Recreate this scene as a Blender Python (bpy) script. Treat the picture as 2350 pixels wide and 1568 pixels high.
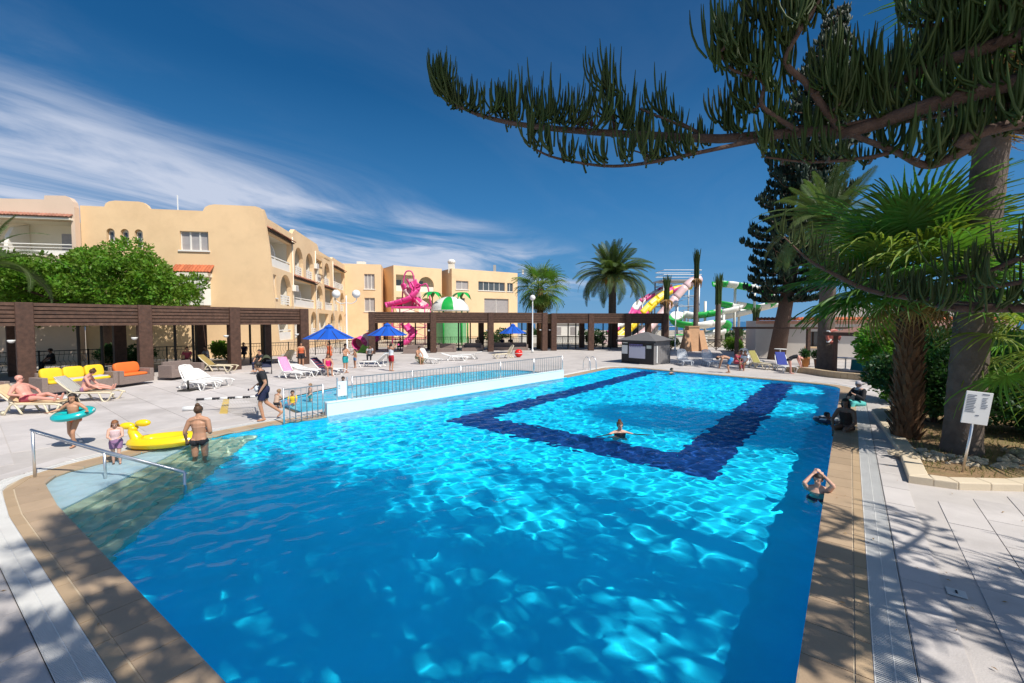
import bpy, bmesh, math, random
import numpy as np
from mathutils import Vector, Matrix, noise, geometry
R = math.radians
SC = bpy.context.scene
COL = SC.collection
for _o in list(bpy.data.objects): bpy.data.objects.remove(_o)
random.seed(7); RNG = np.random.RandomState(7)

# ---------------------------------------------------------------- camera
CAM_H = 3.0; FPX = 994.0; PITCH = math.atan(46 / 994.0)
cam = bpy.data.cameras.new('camera'); camo = bpy.data.objects.new('camera', cam); COL.objects.link(camo)
cam.sensor_width = 36.0; cam.lens = 36.0 * FPX / 2350.0; cam.clip_end = 20000; cam.clip_start = .05
camo.location = (0, 0, CAM_H); camo.rotation_euler = (R(90) - PITCH, 0, 0)
SC.camera = camo

# ---------------------------------------------------------------- sun, sky, exposure
SUN_DIR = Vector((0.70, -0.66, 1.24)).normalized()
sun = bpy.data.lights.new('sun', 'SUN'); suno = bpy.data.objects.new('sun', sun); COL.objects.link(suno)
sun.energy = 4.6; sun.angle = R(0.5); sun.color = (1.0, 0.95, 0.87)
suno.rotation_euler = SUN_DIR.to_track_quat('Z', 'Y').to_euler(); suno.location = SUN_DIR * 60
sun.cycles.is_caustics_light = True
world = bpy.data.worlds.new('World'); SC.world = world; world.use_nodes = True
def build_sky():
    nt = world.node_tree; N = nt.nodes; L = nt.links
    bg = N['Background']
    sky = N.new('ShaderNodeTexSky'); sky.sky_type = 'NISHITA'; sky.sun_disc = False
    sky.sun_elevation = math.asin(SUN_DIR.z); sky.sun_rotation = math.atan2(SUN_DIR.x, SUN_DIR.y)
    sky.air_density = 1.0; sky.dust_density = 0.6; sky.ozone_density = 2.0; sky.altitude = 0
    tc = N.new('ShaderNodeTexCoord'); sep = N.new('ShaderNodeSeparateXYZ'); L.new(tc.outputs['Generated'], sep.inputs[0])
    def mth(op, a, b=None, c=None):
        n = N.new('ShaderNodeMath'); n.operation = op
        for i, s in enumerate((a, b, c)):
            if s is None: continue
            if isinstance(s, (int, float)): n.inputs[i].default_value = s
            else: L.new(s, n.inputs[i])
        return n.outputs[0]
    # deepen the blue the way a polarising filter does
    rp = N.new('ShaderNodeValToRGB'); cr = rp.color_ramp; L.new(sep.outputs[2], rp.inputs[0])
    for i, (q, c) in enumerate(SKY_RAMP):
        e = cr.elements[i] if i < 2 else cr.elements.new(q)
        e.position = q; e.color = (*c, 1)
    sc10 = N.new('ShaderNodeMix'); sc10.data_type = 'RGBA'; sc10.blend_type = 'MULTIPLY'; sc10.inputs[0].default_value = 1; L.new(rp.outputs[0], sc10.inputs[6]); sc10.inputs[7].default_value = (10, 10, 10, 1)
    # a polarising filter works best at right angles to the sun and not at all towards it
    dt = N.new('ShaderNodeVectorMath'); dt.operation = 'DOT_PRODUCT'; L.new(tc.outputs['Generated'], dt.inputs[0]); dt.inputs[1].default_value = SUN_DIR
    pol = N.new('ShaderNodeMapRange'); pol.interpolation_type = 'SMOOTHSTEP'; L.new(dt.outputs['Value'], pol.inputs[0]); pol.inputs[1].default_value = .85; pol.inputs[2].default_value = .30; pol.inputs[3].default_value = 0.0; pol.inputs[4].default_value = .95
    tint = N.new('ShaderNodeMix'); tint.data_type = 'RGBA'; L.new(pol.outputs[0], tint.inputs[0]); L.new(sky.outputs[0], tint.inputs[6]); L.new(sc10.outputs[2], tint.inputs[7])
    # cirrus on a high flat layer
    zz = mth('MAXIMUM', sep.outputs[2], 0.02)
    zz = mth('ADD', zz, 0.03)
    px = mth('DIVIDE', sep.outputs[0], zz); py = mth('DIVIDE', sep.outputs[1], zz)
    ca, sa = .50, .866
    along = mth('ADD', mth('MULTIPLY', px, ca), mth('MULTIPLY', py, sa))
    across = mth('SUBTRACT', mth('MULTIPLY', px, sa), mth('MULTIPLY', py, ca))
    cv = N.new('ShaderNodeCombineXYZ'); L.new(mth('MULTIPLY', along, .50), cv.inputs[0]); L.new(mth('MULTIPLY', across, 1.15), cv.inputs[1])
    cv.inputs[2].default_value = 3.7
    n1 = N.new('ShaderNodeTexNoise'); n1.inputs['Scale'].default_value = .95; n1.inputs['Detail'].default_value = 11; n1.inputs['Roughness'].default_value = .60; n1.inputs['Distortion'].default_value = .65
    L.new(cv.outputs[0], n1.inputs['Vector'])
    n2 = N.new('ShaderNodeTexNoise'); n2.inputs['Scale'].default_value = .5; n2.inputs['Detail'].default_value = 3; L.new(cv.outputs[0], n2.inputs['Vector'])
    mr = N.new('ShaderNodeMapRange'); mr.interpolation_type = 'SMOOTHSTEP'
    L.new(mth('ADD', across, mth('MULTIPLY', mth('SUBTRACT', n2.outputs[0], .5), 1.6)), mr.inputs[0])
    mr.inputs[1].default_value = -1.8; mr.inputs[2].default_value = -3.1; mr.inputs[3].default_value = 0; mr.inputs[4].default_value = 1
    m2 = N.new('ShaderNodeMapRange'); m2.interpolation_type = 'SMOOTHSTEP'; L.new(n1.outputs[0], m2.inputs[0])
    m2.inputs[1].default_value = .35; m2.inputs[2].default_value = .72
    mask = mth('MULTIPLY', mth('MULTIPLY', mr.outputs[0], m2.outputs[0]), 1.0)
    thin = N.new('ShaderNodeMapRange'); L.new(n1.outputs[0], thin.inputs[0]); thin.inputs[1].default_value = .45; thin.inputs[2].default_value = .9; thin.inputs[4].default_value = .07
    lowf = N.new('ShaderNodeMapRange'); lowf.interpolation_type = 'SMOOTHSTEP'; L.new(sep.outputs[2], lowf.inputs[0]); lowf.inputs[1].default_value = .03; lowf.inputs[2].default_value = .13
    mask = mth('MULTIPLY', mth('MINIMUM', mth('ADD', mask, thin.outputs[0]), .90), lowf.outputs[0])
    mx = N.new('ShaderNodeMix'); mx.data_type = 'RGBA'; L.new(mask, mx.inputs[0]); L.new(tint.outputs[2], mx.inputs[6]); mx.inputs[7].default_value = CLOUD_COL
    L.new(mx.outputs[2], bg.inputs[0]); bg.inputs[1].default_value = 0.1
SKY_RAMP = [(0.0, (.14, .32, .54)), (.98, (.003, .036, .12)), (.10, (.068, .245, .49)), (.25, (.030, .168, .40)), (.45, (.006, .085, .245)), (.7, (.002, .048, .16))]
CLOUD_COL = (5.2, 5.7, 6.9, 1)
build_sky()
SC.view_settings.view_transform = 'Standard'; SC.view_settings.look = 'None'; SC.view_settings.exposure = 0.24; SC.view_settings.gamma = 1.0
SC.view_settings.use_curve_mapping = False
SC.cycles.use_denoising = True
try: SC.cycles.denoiser = 'OPENIMAGEDENOISE'
except Exception: pass
SC.cycles.max_bounces = 12; SC.cycles.transparent_max_bounces = 8; SC.cycles.diffuse_bounces = 6; SC.cycles.glossy_bounces = 4; SC.cycles.transmission_bounces = 6
SC.cycles.caustics_refractive = True; SC.cycles.caustics_reflective = True
SC.cycles.sample_clamp_indirect = 8

# ---------------------------------------------------------------- survey helpers: bearings read off the photograph -> ground positions
def ray(px, py):
    x = (px - 1175) / FPX; y = -(py - 784) / FPX
    return Vector((x, math.cos(PITCH) + y * math.sin(PITCH), y * math.cos(PITCH) - math.sin(PITCH)))
def G(px, py, z=0.0):
    d = ray(px, py); t = (z - CAM_H) / d.z
    return Vector((d.x * t, d.y * t, z))
def D(px, py, Y):
    d = ray(px, py); t = Y / d.y
    return Vector((d.x * t, Y, CAM_H + d.z * t))
def UW(px, py, depth, zw=-0.03):
    "point on the pool floor seen through flat water"
    p = G(px, py, zw); d = ray(px, py).normalized(); h = Vector((d.x, d.y, 0)); s = h.length / 1.33
    tn = s / math.sqrt(1 - s * s); h.normalize()
    q = p + h * tn * (depth + zw) ; q.z = -depth
    return q
U = Vector((0.618, 0.786, 0)); V = Vector((-0.786, 0.618, 0))     # the pool's long and cross directions
ANG_U = math.atan2(U.y, U.x)

# ---------------------------------------------------------------- materials
MATS = {}
def M(name, col, rough=.65, var=.12, scale=4.0, bump=0.0, bscale=30.0, metal=0.0, rnd=0.0, spec=.4, dirt=None, dscale=.7, damt=.5, hue=0.0):
    if name in MATS: return MATS[name]
    m = bpy.data.materials.new(name); m.use_nodes = True; nt = m.node_tree; N = nt.nodes; L = nt.links
    p = N['Principled BSDF']; p.inputs['Roughness'].default_value = rough; p.inputs['Metallic'].default_value = metal
    p.inputs['Specular IOR Level'].default_value = spec
    tc = N.new('ShaderNodeTexCoord'); geo = N.new('ShaderNodeNewGeometry')
    c = (*col, 1)
    n1 = N.new('ShaderNodeTexNoise'); n1.inputs['Scale'].default_value = scale; n1.inputs['Detail'].default_value = 5; n1.inputs['Roughness'].default_value = .6
    L.new(geo.outputs['Position'], n1.inputs['Vector'])
    hs = N.new('ShaderNodeHueSaturation'); hs.inputs['Color'].default_value = c
    mr = N.new('ShaderNodeMapRange'); mr.inputs[1].default_value = .25; mr.inputs[2].default_value = .75; mr.inputs[3].default_value = 1 - var; mr.inputs[4].default_value = 1 + var
    L.new(n1.outputs[0], mr.inputs[0])
    val = mr.outputs[0]
    oi = N.new('ShaderNodeObjectInfo')
    if rnd:
        m3 = N.new('ShaderNodeMapRange'); L.new(oi.outputs['Random'], m3.inputs[0]); m3.inputs[3].default_value = 1 - rnd; m3.inputs[4].default_value = 1 + rnd
        mm = N.new('ShaderNodeMath'); mm.operation = 'MULTIPLY'; L.new(val, mm.inputs[0]); L.new(m3.outputs[0], mm.inputs[1]); val = mm.outputs[0]
    L.new(val, hs.inputs['Value'])
    if hue:
        m4 = N.new('ShaderNodeMapRange'); L.new(n1.outputs[0], m4.inputs[0]); m4.inputs[1].default_value = .3; m4.inputs[2].default_value = .7; m4.inputs[3].default_value = .5 - hue; m4.inputs[4].default_value = .5 + hue
        L.new(m4.outputs[0], hs.inputs['Hue'])
    out = hs.outputs[0]
    if dirt:
        n2 = N.new('ShaderNodeTexNoise'); n2.inputs['Scale'].default_value = dscale; n2.inputs['Detail'].default_value = 7; n2.inputs['Roughness'].default_value = .65
        L.new(geo.outputs['Position'], n2.inputs['Vector'])
        m5 = N.new('ShaderNodeMapRange'); L.new(n2.outputs[0], m5.inputs[0]); m5.inputs[1].default_value = .48; m5.inputs[2].default_value = .72; m5.inputs[4].default_value = damt
        mx = N.new('ShaderNodeMix'); mx.data_type = 'RGBA'; L.new(m5.outputs[0], mx.inputs[0]); L.new(out, mx.inputs[6]); mx.inputs[7].default_value = (*dirt, 1); out = mx.outputs[2]
    L.new(out, p.inputs['Base Color'])
    if bump:
        n3 = N.new('ShaderNodeTexNoise'); n3.inputs['Scale'].default_value = bscale; n3.inputs['Detail'].default_value = 4
        L.new(geo.outputs['Position'] if bscale < 200 else tc.outputs['Object'], n3.inputs['Vector'])
        b = N.new('ShaderNodeBump'); b.inputs['Strength'].default_value = bump; b.inputs['Distance'].default_value = .02; L.new(n3.outputs[0], b.inputs['Height']); L.new(b.outputs[0], p.inputs['Normal'])
    MATS[name] = m; return m
def leafmat(name, col, trans=.35, var=.35, scale=2.5, rnd=.15, hue=.02, rough=.5):
    if name in MATS: return MATS[name]
    m = M(name, col, rough=rough, var=var, scale=scale, rnd=rnd, hue=hue, spec=.3)
    nt = m.node_tree; N = nt.nodes; L = nt.links; p = N['Principled BSDF']
    t = N.new('ShaderNodeBsdfTranslucent'); src = p.inputs['Base Color'].links[0].from_socket
    br = N.new('ShaderNodeMix'); br.data_type = 'RGBA'; br.blend_type = 'MULTIPLY'; br.inputs[0].default_value = 1; L.new(src, br.inputs[6]); br.inputs[7].default_value = (1.5, 1.6, .7, 1)
    L.new(br.outputs[2], t.inputs['Color'])
    mx = N.new('ShaderNodeMixShader'); mx.inputs[0].default_value = trans; L.new(p.outputs[0], mx.inputs[1]); L.new(t.outputs[0], mx.inputs[2])
    L.new(mx.outputs[0], N['Material Output'].inputs['Surface'])
    return m

# ---------------------------------------------------------------- mesh helpers
class MB:
    def __init__(s): s.v = []; s.f = []
    def add(s, vs, fs):
        k = len(s.v); s.v.extend(tuple(a) for a in vs); s.f.extend(tuple(i + k for i in f) for f in fs); return s
    def box(s, c, d, rz=0.0, mat=None):
        x, y, z = d[0] / 2, d[1] / 2, d[2] / 2; vs = []
        cs, sn = math.cos(rz), math.sin(rz)
        for a in (-z, z):
            for (p, q) in ((-x, -y), (x, -y), (x, y), (-x, y)):
                w = Vector((p * cs - q * sn, p * sn + q * cs, a))
                if mat is not None: w = mat @ w
                vs.append((w[0] + c[0], w[1] + c[1], w[2] + c[2]))
        return s.add(vs, [(3, 2, 1, 0), (4, 5, 6, 7), (0, 1, 5, 4), (1, 2, 6, 5), (2, 3, 7, 6), (3, 0, 4, 7)])
    def bar(s, a, b, w, h=None):
        "rectangular bar from a to b"
        a = Vector(a); b = Vector(b); h = h or w; t = (b - a)
        if t.length < 1e-6: return s
        t.normalize(); up = Vector((0, 0, 1)) if abs(t.z) < .95 else Vector((0, 1, 0))
        sx = t.cross(up).normalized() * w / 2; sy = sx.cross(t).normalized() * h / 2
        vs = [a - sx - sy, a + sx - sy, a + sx + sy, a - sx + sy, b - sx - sy, b + sx - sy, b + sx + sy, b - sx + sy]
        return s.add(vs, [(3, 2, 1, 0), (4, 5, 6, 7), (0, 1, 5, 4), (1, 2, 6, 5), (2, 3, 7, 6), (3, 0, 4, 7)])
    def tube(s, pts, r, n=8, cap=True, flat=1.0):
        pts = [Vector(p) for p in pts]; m = len(pts)
        rs = [r] * m if isinstance(r, (int, float)) else list(r)
        vs = []; ref = None
        for i in range(m):
            t = (pts[min(i + 1, m - 1)] - pts[max(i - 1, 0)])
            if t.length < 1e-9: t = Vector((0, 0, 1))
            t.normalize()
            if ref is None: ref = Vector((0, 0, 1)) if abs(t.z) < .9 else Vector((1, 0, 0))
            sx = t.cross(ref)
            if sx.length < 1e-4: sx = t.orthogonal()
            sx.normalize(); sy = sx.cross(t).normalized(); ref = sy
            for k in range(n):
                a = 2 * math.pi * k / n; vs.append(pts[i] + sx * math.cos(a) * rs[i] + sy * math.sin(a) * rs[i] * flat)
        fs = [(i * n + k, i * n + (k + 1) % n, (i + 1) * n + (k + 1) % n, (i + 1) * n + k) for i in range(m - 1) for k in range(n)]
        if cap: fs += [tuple(range(n - 1, -1, -1)), tuple((m - 1) * n + k for k in range(n))]
        return s.add(vs, fs)
    def prism(s, poly, z0, z1, bottom=False):
        n = len(poly); vs = [(p[0], p[1], z0) for p in poly] + [(p[0], p[1], z1) for p in poly]
        fs = [(i, (i + 1) % n, n + (i + 1) % n, n + i) for i in range(n)] + [tuple(range(n, 2 * n))]
        if bottom: fs.append(tuple(range(n - 1, -1, -1)))
        return s.add(vs, fs)
    def lathe(s, prof, n=16, c=(0, 0, 0)):
        vs = [(c[0] + r * math.cos(2 * math.pi * k / n), c[1] + r * math.sin(2 * math.pi * k / n), c[2] + z) for r, z in prof for k in range(n)]
        m = len(prof)
        fs = [(i * n + k, i * n + (k + 1) % n, (i + 1) * n + (k + 1) % n, (i + 1) * n + k) for i in range(m - 1) for k in range(n)]
        fs += [tuple(range(n - 1, -1, -1)), tuple((m - 1) * n + k for k in range(n))]
        return s.add(vs, fs)
    def ball(s, c, r, nu=12, nv=8, jit=0.0, seed=0):
        r = (r, r, r) if isinstance(r, (int, float)) else r; vs = []
        for j in range(nv + 1):
            th = math.pi * j / nv
            for i in range(nu):
                ph = 2 * math.pi * i / nu
                d = Vector((math.sin(th) * math.cos(ph), math.sin(th) * math.sin(ph), math.cos(th)))
                k = 1 + (jit * noise.noise(d * 2.2 + Vector((seed, seed * 1.7, 0))) if jit else 0)
                vs.append((c[0] + d.x * r[0] * k, c[1] + d.y * r[1] * k, c[2] + d.z * r[2] * k))
        fs = [(j * nu + i, (j + 1) * nu + i, (j + 1) * nu + (i + 1) % nu, j * nu + (i + 1) % nu) for j in range(nv) for i in range(nu)]
        return s.add(vs, fs)
    def grid(s, fn, nu, nv):
        vs = [fn(i / nu, j / nv) for j in range(nv + 1) for i in range(nu + 1)]
        fs = [(j * (nu + 1) + i, j * (nu + 1) + i + 1, (j + 1) * (nu + 1) + i + 1, (j + 1) * (nu + 1) + i) for j in range(nv) for i in range(nu)]
        return s.add(vs, fs)
    def mesh(s, name, mat=None, smooth=False):
        me = bpy.data.meshes.new(name); me.from_pydata(s.v, [], s.f)
        if mat: me.materials.append(mat)
        if smooth: me.shade_smooth()
        return me
    def build(s, name, mat, parent=None, smooth=False, loc=(0, 0, 0), rz=0.0, bevel=0.0, solid=0.0):
        o = bpy.data.objects.new(name, s.mesh(name, mat, smooth)); COL.objects.link(o); o.location = loc
        o.rotation_euler = (0, 0, rz) if isinstance(rz, (int, float)) else rz
        if parent is not None: o.parent = parent
        if solid:
            md = o.modifiers.new('solid', 'SOLIDIFY'); md.thickness = solid
        if bevel:
            md = o.modifiers.new('bevel', 'BEVEL'); md.width = bevel; md.segments = 2; md.limit_method = 'ANGLE'
        return o
def npmesh(name, Vx, F, mat=None, smooth=False):
    Vx = np.asarray(Vx, dtype=np.float32).reshape(-1, 3); F = np.asarray(F, dtype=np.int32); k = F.shape[1]
    me = bpy.data.meshes.new(name); me.vertices.add(len(Vx)); me.vertices.foreach_set('co', Vx.ravel())
    me.loops.add(F.size); me.loops.foreach_set('vertex_index', F.ravel())
    me.polygons.add(len(F)); me.polygons.foreach_set('loop_start', np.arange(0, F.size, k, dtype=np.int32)); me.polygons.foreach_set('loop_total', np.full(len(F), k, dtype=np.int32))
    me.update(calc_edges=True); me.validate()
    if mat: me.materials.append(mat)
    if smooth: me.shade_smooth()
    return me
def OB(name, me, parent=None, loc=(0, 0, 0), rot=(0, 0, 0), scale=(1, 1, 1)):
    o = bpy.data.objects.new(name, me); COL.objects.link(o); o.location = loc; o.rotation_euler = rot; o.scale = scale
    if parent is not None: o.parent = parent
    return o
def tag(o, label=None, cat=None, group=None, kind=None):
    if label: o['label'] = label
    if cat: o['category'] = cat
    if group: o['group'] = group
    if kind: o['kind'] = kind
    return o
def thing(name, label, cat, loc=(0, 0, 0), rz=0.0, group=None):
    o = bpy.data.objects.new(name, None); COL.objects.link(o); o.location = loc; o.rotation_euler = (0, 0, rz); o.empty_display_size = .2
    return tag(o, label, cat, group)
def struct(o): o['kind'] = 'structure'; return o
def copy_tree(src, loc=None, rz=None, label=None, group=None, parent=None):
    c = src.copy(); COL.objects.link(c)
    if parent is not None: c.parent = parent
    if loc is not None: c.location = loc
    if rz is not None: c.rotation_euler = (0, 0, rz)
    if label: c['label'] = label
    if group: c['group'] = group
    for ch in KIDS(src): copy_tree(ch, parent=c)
    return c
def KIDS(o): return [x for x in COL.objects if x.parent == o]
def inpoly(p, poly):
    x, y = p[0], p[1]; r = False; n = len(poly); j = n - 1
    for i in range(n):
        a, b = poly[i], poly[j]
        if (a[1] > y) != (b[1] > y) and x < (b[0] - a[0]) * (y - a[1]) / (b[1] - a[1]) + a[0]: r = not r
        j = i
    return r
def cdt(outer, holes=(), extra=()):
    "triangulated sheet with holes -> (verts2d, tris)"
    pts = []; edges = []
    for lp in (outer, *holes):
        k = len(pts); pts += [Vector((p[0], p[1])) for p in lp]; edges += [(k + i, k + (i + 1) % len(lp)) for i in range(len(lp))]
    pts += [Vector((p[0], p[1])) for p in extra]
    v, e, f, *_ = geometry.delaunay_2d_cdt(pts, edges, [], 0, 1e-5)
    out = []
    for t in f:
        c = (v[t[0]] + v[t[1]] + v[t[2]]) / 3
        if inpoly(c, outer) and not any(inpoly(c, h) for h in holes): out.append(tuple(t))
    return v, out
def offset(poly, d):
    "offset a closed polygon outward (poly counter-clockwise)"
    n = len(poly); out = []
    for i in range(n):
        a, b, c = Vector(poly[i - 1][:2]), Vector(poly[i][:2]), Vector(poly[(i + 1) % n][:2])
        t1 = (b - a).normalized(); t2 = (c - b).normalized(); n1 = Vector((t1.y, -t1.x)); n2 = Vector((t2.y, -t2.x))
        m = (n1 + n2); m = m / max(.35, m.length_squared / 2) if m.length > 1e-6 else n1
        out.append(b + m * d)
    return out
def smooth_poly(pts, it=2):
    for _ in range(it):
        q = []
        for i in range(len(pts)):
            a, b = pts[i], pts[(i + 1) % len(pts)]; q += [a * .75 + b * .25, a * .25 + b * .75]
        pts = q
    return pts
def resample(pts, step):
    out = [Vector(pts[0])]; acc = 0.0
    for a, b in zip(pts[:-1], pts[1:]):
        a = Vector(a); b = Vector(b); l = (b - a).length; t = step - acc
        while t <= l: out.append(a + (b - a) * (t / l)); t += step
        acc = l - (t - step)
    return out
def curve(pts, n=24):
    "Catmull-Rom through points"
    P = [Vector(p) for p in pts]; P = [P[0] * 2 - P[1]] + P + [P[-1] * 2 - P[-2]]; out = []; segs = len(P) - 3
    per = max(2, n // segs)
    for i in range(segs):
        p0, p1, p2, p3 = P[i:i + 4]
        for k in range(per):
            t = k / per
            out.append(.5 * ((2 * p1) + (p2 - p0) * t + (2 * p0 - 5 * p1 + 4 * p2 - p3) * t * t + (3 * p1 - p0 - 3 * p2 + p3) * t ** 3))
    out.append(P[-2]); return out
# ================================================================ pool, deck, ground, sea
ZW = -0.03; DEPTH = 0.92
def roundc(pts):
    out = []
    for p in pts:
        if len(p) == 2: out.append(Vector(p)); continue
        out.append((Vector(p[:2]), p[2]))
    res = []; n = len(out)
    for i in range(n):
        p = out[i]
        if not isinstance(p, tuple): res.append(p); continue
        c, r = p; a = out[i - 1]; b = out[(i + 1) % n]
        a = a[0] if isinstance(a, tuple) else a; b = b[0] if isinstance(b, tuple) else b
        ta = (a - c).normalized(); tb = (b - c).normalized()
        for k in range(7):
            t = k / 6; q0 = c + ta * r; q1 = c + tb * r
            res.append(q0 * (1 - t) ** 2 + c * 2 * t * (1 - t) + q1 * t * t)
    return res
WALL_A = Vector((-5.85, 13.60)); WALL_B = Vector((2.75, 22.95))      # the low wall between the two pools
POOL = roundc([(0.68, 1.34), (2.37, 3.46), (15.4, 20.15, 1.3), (7.1, 28.75, 1.6), (WALL_B.x, WALL_B.y), (WALL_A.x, WALL_A.y),
               (-6.95, 12.55), (-7.85, 11.27), (-8.4, 10.1), (-8.85, 9.0), (-9.0, 8.15, .45), (-7.44, 6.94), (-2.39, 3.46)])
WV = (WALL_B - WALL_A).normalized(); WN = Vector((-WV.y, WV.x))       # along the wall, towards the toddler pool
KID = roundc([(WALL_A.x + WN.x * .22 - WV.x * .3, WALL_A.y + WN.y * .22 - WV.y * .3, .2), (WALL_B.x + WN.x * .22, WALL_B.y + WN.y * .22, .2), (1.0, 26.4, 1.0), (-1.0, 26.6, .6), (-4.3, 24.0, .6), (-7.9, 19.6, .8), (-9.0, 16.2, .9)])
m_deck = M('deck_concrete', (.50, .46, .43), rough=.8, var=.10, scale=1.1, bump=.25, bscale=60, dirt=(.31, .28, .26), dscale=.4, damt=.6)
m_slab = M('deck_slab', (.54, .50, .475), rough=.78, var=.09, scale=1.3, bump=.25, bscale=60, rnd=.07, dirt=(.30, .27, .25), dscale=.45, damt=.6)
m_ground = M('sandy_ground', (.42, .36, .28), rough=.95, var=.25, scale=.15, bump=.4, bscale=8)
m_cope = M('coping_stone', (.42, .305, .20), rough=.5, var=.10, scale=2.2, rnd=.10, bump=.15, bscale=40, dirt=(.34, .25, .16), dscale=.9, damt=.45)
m_cope2 = M('coping_stone_band', (.45, .325, .20), rough=.5, var=.10, scale=2.2, rnd=.08, bump=.15, bscale=40)
m_grout = M('grout', (.52, .43, .31), rough=.8, var=.1)
m_grate = M('white_grating', (.66, .65, .62), rough=.5, var=.10, scale=2)
m_dark = M('drain_dark', (.03, .03, .035), rough=.9)
m_white = M('white_paint', (.78, .78, .76), rough=.5, var=.04, dirt=(.6, .58, .54), dscale=1.5, damt=.3)
m_steel = M('polished_steel', (.78, .78, .78), rough=.38, metal=1.0, var=.05)

def poolfloor_mat():
    m = bpy.data.materials.new('pool_mosaic'); m.use_nodes = True; nt = m.node_tree; N = nt.nodes; L = nt.links; p = N['Principled BSDF']
    geo = N.new('ShaderNodeNewGeometry'); vo = N.new('ShaderNodeTexNoise'); vo.inputs['Scale'].default_value = 1.1; vo.inputs['Detail'].default_value = 4; L.new(geo.outputs[0], vo.inputs['Vector'])
    br = N.new('ShaderNodeTexBrick'); br.offset = 0; br.inputs['Scale'].default_value = 12; br.inputs['Mortar Size'].default_value = .012; br.inputs['Brick Width'].default_value = .5; br.inputs['Row Height'].default_value = .5
    br.inputs['Color1'].default_value = FLOOR_A; br.inputs['Color2'].default_value = FLOOR_B; br.inputs['Mortar'].default_value = FLOOR_M; L.new(geo.outputs[0], br.inputs['Vector'])
    hs = N.new('ShaderNodeHueSaturation'); mr = N.new('ShaderNodeMapRange'); L.new(vo.outputs[0], mr.inputs[0]); mr.inputs[1].default_value = .3; mr.inputs[2].default_value = .7; mr.inputs[3].default_value = .93; mr.inputs[4].default_value = 1.07
    L.new(mr.outputs[0], hs.inputs['Value']); L.new(br.outputs[0], hs.inputs['Color']); L.new(hs.outputs[0], p.inputs['Base Color']); p.inputs['Roughness'].default_value = .5
    return m
FLOOR_A = (.002, .735, .985, 1); FLOOR_B = (.002, .71, .975, 1); FLOOR_M = (.015, .72, .97, 1)
m_pool = poolfloor_mat()
m_band = M('navy_mosaic', (.006, .045, .20), rough=.5, var=.2, scale=8)
m_step = M('pool_step_stone', (.45, .50, .36), rough=.6, var=.1, scale=3)
m_ledge = M('pale_ledge_tile', (.50, .60, .64), rough=.6, var=.06)
m_kidfloor = M('pale_blue_mosaic', (.16, .62, .78), rough=.5, var=.06)

def watermat(name, tint, refl, bump):
    m = bpy.data.materials.new(name); m.use_nodes = True; nt = m.node_tree; N = nt.nodes; L = nt.links
    N.remove(N['Principled BSDF'])
    geo = N.new('ShaderNodeNewGeometry'); nz = N.new('ShaderNodeTexNoise'); nz.inputs['Scale'].default_value = 3.2; nz.inputs['Detail'].default_value = 3; L.new(geo.outputs[0], nz.inputs['Vector'])
    b = N.new('ShaderNodeBump'); b.inputs['Strength'].default_value = bump; b.inputs['Distance'].default_value = .05; L.new(nz.outputs[0], b.inputs['Height'])
    rf = N.new('ShaderNodeBsdfRefraction'); rf.inputs['IOR'].default_value = 1.33; rf.inputs['Roughness'].default_value = 0; rf.inputs['Color'].default_value = tint
    gl = N.new('ShaderNodeBsdfGlossy'); gl.inputs['Roughness'].default_value = .02; gl.inputs['Color'].default_value = (1, 1, 1, 1); L.new(b.outputs[0], gl.inputs['Normal'])
    fr = N.new('ShaderNodeFresnel'); fr.inputs['IOR'].default_value = 1.33; L.new(b.outputs[0], fr.inputs['Normal'])
    # seen from below the surface mirrors fully past the critical angle, so light stays in the basin
    bf = N.new('ShaderNodeMapRange'); L.new(geo.outputs['Backfacing'], bf.inputs[0]); bf.inputs[3].default_value = refl; bf.inputs[4].default_value = 1.0
    ml = N.new('ShaderNodeMath'); ml.operation = 'MULTIPLY'; L.new(fr.outputs[0], ml.inputs[0]); L.new(bf.outputs[0], ml.inputs[1])
    mx = N.new('ShaderNodeMixShader'); L.new(ml.outputs[0], mx.inputs[0]); L.new(rf.outputs[0], mx.inputs[1]); L.new(gl.outputs[0], mx.inputs[2])
    L.new(mx.outputs[0], N['Material Output'].inputs['Surface']); return m
m_water = watermat('pool_water', (.93, .99, 1, 1), .32, .12)
m_kwater = watermat('shallow_water', (.95, 1, 1, 1), .5, .12)

# ---- ground sheet, deck sheet (both cut out at the pools), sea
def sheet(name, outer, holes, z, mat, th=0):
    v, f = cdt(outer, holes); b = MB().add([(p.x, p.y, z) for p in v], f); return b.build(name, mat)
holeP = offset(POOL, .02); holeK = offset(KID, .02)
struct(sheet('ground', [(-420, -160), (420, -160), (420, 150), (-420, 150)], [offset(POOL, .3), offset(KID, .02)], -.06, m_ground))
deck_out = [(-34, -14), (34, -14), (34, 50), (-34, 50)]
deck = struct(sheet('pool_deck', deck_out, [offset(POOL, .80), offset(KID, .20)], -.006, m_deck))
m_sea = M('sea_water', (.02, .10, .22), rough=.25, var=.2, scale=.05, bump=.5, bscale=.6)
struct(MB().add([(-9000, 148, -1.5), (9000, 148, -1.5), (9000, 16000, -1.5), (-9000, 16000, -1.5)], [(0, 1, 2, 3)]).build('sea', m_sea))

# ---- main pool shell
def shell(name, poly, z0, z1, mat, floor_mat=None):
    n = len(poly); b = MB()
    b.add([(p.x, p.y, z1) for p in poly] + [(p.x, p.y, z0) for p in poly], [((i + 1) % n, i, n + i, n + (i + 1) % n) for i in range(n)])
    return b.build(name, mat)
pw = struct(shell('pool_wall', POOL, -DEPTH, -.001, m_pool)); pw.cycles.is_caustics_receiver = True
pf = struct(sheet('pool_floor', POOL, [], -DEPTH, m_pool)); pf.cycles.is_caustics_receiver = True
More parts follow.
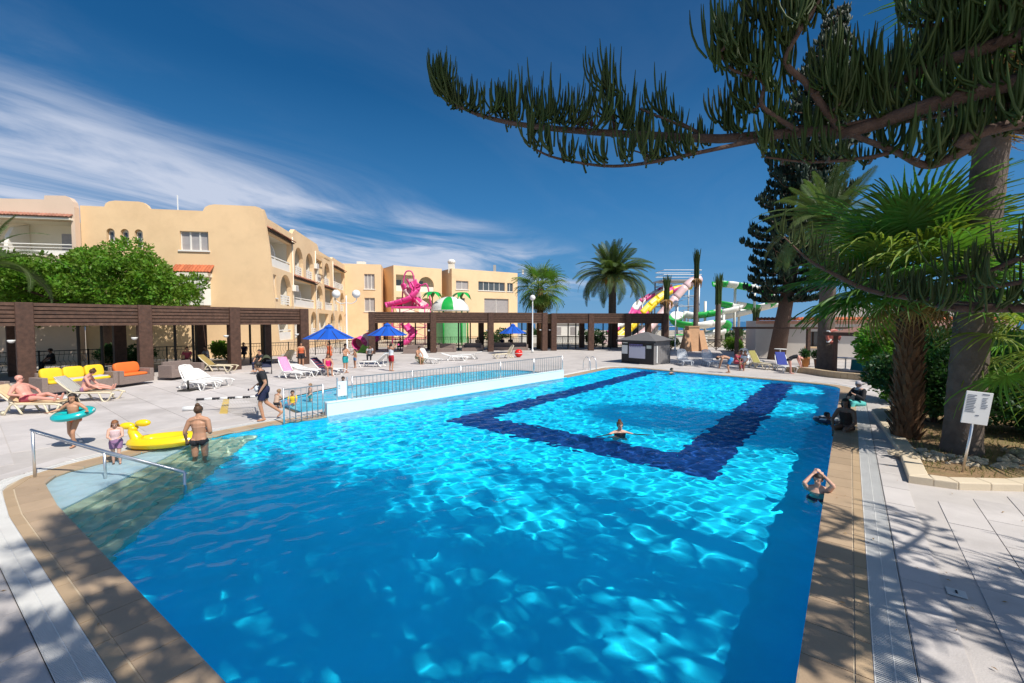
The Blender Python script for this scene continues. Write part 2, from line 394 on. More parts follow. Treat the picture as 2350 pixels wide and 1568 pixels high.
# navy lane frame on the floor: three straight bands of dark mosaic
def band(a, b, c, d, z=.006):
    pts = [UW(*q, DEPTH - z) for q in (a, b, c, d)]
    o = MB().add([(p.x, p.y, -DEPTH + z) for p in pts], [(0, 1, 2, 3)]).build('lane_band', m_band, pf)
    bm = bmesh.new(); bm.from_mesh(o.data); bmesh.ops.recalc_face_normals(bm, faces=bm.faces)
    for f in bm.faces:
        if f.normal.z < 0: f.normal_flip()
    bm.to_mesh(o.data); o.cycles.is_caustics_receiver = True
def uv(p): return Vector((p.x * U.x + p.y * U.y, p.x * V.x + p.y * V.y))
pl, pr = UW(1015, 966, DEPTH), UW(1640, 1098, DEPTH); a, b_ = uv(pl), uv(pr)
v_l = a.y; v_r = b_.y; u0 = (a.x + b_.x) / 2
v_l2 = uv(UW(1150, 972, DEPTH)).y; v_r2 = uv(UW(1562, 1050, DEPTH)).y; u02 = u0 + 1.35
def fuv(u, v): q = U * u + V * v; return (q.x, q.y)
def floor_band(name_u0, name_u1, va, vb, z):
    po = [fuv(name_u0, va), fuv(name_u1, va), fuv(name_u1, vb), fuv(name_u0, vb)]
    o = MB().add([(p[0], p[1], -DEPTH + z) for p in po], [(0, 1, 2, 3)]).build('lane_band', m_band, pf); o.cycles.is_caustics_receiver = True
    if o.data.polygons[0].normal.z < 0: o.data.flip_normals()
floor_band(u0, u0 + 26.5, v_l - 1.0, v_l, .004)
floor_band(u0, u0 + 26.5, v_r, v_r + 1.15, .004)
floor_band(u0, u0 + 1.3, v_r + 1.15, v_l - 1.0, .004)
# entry steps at the west end
_e = [G(135, 1165), G(390, 1040), UW(245, 1275, .7), UW(548, 1030, .7)]; _e = [Vector((q.x, q.y)) for q in _e]
E0 = (_e[0] + (_e[0] - _e[1]) * .4, _e[1] + (_e[1] - _e[0]) * .6); E1 = (_e[2] + (_e[2] - _e[3]) * .4, _e[3] + (_e[3] - _e[2]) * .6)
def cliphalf(poly, a, b):
    "keep the part of poly to the left of a->b"
    out = []; n = len(poly); d = b - a
    sd = lambda p: d.x * (p.y - a.y) - d.y * (p.x - a.x)
    for i in range(n):
        p, q = poly[i], poly[(i + 1) % n]; s, t = sd(p), sd(q)
        if s >= 0: out.append(p)
        if s * t < 0: out.append(p + (q - p) * (s / (s - t)))
    return out
NST = 5; STEPZ = [-.075, -.18, -.32, -.46, -.60, -.74]
for k in range(NST + 1):
    t = k / NST; a = E0[0].lerp(E1[0], t); b_ = E0[1].lerp(E1[1], t)
    poly = cliphalf(POOL, a, b_)
    if k > 0:
        t0 = (k - 1) / NST; a0 = E0[0].lerp(E1[0], t0); b0 = E0[1].lerp(E1[1], t0); poly = cliphalf(poly, b0, a0)
    if len(poly) > 2:
        o = MB().prism(offset(poly, -.002), -DEPTH, STEPZ[k]).build('pool_step' if k else 'pool_ledge', m_step if k else m_ledge, pf); o.cycles.is_caustics_receiver = True
# ---- water surfaces with real ripples (they focus the sunlight onto the floor)
def water(name, poly, z, amp, res, mat, seed, lo, hi):
    bm = bmesh.new(); xs = [p.x for p in poly]; ys = [p.y for p in poly]
    x0, x1, y0, y1 = min(xs) - res, max(xs) + res, min(ys) - res, max(ys) + res
    nx = int((x1 - x0) / res) + 2; ny = int((y1 - y0) / res) + 2
    X, Y = np.meshgrid(np.linspace(x0, x1, nx), np.linspace(y0, y1, ny))
    rng = np.random.RandomState(seed)
    def hf(X, Y):
        Z = np.zeros_like(X); r = np.random.RandomState(seed)
        for i in range(46):
            an = r.uniform(0, 2 * math.pi); Lw = r.uniform(lo, hi); k = 2 * math.pi / Lw; ph = r.uniform(0, 6.3)
            # gentle swell: ripples grow away from the sheltered near corner
            Z = Z + amp * Lw * np.sin(k * (X * math.cos(an) + Y * math.sin(an)) + ph + .8 * np.sin(.31 * X + i) + .8 * np.cos(.27 * Y + i))
        return Z
    Z = hf(X, Y); Z *= .50 + .45 * np.clip((Y - 4) / 8, 0, 1)
    inside = np.zeros(X.shape, bool); xv = np.array(xs); yv = np.array(ys); n = len(xs)
    for i in range(n):
        j = i - 1; cnd = (yv[i] > Y) != (yv[j] > Y)
        xi = (xv[j] - xv[i]) * (Y - yv[i]) / (yv[j] - yv[i] + 1e-12) + xv[i]; inside ^= cnd & (X < xi)
    # keep every cell that touches the basin; the rim cells run under the coping
    c = inside[:-1, :-1] | inside[1:, :-1] | inside[:-1, 1:] | inside[1:, 1:]
    idx = np.arange(nx * ny).reshape(ny, nx)
    F = np.stack([idx[:-1, :-1][c], idx[:-1, 1:][c], idx[1:, 1:][c], idx[1:, :-1][c]], -1)
    Vv = np.stack([X, Y, Z + z], -1).reshape(-1, 3)
    used = np.unique(F); mp = np.full(nx * ny, -1); mp[used] = np.arange(len(used))
    o = OB(name, npmesh(name, Vv[used], mp[F], mat, True)); o.cycles.is_caustics_caster = True; return struct(o)
water('pool_water', POOL, ZW, .0041, .032, m_water, 11, .15, .62)
water('toddler_pool_water', KID, -.02, .0012, .12, m_kwater, 5, .5, 1.4)
struct(shell('toddler_pool_wall', KID, -.38, 0, m_kidfloor)); kf = struct(sheet('toddler_pool_floor', KID, [], -.38, m_kidfloor)); kf.cycles.is_caustics_receiver = True
# ---- stone coping, drain grating and edging strip around the pool
cop = struct(sheet('pool_coping', offset(POOL, .505), [offset(POOL, .004)], -.012, m_grout))
nP = len(POOL)
iA = min(range(nP), key=lambda i: (POOL[i] - WALL_A).length); iB = min(range(nP), key=lambda i: (POOL[i] - WALL_B).length)
ring = []; i = iA
while True:
    ring.append(POOL[i]);
    if i == iB: break
    i = (i + 1) % nP
# path from the wall's west end, past the steps and the near corner, to the wall's far end
def strip_frames(path, step):
    pts = resample(path, step); fr = []
    for i, p in enumerate(pts):
        t = (pts[min(i + 1, len(pts) - 1)] - pts[max(i - 1, 0)]).normalized(); fr.append((p, Vector((t.y, -t.x))))
    return fr
def quad_prism(fr0, fr1, d0, d1, z0, z1, gap):
    (p, n), (q, m) = fr0, fr1; t = (q - p).normalized() * gap
    pts = [p + n * d0 + t, q + m * d0 - t, q + m * d1 - t, p + n * d1 + t]
    if (pts[1] - pts[0]).cross(pts[2] - pts[1]) < 0: pts.reverse()
    return MB().prism([(a.x, a.y) for a in pts], z0, z1)
fr = strip_frames(ring, .52)
for i in range(len(fr) - 1):
    quad_prism(fr[i], fr[i + 1], -.012, .365, -.09, -.002 + random.uniform(-.001, .001), .005).build('coping_tile', m_cope, cop)
    quad_prism(fr[i], fr[i + 1], .383, .50, -.04, -.002 + random.uniform(-.001, .001), .005).build('coping_tile', m_cope2, cop)
gr = struct(sheet('drain_channel', offset(POOL, .79), [offset(POOL, .505)], -.035, m_dark))
fr = strip_frames(ring, .026); sl = MB()
for i in range(0, len(fr) - 1):
    (p, n), (q, m) = fr[i], fr[i + 1]
    if (p - Vector((0, 0))).length > 24: continue
    for d0, d1 in ((.512, .643), (.653, .782)):
        a = p + (q - p) * .18; c = p + (q - p) * .74
        sl.add([(*(a + n * d0), -.004), (*(c + n * d0), -.004), (*(c + m * d1), -.004), (*(a + n * d1), -.004), (*(a + n * d0), -.03), (*(c + n * d0), -.03), (*(c + m * d1), -.03), (*(a + n * d1), -.03)],
               [(0, 1, 2, 3), (4, 0, 3, 7), (1, 5, 6, 2), (0, 4, 5, 1), (3, 2, 6, 7)])
so = sl.build('grating_slats', m_grate, gr); so['kind'] = 'stuff'
far = strip_frames(ring, .5)
b = MB()
for i in range(len(far) - 1):
    (p, n), (q, m) = far[i], far[i + 1]
    if p.length < 24: continue
    b.add([(*(p + n * .51), -.005), (*(q + m * .51), -.005), (*(q + m * .785), -.005), (*(p + n * .785), -.005)], [(0, 1, 2, 3)])
b.build('grating_panel', m_grate, gr)
br = MB()
for d in (.508, .648, .787):
    f2 = strip_frames(ring, .25); br.tube([(*(p + n * d), -.006) for p, n in f2], .006, 4)
br.build('grating_rail', m_grate, gr)
fr = strip_frames(ring, .9)
edge = struct(sheet('deck_edging', offset(POOL, 1.2), [offset(POOL, .80)], -.004, m_deck))
for i in range(len(fr) - 1):
    quad_prism(fr[i], fr[i + 1], .81, 1.17, -.05, .006 + random.uniform(-.002, .002), .005).build('edging_slab', m_slab, edge)
# ---- paving slabs, laid along the pool's axes
forbid = offset(POOL, 1.2); kforb = offset(KID, .25)
sw, sl_ = .48, 1.0
me_slab = MB().box((0, 0, 0), (sl_ - .014, sw - .014, .03)).mesh('paving_slab', m_slab)
me_slab2 = MB().box((0, 0, 0), (1.2 - .02, 1.2 - .02, .03)).mesh('paving_slab', m_slab)
cnt = 0
bedpoly = [G(2062, 1030), G(2085, 1105), G(2200, 1122), G(2350, 1125), G(2600, 1110), Vector((24, 9, 0)), Vector((20, 14, 0)), Vector((15.5, 16, 0)), Vector((12.5, 13.6, 0))]
cand = []
for iu in range(-14, 26):
    for iv in range(-30, 8):
        off = (iv % 2) * .5
        c = U * (iu * sl_ + off) + V * (iv * sw)
        if c.dot(V) > -.4: continue
        if c.y < 1.5: continue
        cand.append((c.length, c, sl_, sw, me_slab))
for iu in range(-8, 30):
    for iv in range(2, 24):
        c = U * (iu * 1.2) + V * (iv * 1.2)
        if c.x > -2 or c.y < 2: continue
        cand.append((c.length, c, 1.2, 1.2, me_slab2))
cand.sort(key=lambda t: t[0]); used = {me_slab: 0, me_slab2: 0}
for _, c, a, b_, me in cand:
    if used[me] >= 290: continue
    cs = [c + U * (sx * a / 2) + V * (sy * b_ / 2) for sx in (-1, 1) for sy in (-1, 1)] + [c]
    if any(inpoly(q, forbid) or inpoly(q, kforb) or inpoly(q, bedpoly) for q in cs): continue
    px = q.x / max(q.y, .1)
    if abs(px) > 1.35: continue
    OB('paving_slab', me, deck, (c.x, c.y, -.011 + random.uniform(-.002, .001)), (0, 0, ANG_U)); used[me] += 1
# ================================================================ buildings, pergolas, railings
m_stucco = M('beige_stucco', (.77, .54, .31), rough=.9, var=.05, scale=.5, bump=.2, bscale=25, dirt=(.58, .39, .22), dscale=.3, damt=.55)
m_stucco2 = M('sand_stucco', (.79, .57, .34), rough=.9, var=.05, scale=.5, bump=.2, bscale=25, dirt=(.62, .42, .24), dscale=.3, damt=.5)
m_cream = M('cream_stucco', (.78, .72, .60), rough=.9, var=.05, scale=.6, bump=.15, bscale=25)
m_wht = M('white_render', (.76, .73, .67), rough=.85, var=.05, scale=.8, bump=.1, bscale=25)
m_pinkw = M('pale_rose_stucco', (.66, .50, .38), rough=.9, var=.05, scale=.5, bump=.2, bscale=25)
m_tile = M('terracotta_tile', (.46, .13, .055), rough=.8, var=.25, scale=5, rnd=.2)
m_tile2 = M('old_terracotta', (.34, .15, .10), rough=.85, var=.25, scale=5, rnd=.2)
m_brown = M('brown_timber', (.080, .040, .026), rough=.6, var=.42, scale=6, bump=.3, bscale=40, rnd=.12)
m_brown2 = M('brown_timber_fascia', (.095, .050, .032), rough=.6, var=.4, scale=5, bump=.3, bscale=40, rnd=.15)
m_dkwood = M('dark_timber', (.035, .020, .014), rough=.7, var=.2, scale=6)
m_glass = M('window_glass', (.06, .07, .08), rough=.08, var=.1, spec=.8)
m_curtain = M('curtained_glass', (.36, .33, .32), rough=.25, var=.12, scale=3, spec=.6)
m_iron = M('black_iron', (.02, .018, .016), rough=.5, var=.1)
m_grey = M('grey_concrete', (.40, .39, .37), rough=.85, var=.08, scale=1.5)
m_plat = M('terrace_paving', (.47, .42, .39), rough=.8, var=.1, scale=1, bump=.2, bscale=50)

def P3(O, dx, s, z, inn=None, d=0.0):
    q = Vector((O[0] + dx.x * s, O[1] + dx.y * s, z))
    if inn is not None and d: q = q + inn * d
    return q
def wall(name, parent, O, dx, inn, outline, holes, mat, depth=.3, back=True, smooth=False):
    v, f = cdt(outline, holes); b = MB()
    vs = [P3(O, dx, p.x, p.y) for p in v]; nrm = None
    if f:
        a, c, e = (vs[i] for i in f[0]); nrm = (c - a).cross(e - a)
        if nrm.dot(inn) > 0: f = [t[::-1] for t in f]
    b.add(vs, f)
    if back: b.add([q + inn * depth for q in vs], [t[::-1] for t in f])
    for lp in [outline] + list(holes):
        n = len(lp); q = [P3(O, dx, p[0], p[1]) for p in lp]
        b.add(q + [w + inn * depth for w in q], [(i, (i + 1) % n, n + (i + 1) % n, n + i) for i in range(n)])
    o = b.build(name, mat, parent); bm = bmesh.new(); bm.from_mesh(o.data); bmesh.ops.remove_doubles(bm, verts=bm.verts, dist=1e-4); bmesh.ops.recalc_face_normals(bm, faces=bm.faces); bm.to_mesh(o.data); bm.free()
    return o
def rect(s0, s1, z0, z1): return [(s0, z0), (s1, z0), (s1, z1), (s0, z1)]
def arch(s0, s1, z0, zs, n=10):
    c = (s0 + s1) / 2; r = (s1 - s0) / 2
    return [(s0, z0), (s1, z0)] + [(c + r * math.cos(math.pi * k / n), zs + r * math.sin(math.pi * k / n)) for k in range(n + 1)]
def recess(parent, O, dx, inn, s0, s1, z0, z1, d0, d1, mat, name='balcony_recess'):
    b = MB(); q = lambda s, z, d: P3(O, dx, s, z, inn, d)
    vs = [q(s0, z0, d0), q(s1, z0, d0), q(s1, z1, d0), q(s0, z1, d0), q(s0, z0, d1), q(s1, z0, d1), q(s1, z1, d1), q(s0, z1, d1)]
    b.add(vs, [(4, 5, 6, 7), (0, 1, 5, 4), (2, 3, 7, 6), (0, 4, 7, 3), (1, 2, 6, 5)]); return b.build(name, mat, parent)
def slab3(parent, O, dx, inn, s0, s1, z0, z1, d0, d1, mat, name):
    b = MB(); q = lambda s, z, d: P3(O, dx, s, z, inn, d)
    vs = [q(s0, z0, d0), q(s1, z0, d0), q(s1, z1, d0), q(s0, z1, d0), q(s0, z0, d1), q(s1, z0, d1), q(s1, z1, d1), q(s0, z1, d1)]
    b.add(vs, [(0, 1, 2, 3), (5, 4, 7, 6), (1, 0, 4, 5), (3, 2, 6, 7), (0, 3, 7, 4), (2, 1, 5, 6)])
    o = b.build(name, mat, parent); bm = bmesh.new(); bm.from_mesh(o.data); bmesh.ops.recalc_face_normals(bm, faces=bm.faces); bm.to_mesh(o.data); bm.free(); return o
def window(parent, O, dx, inn, s0, s1, z0, z1, d=.18, mull=2, glass=None, frame=None, sill=True):
    frame = frame or m_wht; w = slab3(parent, O, dx, inn, s0 - .01, s1 + .01, z0 - .01, z1 + .01, d + .06, d + .1, glass or m_curtain, 'window')
    fb = MB(); q = lambda s, z: P3(O, dx, s, z, inn, d + .03)
    for a, b in (((s0, z0), (s1, z0)), ((s0, z1), (s1, z1)), ((s0, z0), (s0, z1)), ((s1, z0), (s1, z1))): fb.bar(q(*a), q(*b), .09, .09)
    for k in range(1, mull): t = s0 + (s1 - s0) * k / mull; fb.bar(q(t, z0), q(t, z1), .1, .08)
    fb.build('frame', frame, w)
    if sill: slab3(parent, O, dx, inn, s0 - .12, s1 + .12, z0 - .12, z0 - .01, -.1, .12, frame if frame is m_wht else m_stucco, 'window_sill')
    return w
def tile_row(parent, O, dx, inn, s0, s1, z, run, drop, mat, step=.26, name='roof_tile'):
    n = max(1, int((s1 - s0) / step)); st = (s1 - s0) / n; me = None; ang = math.atan2(dx.y, dx.x)
    b = MB(); L_ = math.hypot(run, drop)
    m = 5; vs = []
    for j in (0, 1):
        for k in range(m + 1): a = math.pi * k / m; vs.append((math.cos(a) * st * .52, j * L_, math.sin(a) * st * .34))
    fs = [(k, k + 1, m + 2 + k, m + 1 + k) for k in range(m)] + [tuple(range(m + 1))[::-1], tuple(range(m + 1, 2 * m + 2))]; b.add(vs, fs); me = b.mesh(name, mat)
    up = Vector((0, 0, 1)); back = (inn * run + up * drop).normalized(); side = Vector((dx.x, dx.y, 0)); nr = side.cross(back).normalized()
    if nr.z < 0: side = -side; nr = side.cross(back).normalized()
    rot = Matrix((side, back, nr)).transposed().to_euler()
    for i in range(n):
        OB(name, me, parent, P3(O, dx, s0 + st * (i + .5), z, inn, -run), rot)

# ---- left hotel block
HC = Vector((-20.4, 36.0, 0)); ga = Vector((-.981, -.193, 0)); fa = Vector((-.18, .984, 0)).normalized()
g_in = Vector((-.193, .981, 0)).normalized(); f_in = Vector((-.984, -.18, 0)).normalized()
hotel = thing('hotel_building', 'beige three storey hotel block with scalloped parapet and arched balconies', 'building', HC)
hotel.location = (0, 0, 0)
def rcorner(s, z, ds, dz, n=5): return [(s + ds * (1 - math.cos(math.pi / 2 * k / n)), z + dz * math.sin(math.pi / 2 * k / n)) for k in range(n + 1)]
lo, hi = 11.85, 12.35
top = [(0.0, 0), (-.02, 11.4)] if False else []
prof = [(-1.0, 0), (-.35, 9.0), (0, 12.0), (.25, 12.3), (.6, hi + .06), (3.6, hi + .06), (4.0, hi - .02), (4.3, 12.15), (4.45, lo), (8.2, lo - .02), (8.35, 12.1), (8.6, hi - .06), (8.9, hi), (10.5, hi), (10.9, hi - .08), (11.15, 12.1), (11.25, lo), (12.85, lo), (12.85, 0)]
holes = [rect(4.12, 6.15, 8.7, 10.2)] + [arch(s, s + .56, 8.75, 9.92) for s in (8.72, 9.67, 10.62)]
wall('gable_wall', hotel, HC, ga, g_in, prof, holes, m_stucco, depth=.35)
window(hotel, HC, ga, g_in, 4.12, 6.15, 8.7, 10.2, mull=3)
for s in (8.72, 9.67, 10.62):
    a_ = arch(s - .02, s + .58, 8.73, 9.92); v, f = cdt(a_); b = MB().add([P3(HC, ga, p.x, p.y, g_in, .30) for p in v], f); w = b.build('arched_window', m_wht, hotel)
    slab3(w, HC, ga, g_in, s + .26, s + .48, 9.3, 9.95, .27, .295, m_glass, 'pane'); slab3(w, HC, ga, g_in, s + .28, s + .50, 8.85, 9.15, .27, .295, m_glass, 'pane')
slab3(hotel, HC, ga, g_in, 8.6, 11.3, 8.62, 8.74, -.08, .05, m_stucco, 'window_sill')
# bay window with a little tiled roof
bay = MB(); q = lambda s, z, d: P3(HC, ga, s, z, g_in, d)
s0, s1 = 4.05, 6.25
pl_ = [(s0, .05), (s0 + .25, -.62), (s1 - .25, -.62), (s1, .05)]
vs = [q(s, z, d) for z in (4.3, 6.55) for s, d in pl_]; bay.add(vs, [(0, 1, 5, 4), (1, 2, 6, 5), (2, 3, 7, 6), (0, 3, 2, 1), (4, 5, 6, 7)])
bw = bay.build('bay_window', m_wht, hotel)
for (sa, sb) in ((s0 + .3, s0 + 1.05), (s0 + 1.15, s1 - .3)): slab3(bw, HC, ga, g_in, sa, sb, 4.95, 6.0, -.66, -.625, m_curtain, 'pane')
for k in range(6): slab3(bw, HC, ga, g_in, s0 + .3 + k * .28, s0 + .48 + k * .28, 6.27, 6.42, -.655, -.622, m_glass, 'vent_pane')
slab3(hotel, HC, ga, g_in, s0 - .12, s1 + .12, 6.55, 6.85, -.78, .04, m_cream, 'bay_cornice')
tile_row(hotel, HC, ga, g_in, s0 - .3, s1 + .3, 6.88, .80, .62, m_tile, .22)
# the receding balcony front
FO = HC; ftop = [(0.0, 0), (36.2, 0), (36.2, 11.6), (33.5, 11.6), (33.2, 11.9), (25.0, 11.9), (24.6, 11.6), (17.6, 11.6), (17.2, 12.0), (16.8, 12.25), (8.2, 12.25), (7.8, 12.0), (7.4, 11.65), (.9, 11.65), (.3, 12.2), (0, 12.2)]
TOPF, MIDF, GRF = 7.75, 4.5, 1.25
rl = lambda s0, s1, fl: rect(s0, s1, fl, fl + 2.75); ar = lambda s0, s1, fl, sp=1.75: arch(s0, s1, fl, fl + min(sp, 2.9 - (s1 - s0) / 2))
OP = [rl(.7, 6.9, TOPF), ar(8.0, 10.9, TOPF), ar(11.9, 14.9, TOPF), rl(16.0, 19.0, TOPF), ar(20.0, 23.2, TOPF), rl(25.0, 32.6, TOPF),
      rect(1.5, 2.6, MIDF + .6, MIDF + 2.6), ar(3.6, 6.7, MIDF), rl(7.5, 15.4, MIDF), ar(16.0, 19.2, MIDF), rl(20.2, 24.8, MIDF), ar(25.6, 28.2, MIDF), ar(29.6, 32.4, MIDF), rl(33.2, 35.8, MIDF),
      rl(2.0, 6.8, GRF), rl(7.6, 12.6, GRF), ar(13.4, 16.0, GRF), rl(17.0, 22.0, GRF), ar(23.0, 26.0, GRF), ar(28.0, 30.8, GRF), ar(32.0, 34.6, GRF)]
wall('balcony_front', hotel, FO, fa, f_in, ftop, OP, m_stucco2, depth=.4)
for i, h in enumerate(OP):
    ss = [p[0] for p in h]; zz = [p[1] for p in h]; a, b_, z0, z1 = min(ss), max(ss), min(zz), max(zz)
    if i == 6:
        window(hotel, FO, fa, f_in, a, b_, z0, z1, mull=1, glass=m_glass); continue
    recess(hotel, FO, fa, f_in, a - .05, b_ + .05, z0 - .02, z1 + .06, .401, 2.0, m_cream)
    L_ = b_ - a; dr = slab3(hotel, FO, fa, f_in, a + L_ * .35, a + L_ * .35 + min(1.6, L_ * .5), z0, z0 + 2.1, 1.93, 1.97, m_glass, 'balcony_door')
    slab3(dr, FO, fa, f_in, a + L_ * .35 + min(1.6, L_ * .5) * .46, a + L_ * .35 + min(1.6, L_ * .5) * .54, z0, z0 + 2.1, 1.89, 1.925, m_wht, 'frame')
    if L_ > 4: # party wall with a curved edge between two balconies
        mid = (a + b_) / 2; pw_ = MB(); nn = 6; pts = [(.45, z0), (1.95, z0), (1.95, z1)] + [(1.3 - .85 * math.sin(math.pi / 2 * k / nn), z0 + 2.5 - (1.4) * (1 - math.cos(math.pi / 2 * k / nn))) for k in range(nn + 1)]
        for dd in (-.09, .09): pass
        vs = [P3(FO, fa, mid - .09, z, f_in, d) for d, z in pts] + [P3(FO, fa, mid + .09, z, f_in, d) for d, z in pts]; n = len(pts)
        pw_.add(vs, [tuple(range(n)), tuple(range(2 * n - 1, n - 1, -1))] + [(k, (k + 1) % n, n + (k + 1) % n, n + k) for k in range(n)]); pw_.build('party_wall', m_wht, hotel)
    rb = MB()
    if len(h) > 4 or i % 2:
        for k in range(4): rb.bar(P3(FO, fa, a, z0 + .2 + k * .23, f_in, .2), P3(FO, fa, b_, z0 + .2 + k * .23, f_in, .2), .06, .15)
        for t in (.02, .35, .65, .98): rb.bar(P3(FO, fa, a + L_ * t, z0, f_in, .2), P3(FO, fa, a + L_ * t, z0 + .95, f_in, .2), .08)
    else:
        rb.bar(P3(FO, fa, a, z0 + .93, f_in, .2), P3(FO, fa, b_, z0 + .93, f_in, .2), .12, .1); rb.bar(P3(FO, fa, a, z0 + .38, f_in, .2), P3(FO, fa, b_, z0 + .38, f_in, .2), .1, .74)
    rb.build('balcony_rail', m_wht, hotel)
for (a, b_, z) in ((.5, 7.1, 10.62), (24.9, 32.8, 10.62), (7.4, 15.6, 7.32), (20.0, 25.0, 7.32)):
    slab3(hotel, FO, fa, f_in, a, b_, z - .02, z + .08, -.28, -.002, m_dkwood, 'eave_beam'); tile_row(hotel, FO, fa, f_in, a, b_, z + .10, .42, .22, m_tile2, .3)
for (a, z) in ((17.5, 10.6), (35.3, 10.3)):
    cp = MB(); cp.bar(P3(FO, fa, a - 1.4, z, f_in, -.9), P3(FO, fa, a + 1.4, z, f_in, -.9), .12, .14)
    for k in range(6): cp.bar(P3(FO, fa, a - 1.3 + k * .52, z + .45, f_in, .1), P3(FO, fa, a - 1.3 + k * .52, z + .05, f_in, -1.05), .09, .1)
    cp.build('timber_canopy', M('pale_timber', (.52, .38, .22)), hotel)
# fittings: rainwater pipes and air-conditioners
for (O_, dx_, in_, s_) in ((FO, fa, f_in, 7.2), (FO, fa, f_in, 15.7), (FO, fa, f_in, 24.8)):
    MB().tube([P3(O_, dx_, s_, z, in_, -.06) for z in (.5, 6, 11.3)], .05, 6).build('rain_pipe', m_cream, hotel, True)
for (O_, dx_, in_, s_, z_) in ((FO, fa, f_in, 7.35, 6.0), (FO, fa, f_in, 15.6, 9.2)):
    ac = slab3(hotel, O_, dx_, in_, s_ - .42, s_ + .42, z_, z_ + .58, -.36, -.03, m_wht, 'air_conditioner'); slab3(ac, O_, dx_, in_, s_ - .36, s_ + .1, z_ + .06, z_ + .52, -.375, -.362, m_grey, 'fan_grille')
# roof slab and far return wall
b = MB(); c0, c1 = P3(FO, fa, 36.2, 11.2), P3(HC, ga, 12.85, 11.2); c2 = c0 + ga * 12.85
b.add([P3(HC, ga, 0, 11.2, g_in, .35), c0, c2, c1 + g_in * .35], [(0, 1, 2, 3)]); b.build('roof', m_cream, hotel)
b = MB().bar(P3(HC, ga, 7.2, 11.2, g_in, 2), P3(HC, ga, 7.2, 13.5, g_in, 2), .06); b.build('antenna_mast', m_white, hotel)
# left wing with the deep shaded balcony
WO = HC + ga * 12.85 - g_in * .55
wing = thing('hotel_wing', 'pale hotel wing with tiled eave over a shaded top balcony', 'building')
wprof = [(0, 0), (8.5, 0), (8.5, 11.9), (1.9, 12.05), (1.85, 12.35), (.55, 12.4), (.3, 12.3), (.08, 12.0), (0, 11.6)]
wh = [rect(.25, 7.6, 7.9, 10.55), rect(.4, 7.6, 4.6, 7.2)]
wall('front_wall', wing, WO, ga, g_in, wprof, wh, m_pinkw, depth=.5)
for h in wh:
    a, b_, z0, z1 = h[0][0], h[1][0], h[0][1], h[2][1]
    recess(wing, WO, ga, g_in, a - .04, b_ + .04, z0 - .02, z1 + .05, .501, 2.4, m_cream)
    slab3(wing, WO, ga, g_in, 1.35, 2.5, z0, z0 + 2.05, 2.33, 2.37, m_curtain, 'balcony_door'); slab3(wing, WO, ga, g_in, .3, 1.3, z0, z0 + 2.05, 2.33, 2.37, m_dark, 'balcony_door')
    rb = MB(); rb.bar(P3(WO, ga, a, z0 + .9, g_in, .25), P3(WO, ga, b_, z0 + .9, g_in, .25), .07); rb.bar(P3(WO, ga, a, z0 + .65, g_in, .25), P3(WO, ga, b_, z0 + .65, g_in, .25), .05); rb.bar(P3(WO, ga, a, z0 + .2, g_in, .25), P3(WO, ga, b_, z0 + .2, g_in, .25), .06, .5); rb.build('balcony_rail', m_wht, wing)
    pw_ = MB(); pts = [(.3, z0), (2.3, z0), (2.3, z1), (1.0, z0 + 2.2), (.55, z0 + 1.5)]; n = len(pts)
    vs = [P3(WO, ga, 4.6, z, g_in, d) for d, z in pts] + [P3(WO, ga, 4.85, z, g_in, d) for d, z in pts]; pw_.add(vs, [tuple(range(n)), tuple(range(2 * n - 1, n - 1, -1))] + [(k, (k + 1) % n, n + (k + 1) % n, n + k) for k in range(n)]); pw_.build('party_wall', m_wht, wing)
slab3(wing, WO, ga, g_in, .1, 8.4, 10.56, 10.70, -.35, -.003, m_cream, 'eave_slab'); tile_row(wing, WO, ga, g_in, .1, 8.4, 10.74, .45, .26, m_tile2, .22)
# ---- far hotel block
fb_ = thing('far_hotel_building', 'long sand coloured hotel block with flat roofs behind the water slides', 'building')
def block(O, dx, w, h, d, holes, mat):
    dx = Vector((dx[0], dx[1], 0)).normalized(); inn = Vector((-dx.y, dx.x, 0))
    if inn.y < 0: inn = -inn
    O = Vector((O[0], O[1], 0)); wall('front_wall', fb_, O, dx, inn, [(0, 0), (w, 0), (w, h), (0, h)], holes, mat, .35)
    b = MB(); q = lambda s, z, e: P3(O, dx, s, z, inn, e)
    vs = [q(0, 0, .35), q(w, 0, .35), q(w, 0, d), q(0, 0, d), q(0, h, .35), q(w, h, .35), q(w, h, d), q(0, h, d)]; b.add(vs, [(0, 3, 7, 4), (1, 5, 6, 2), (4, 7, 6, 5), (3, 2, 6, 7)]); b.build('side_wall', mat, fb_)
    return O, dx, inn
H2 = 12.15
O, dx, inn = block((-28.5, 68.5), (1, .22), 7.6, H2, 14, [rect(5.0, 6.6, 8.2, 10.6), rect(5.0, 6.6, 4.6, 6.8)], m_stucco2)
window(fb_, O, dx, inn, 5.0, 6.6, 8.2, 10.6, mull=3); window(fb_, O, dx, inn, 5.0, 6.6, 4.6, 6.8, mull=2)
O, dx, inn = block((-19.3, 71), (.82, .57), 8.6, H2, 14, [rect(.4, 3.6, 8.0, 10.7), arch(4.3, 7.1, 8.0, 9.2), rect(.4, 3.6, 4.4, 7.0), arch(4.3, 7.1, 4.4, 5.6)], m_stucco2)
for (a, b_, z0, z1) in ((.4, 3.6, 8.0, 10.7), (4.3, 7.1, 8.0, 10.7), (.4, 3.6, 4.4, 7.0), (4.3, 7.1, 4.4, 7.1)):
    recess(fb_, O, dx, inn, a - .03, b_ + .03, z0 - .02, z1 + .1, .351, 2.0, m_cream); slab3(fb_, O, dx, inn, a, b_, z0, z0 + .9, .1, .2, m_cream, 'balcony_rail'); slab3(fb_, O, dx, inn, a + .6, a + 1.6, z0, z0 + 2.0, 1.9, 1.95, m_glass, 'balcony_door')
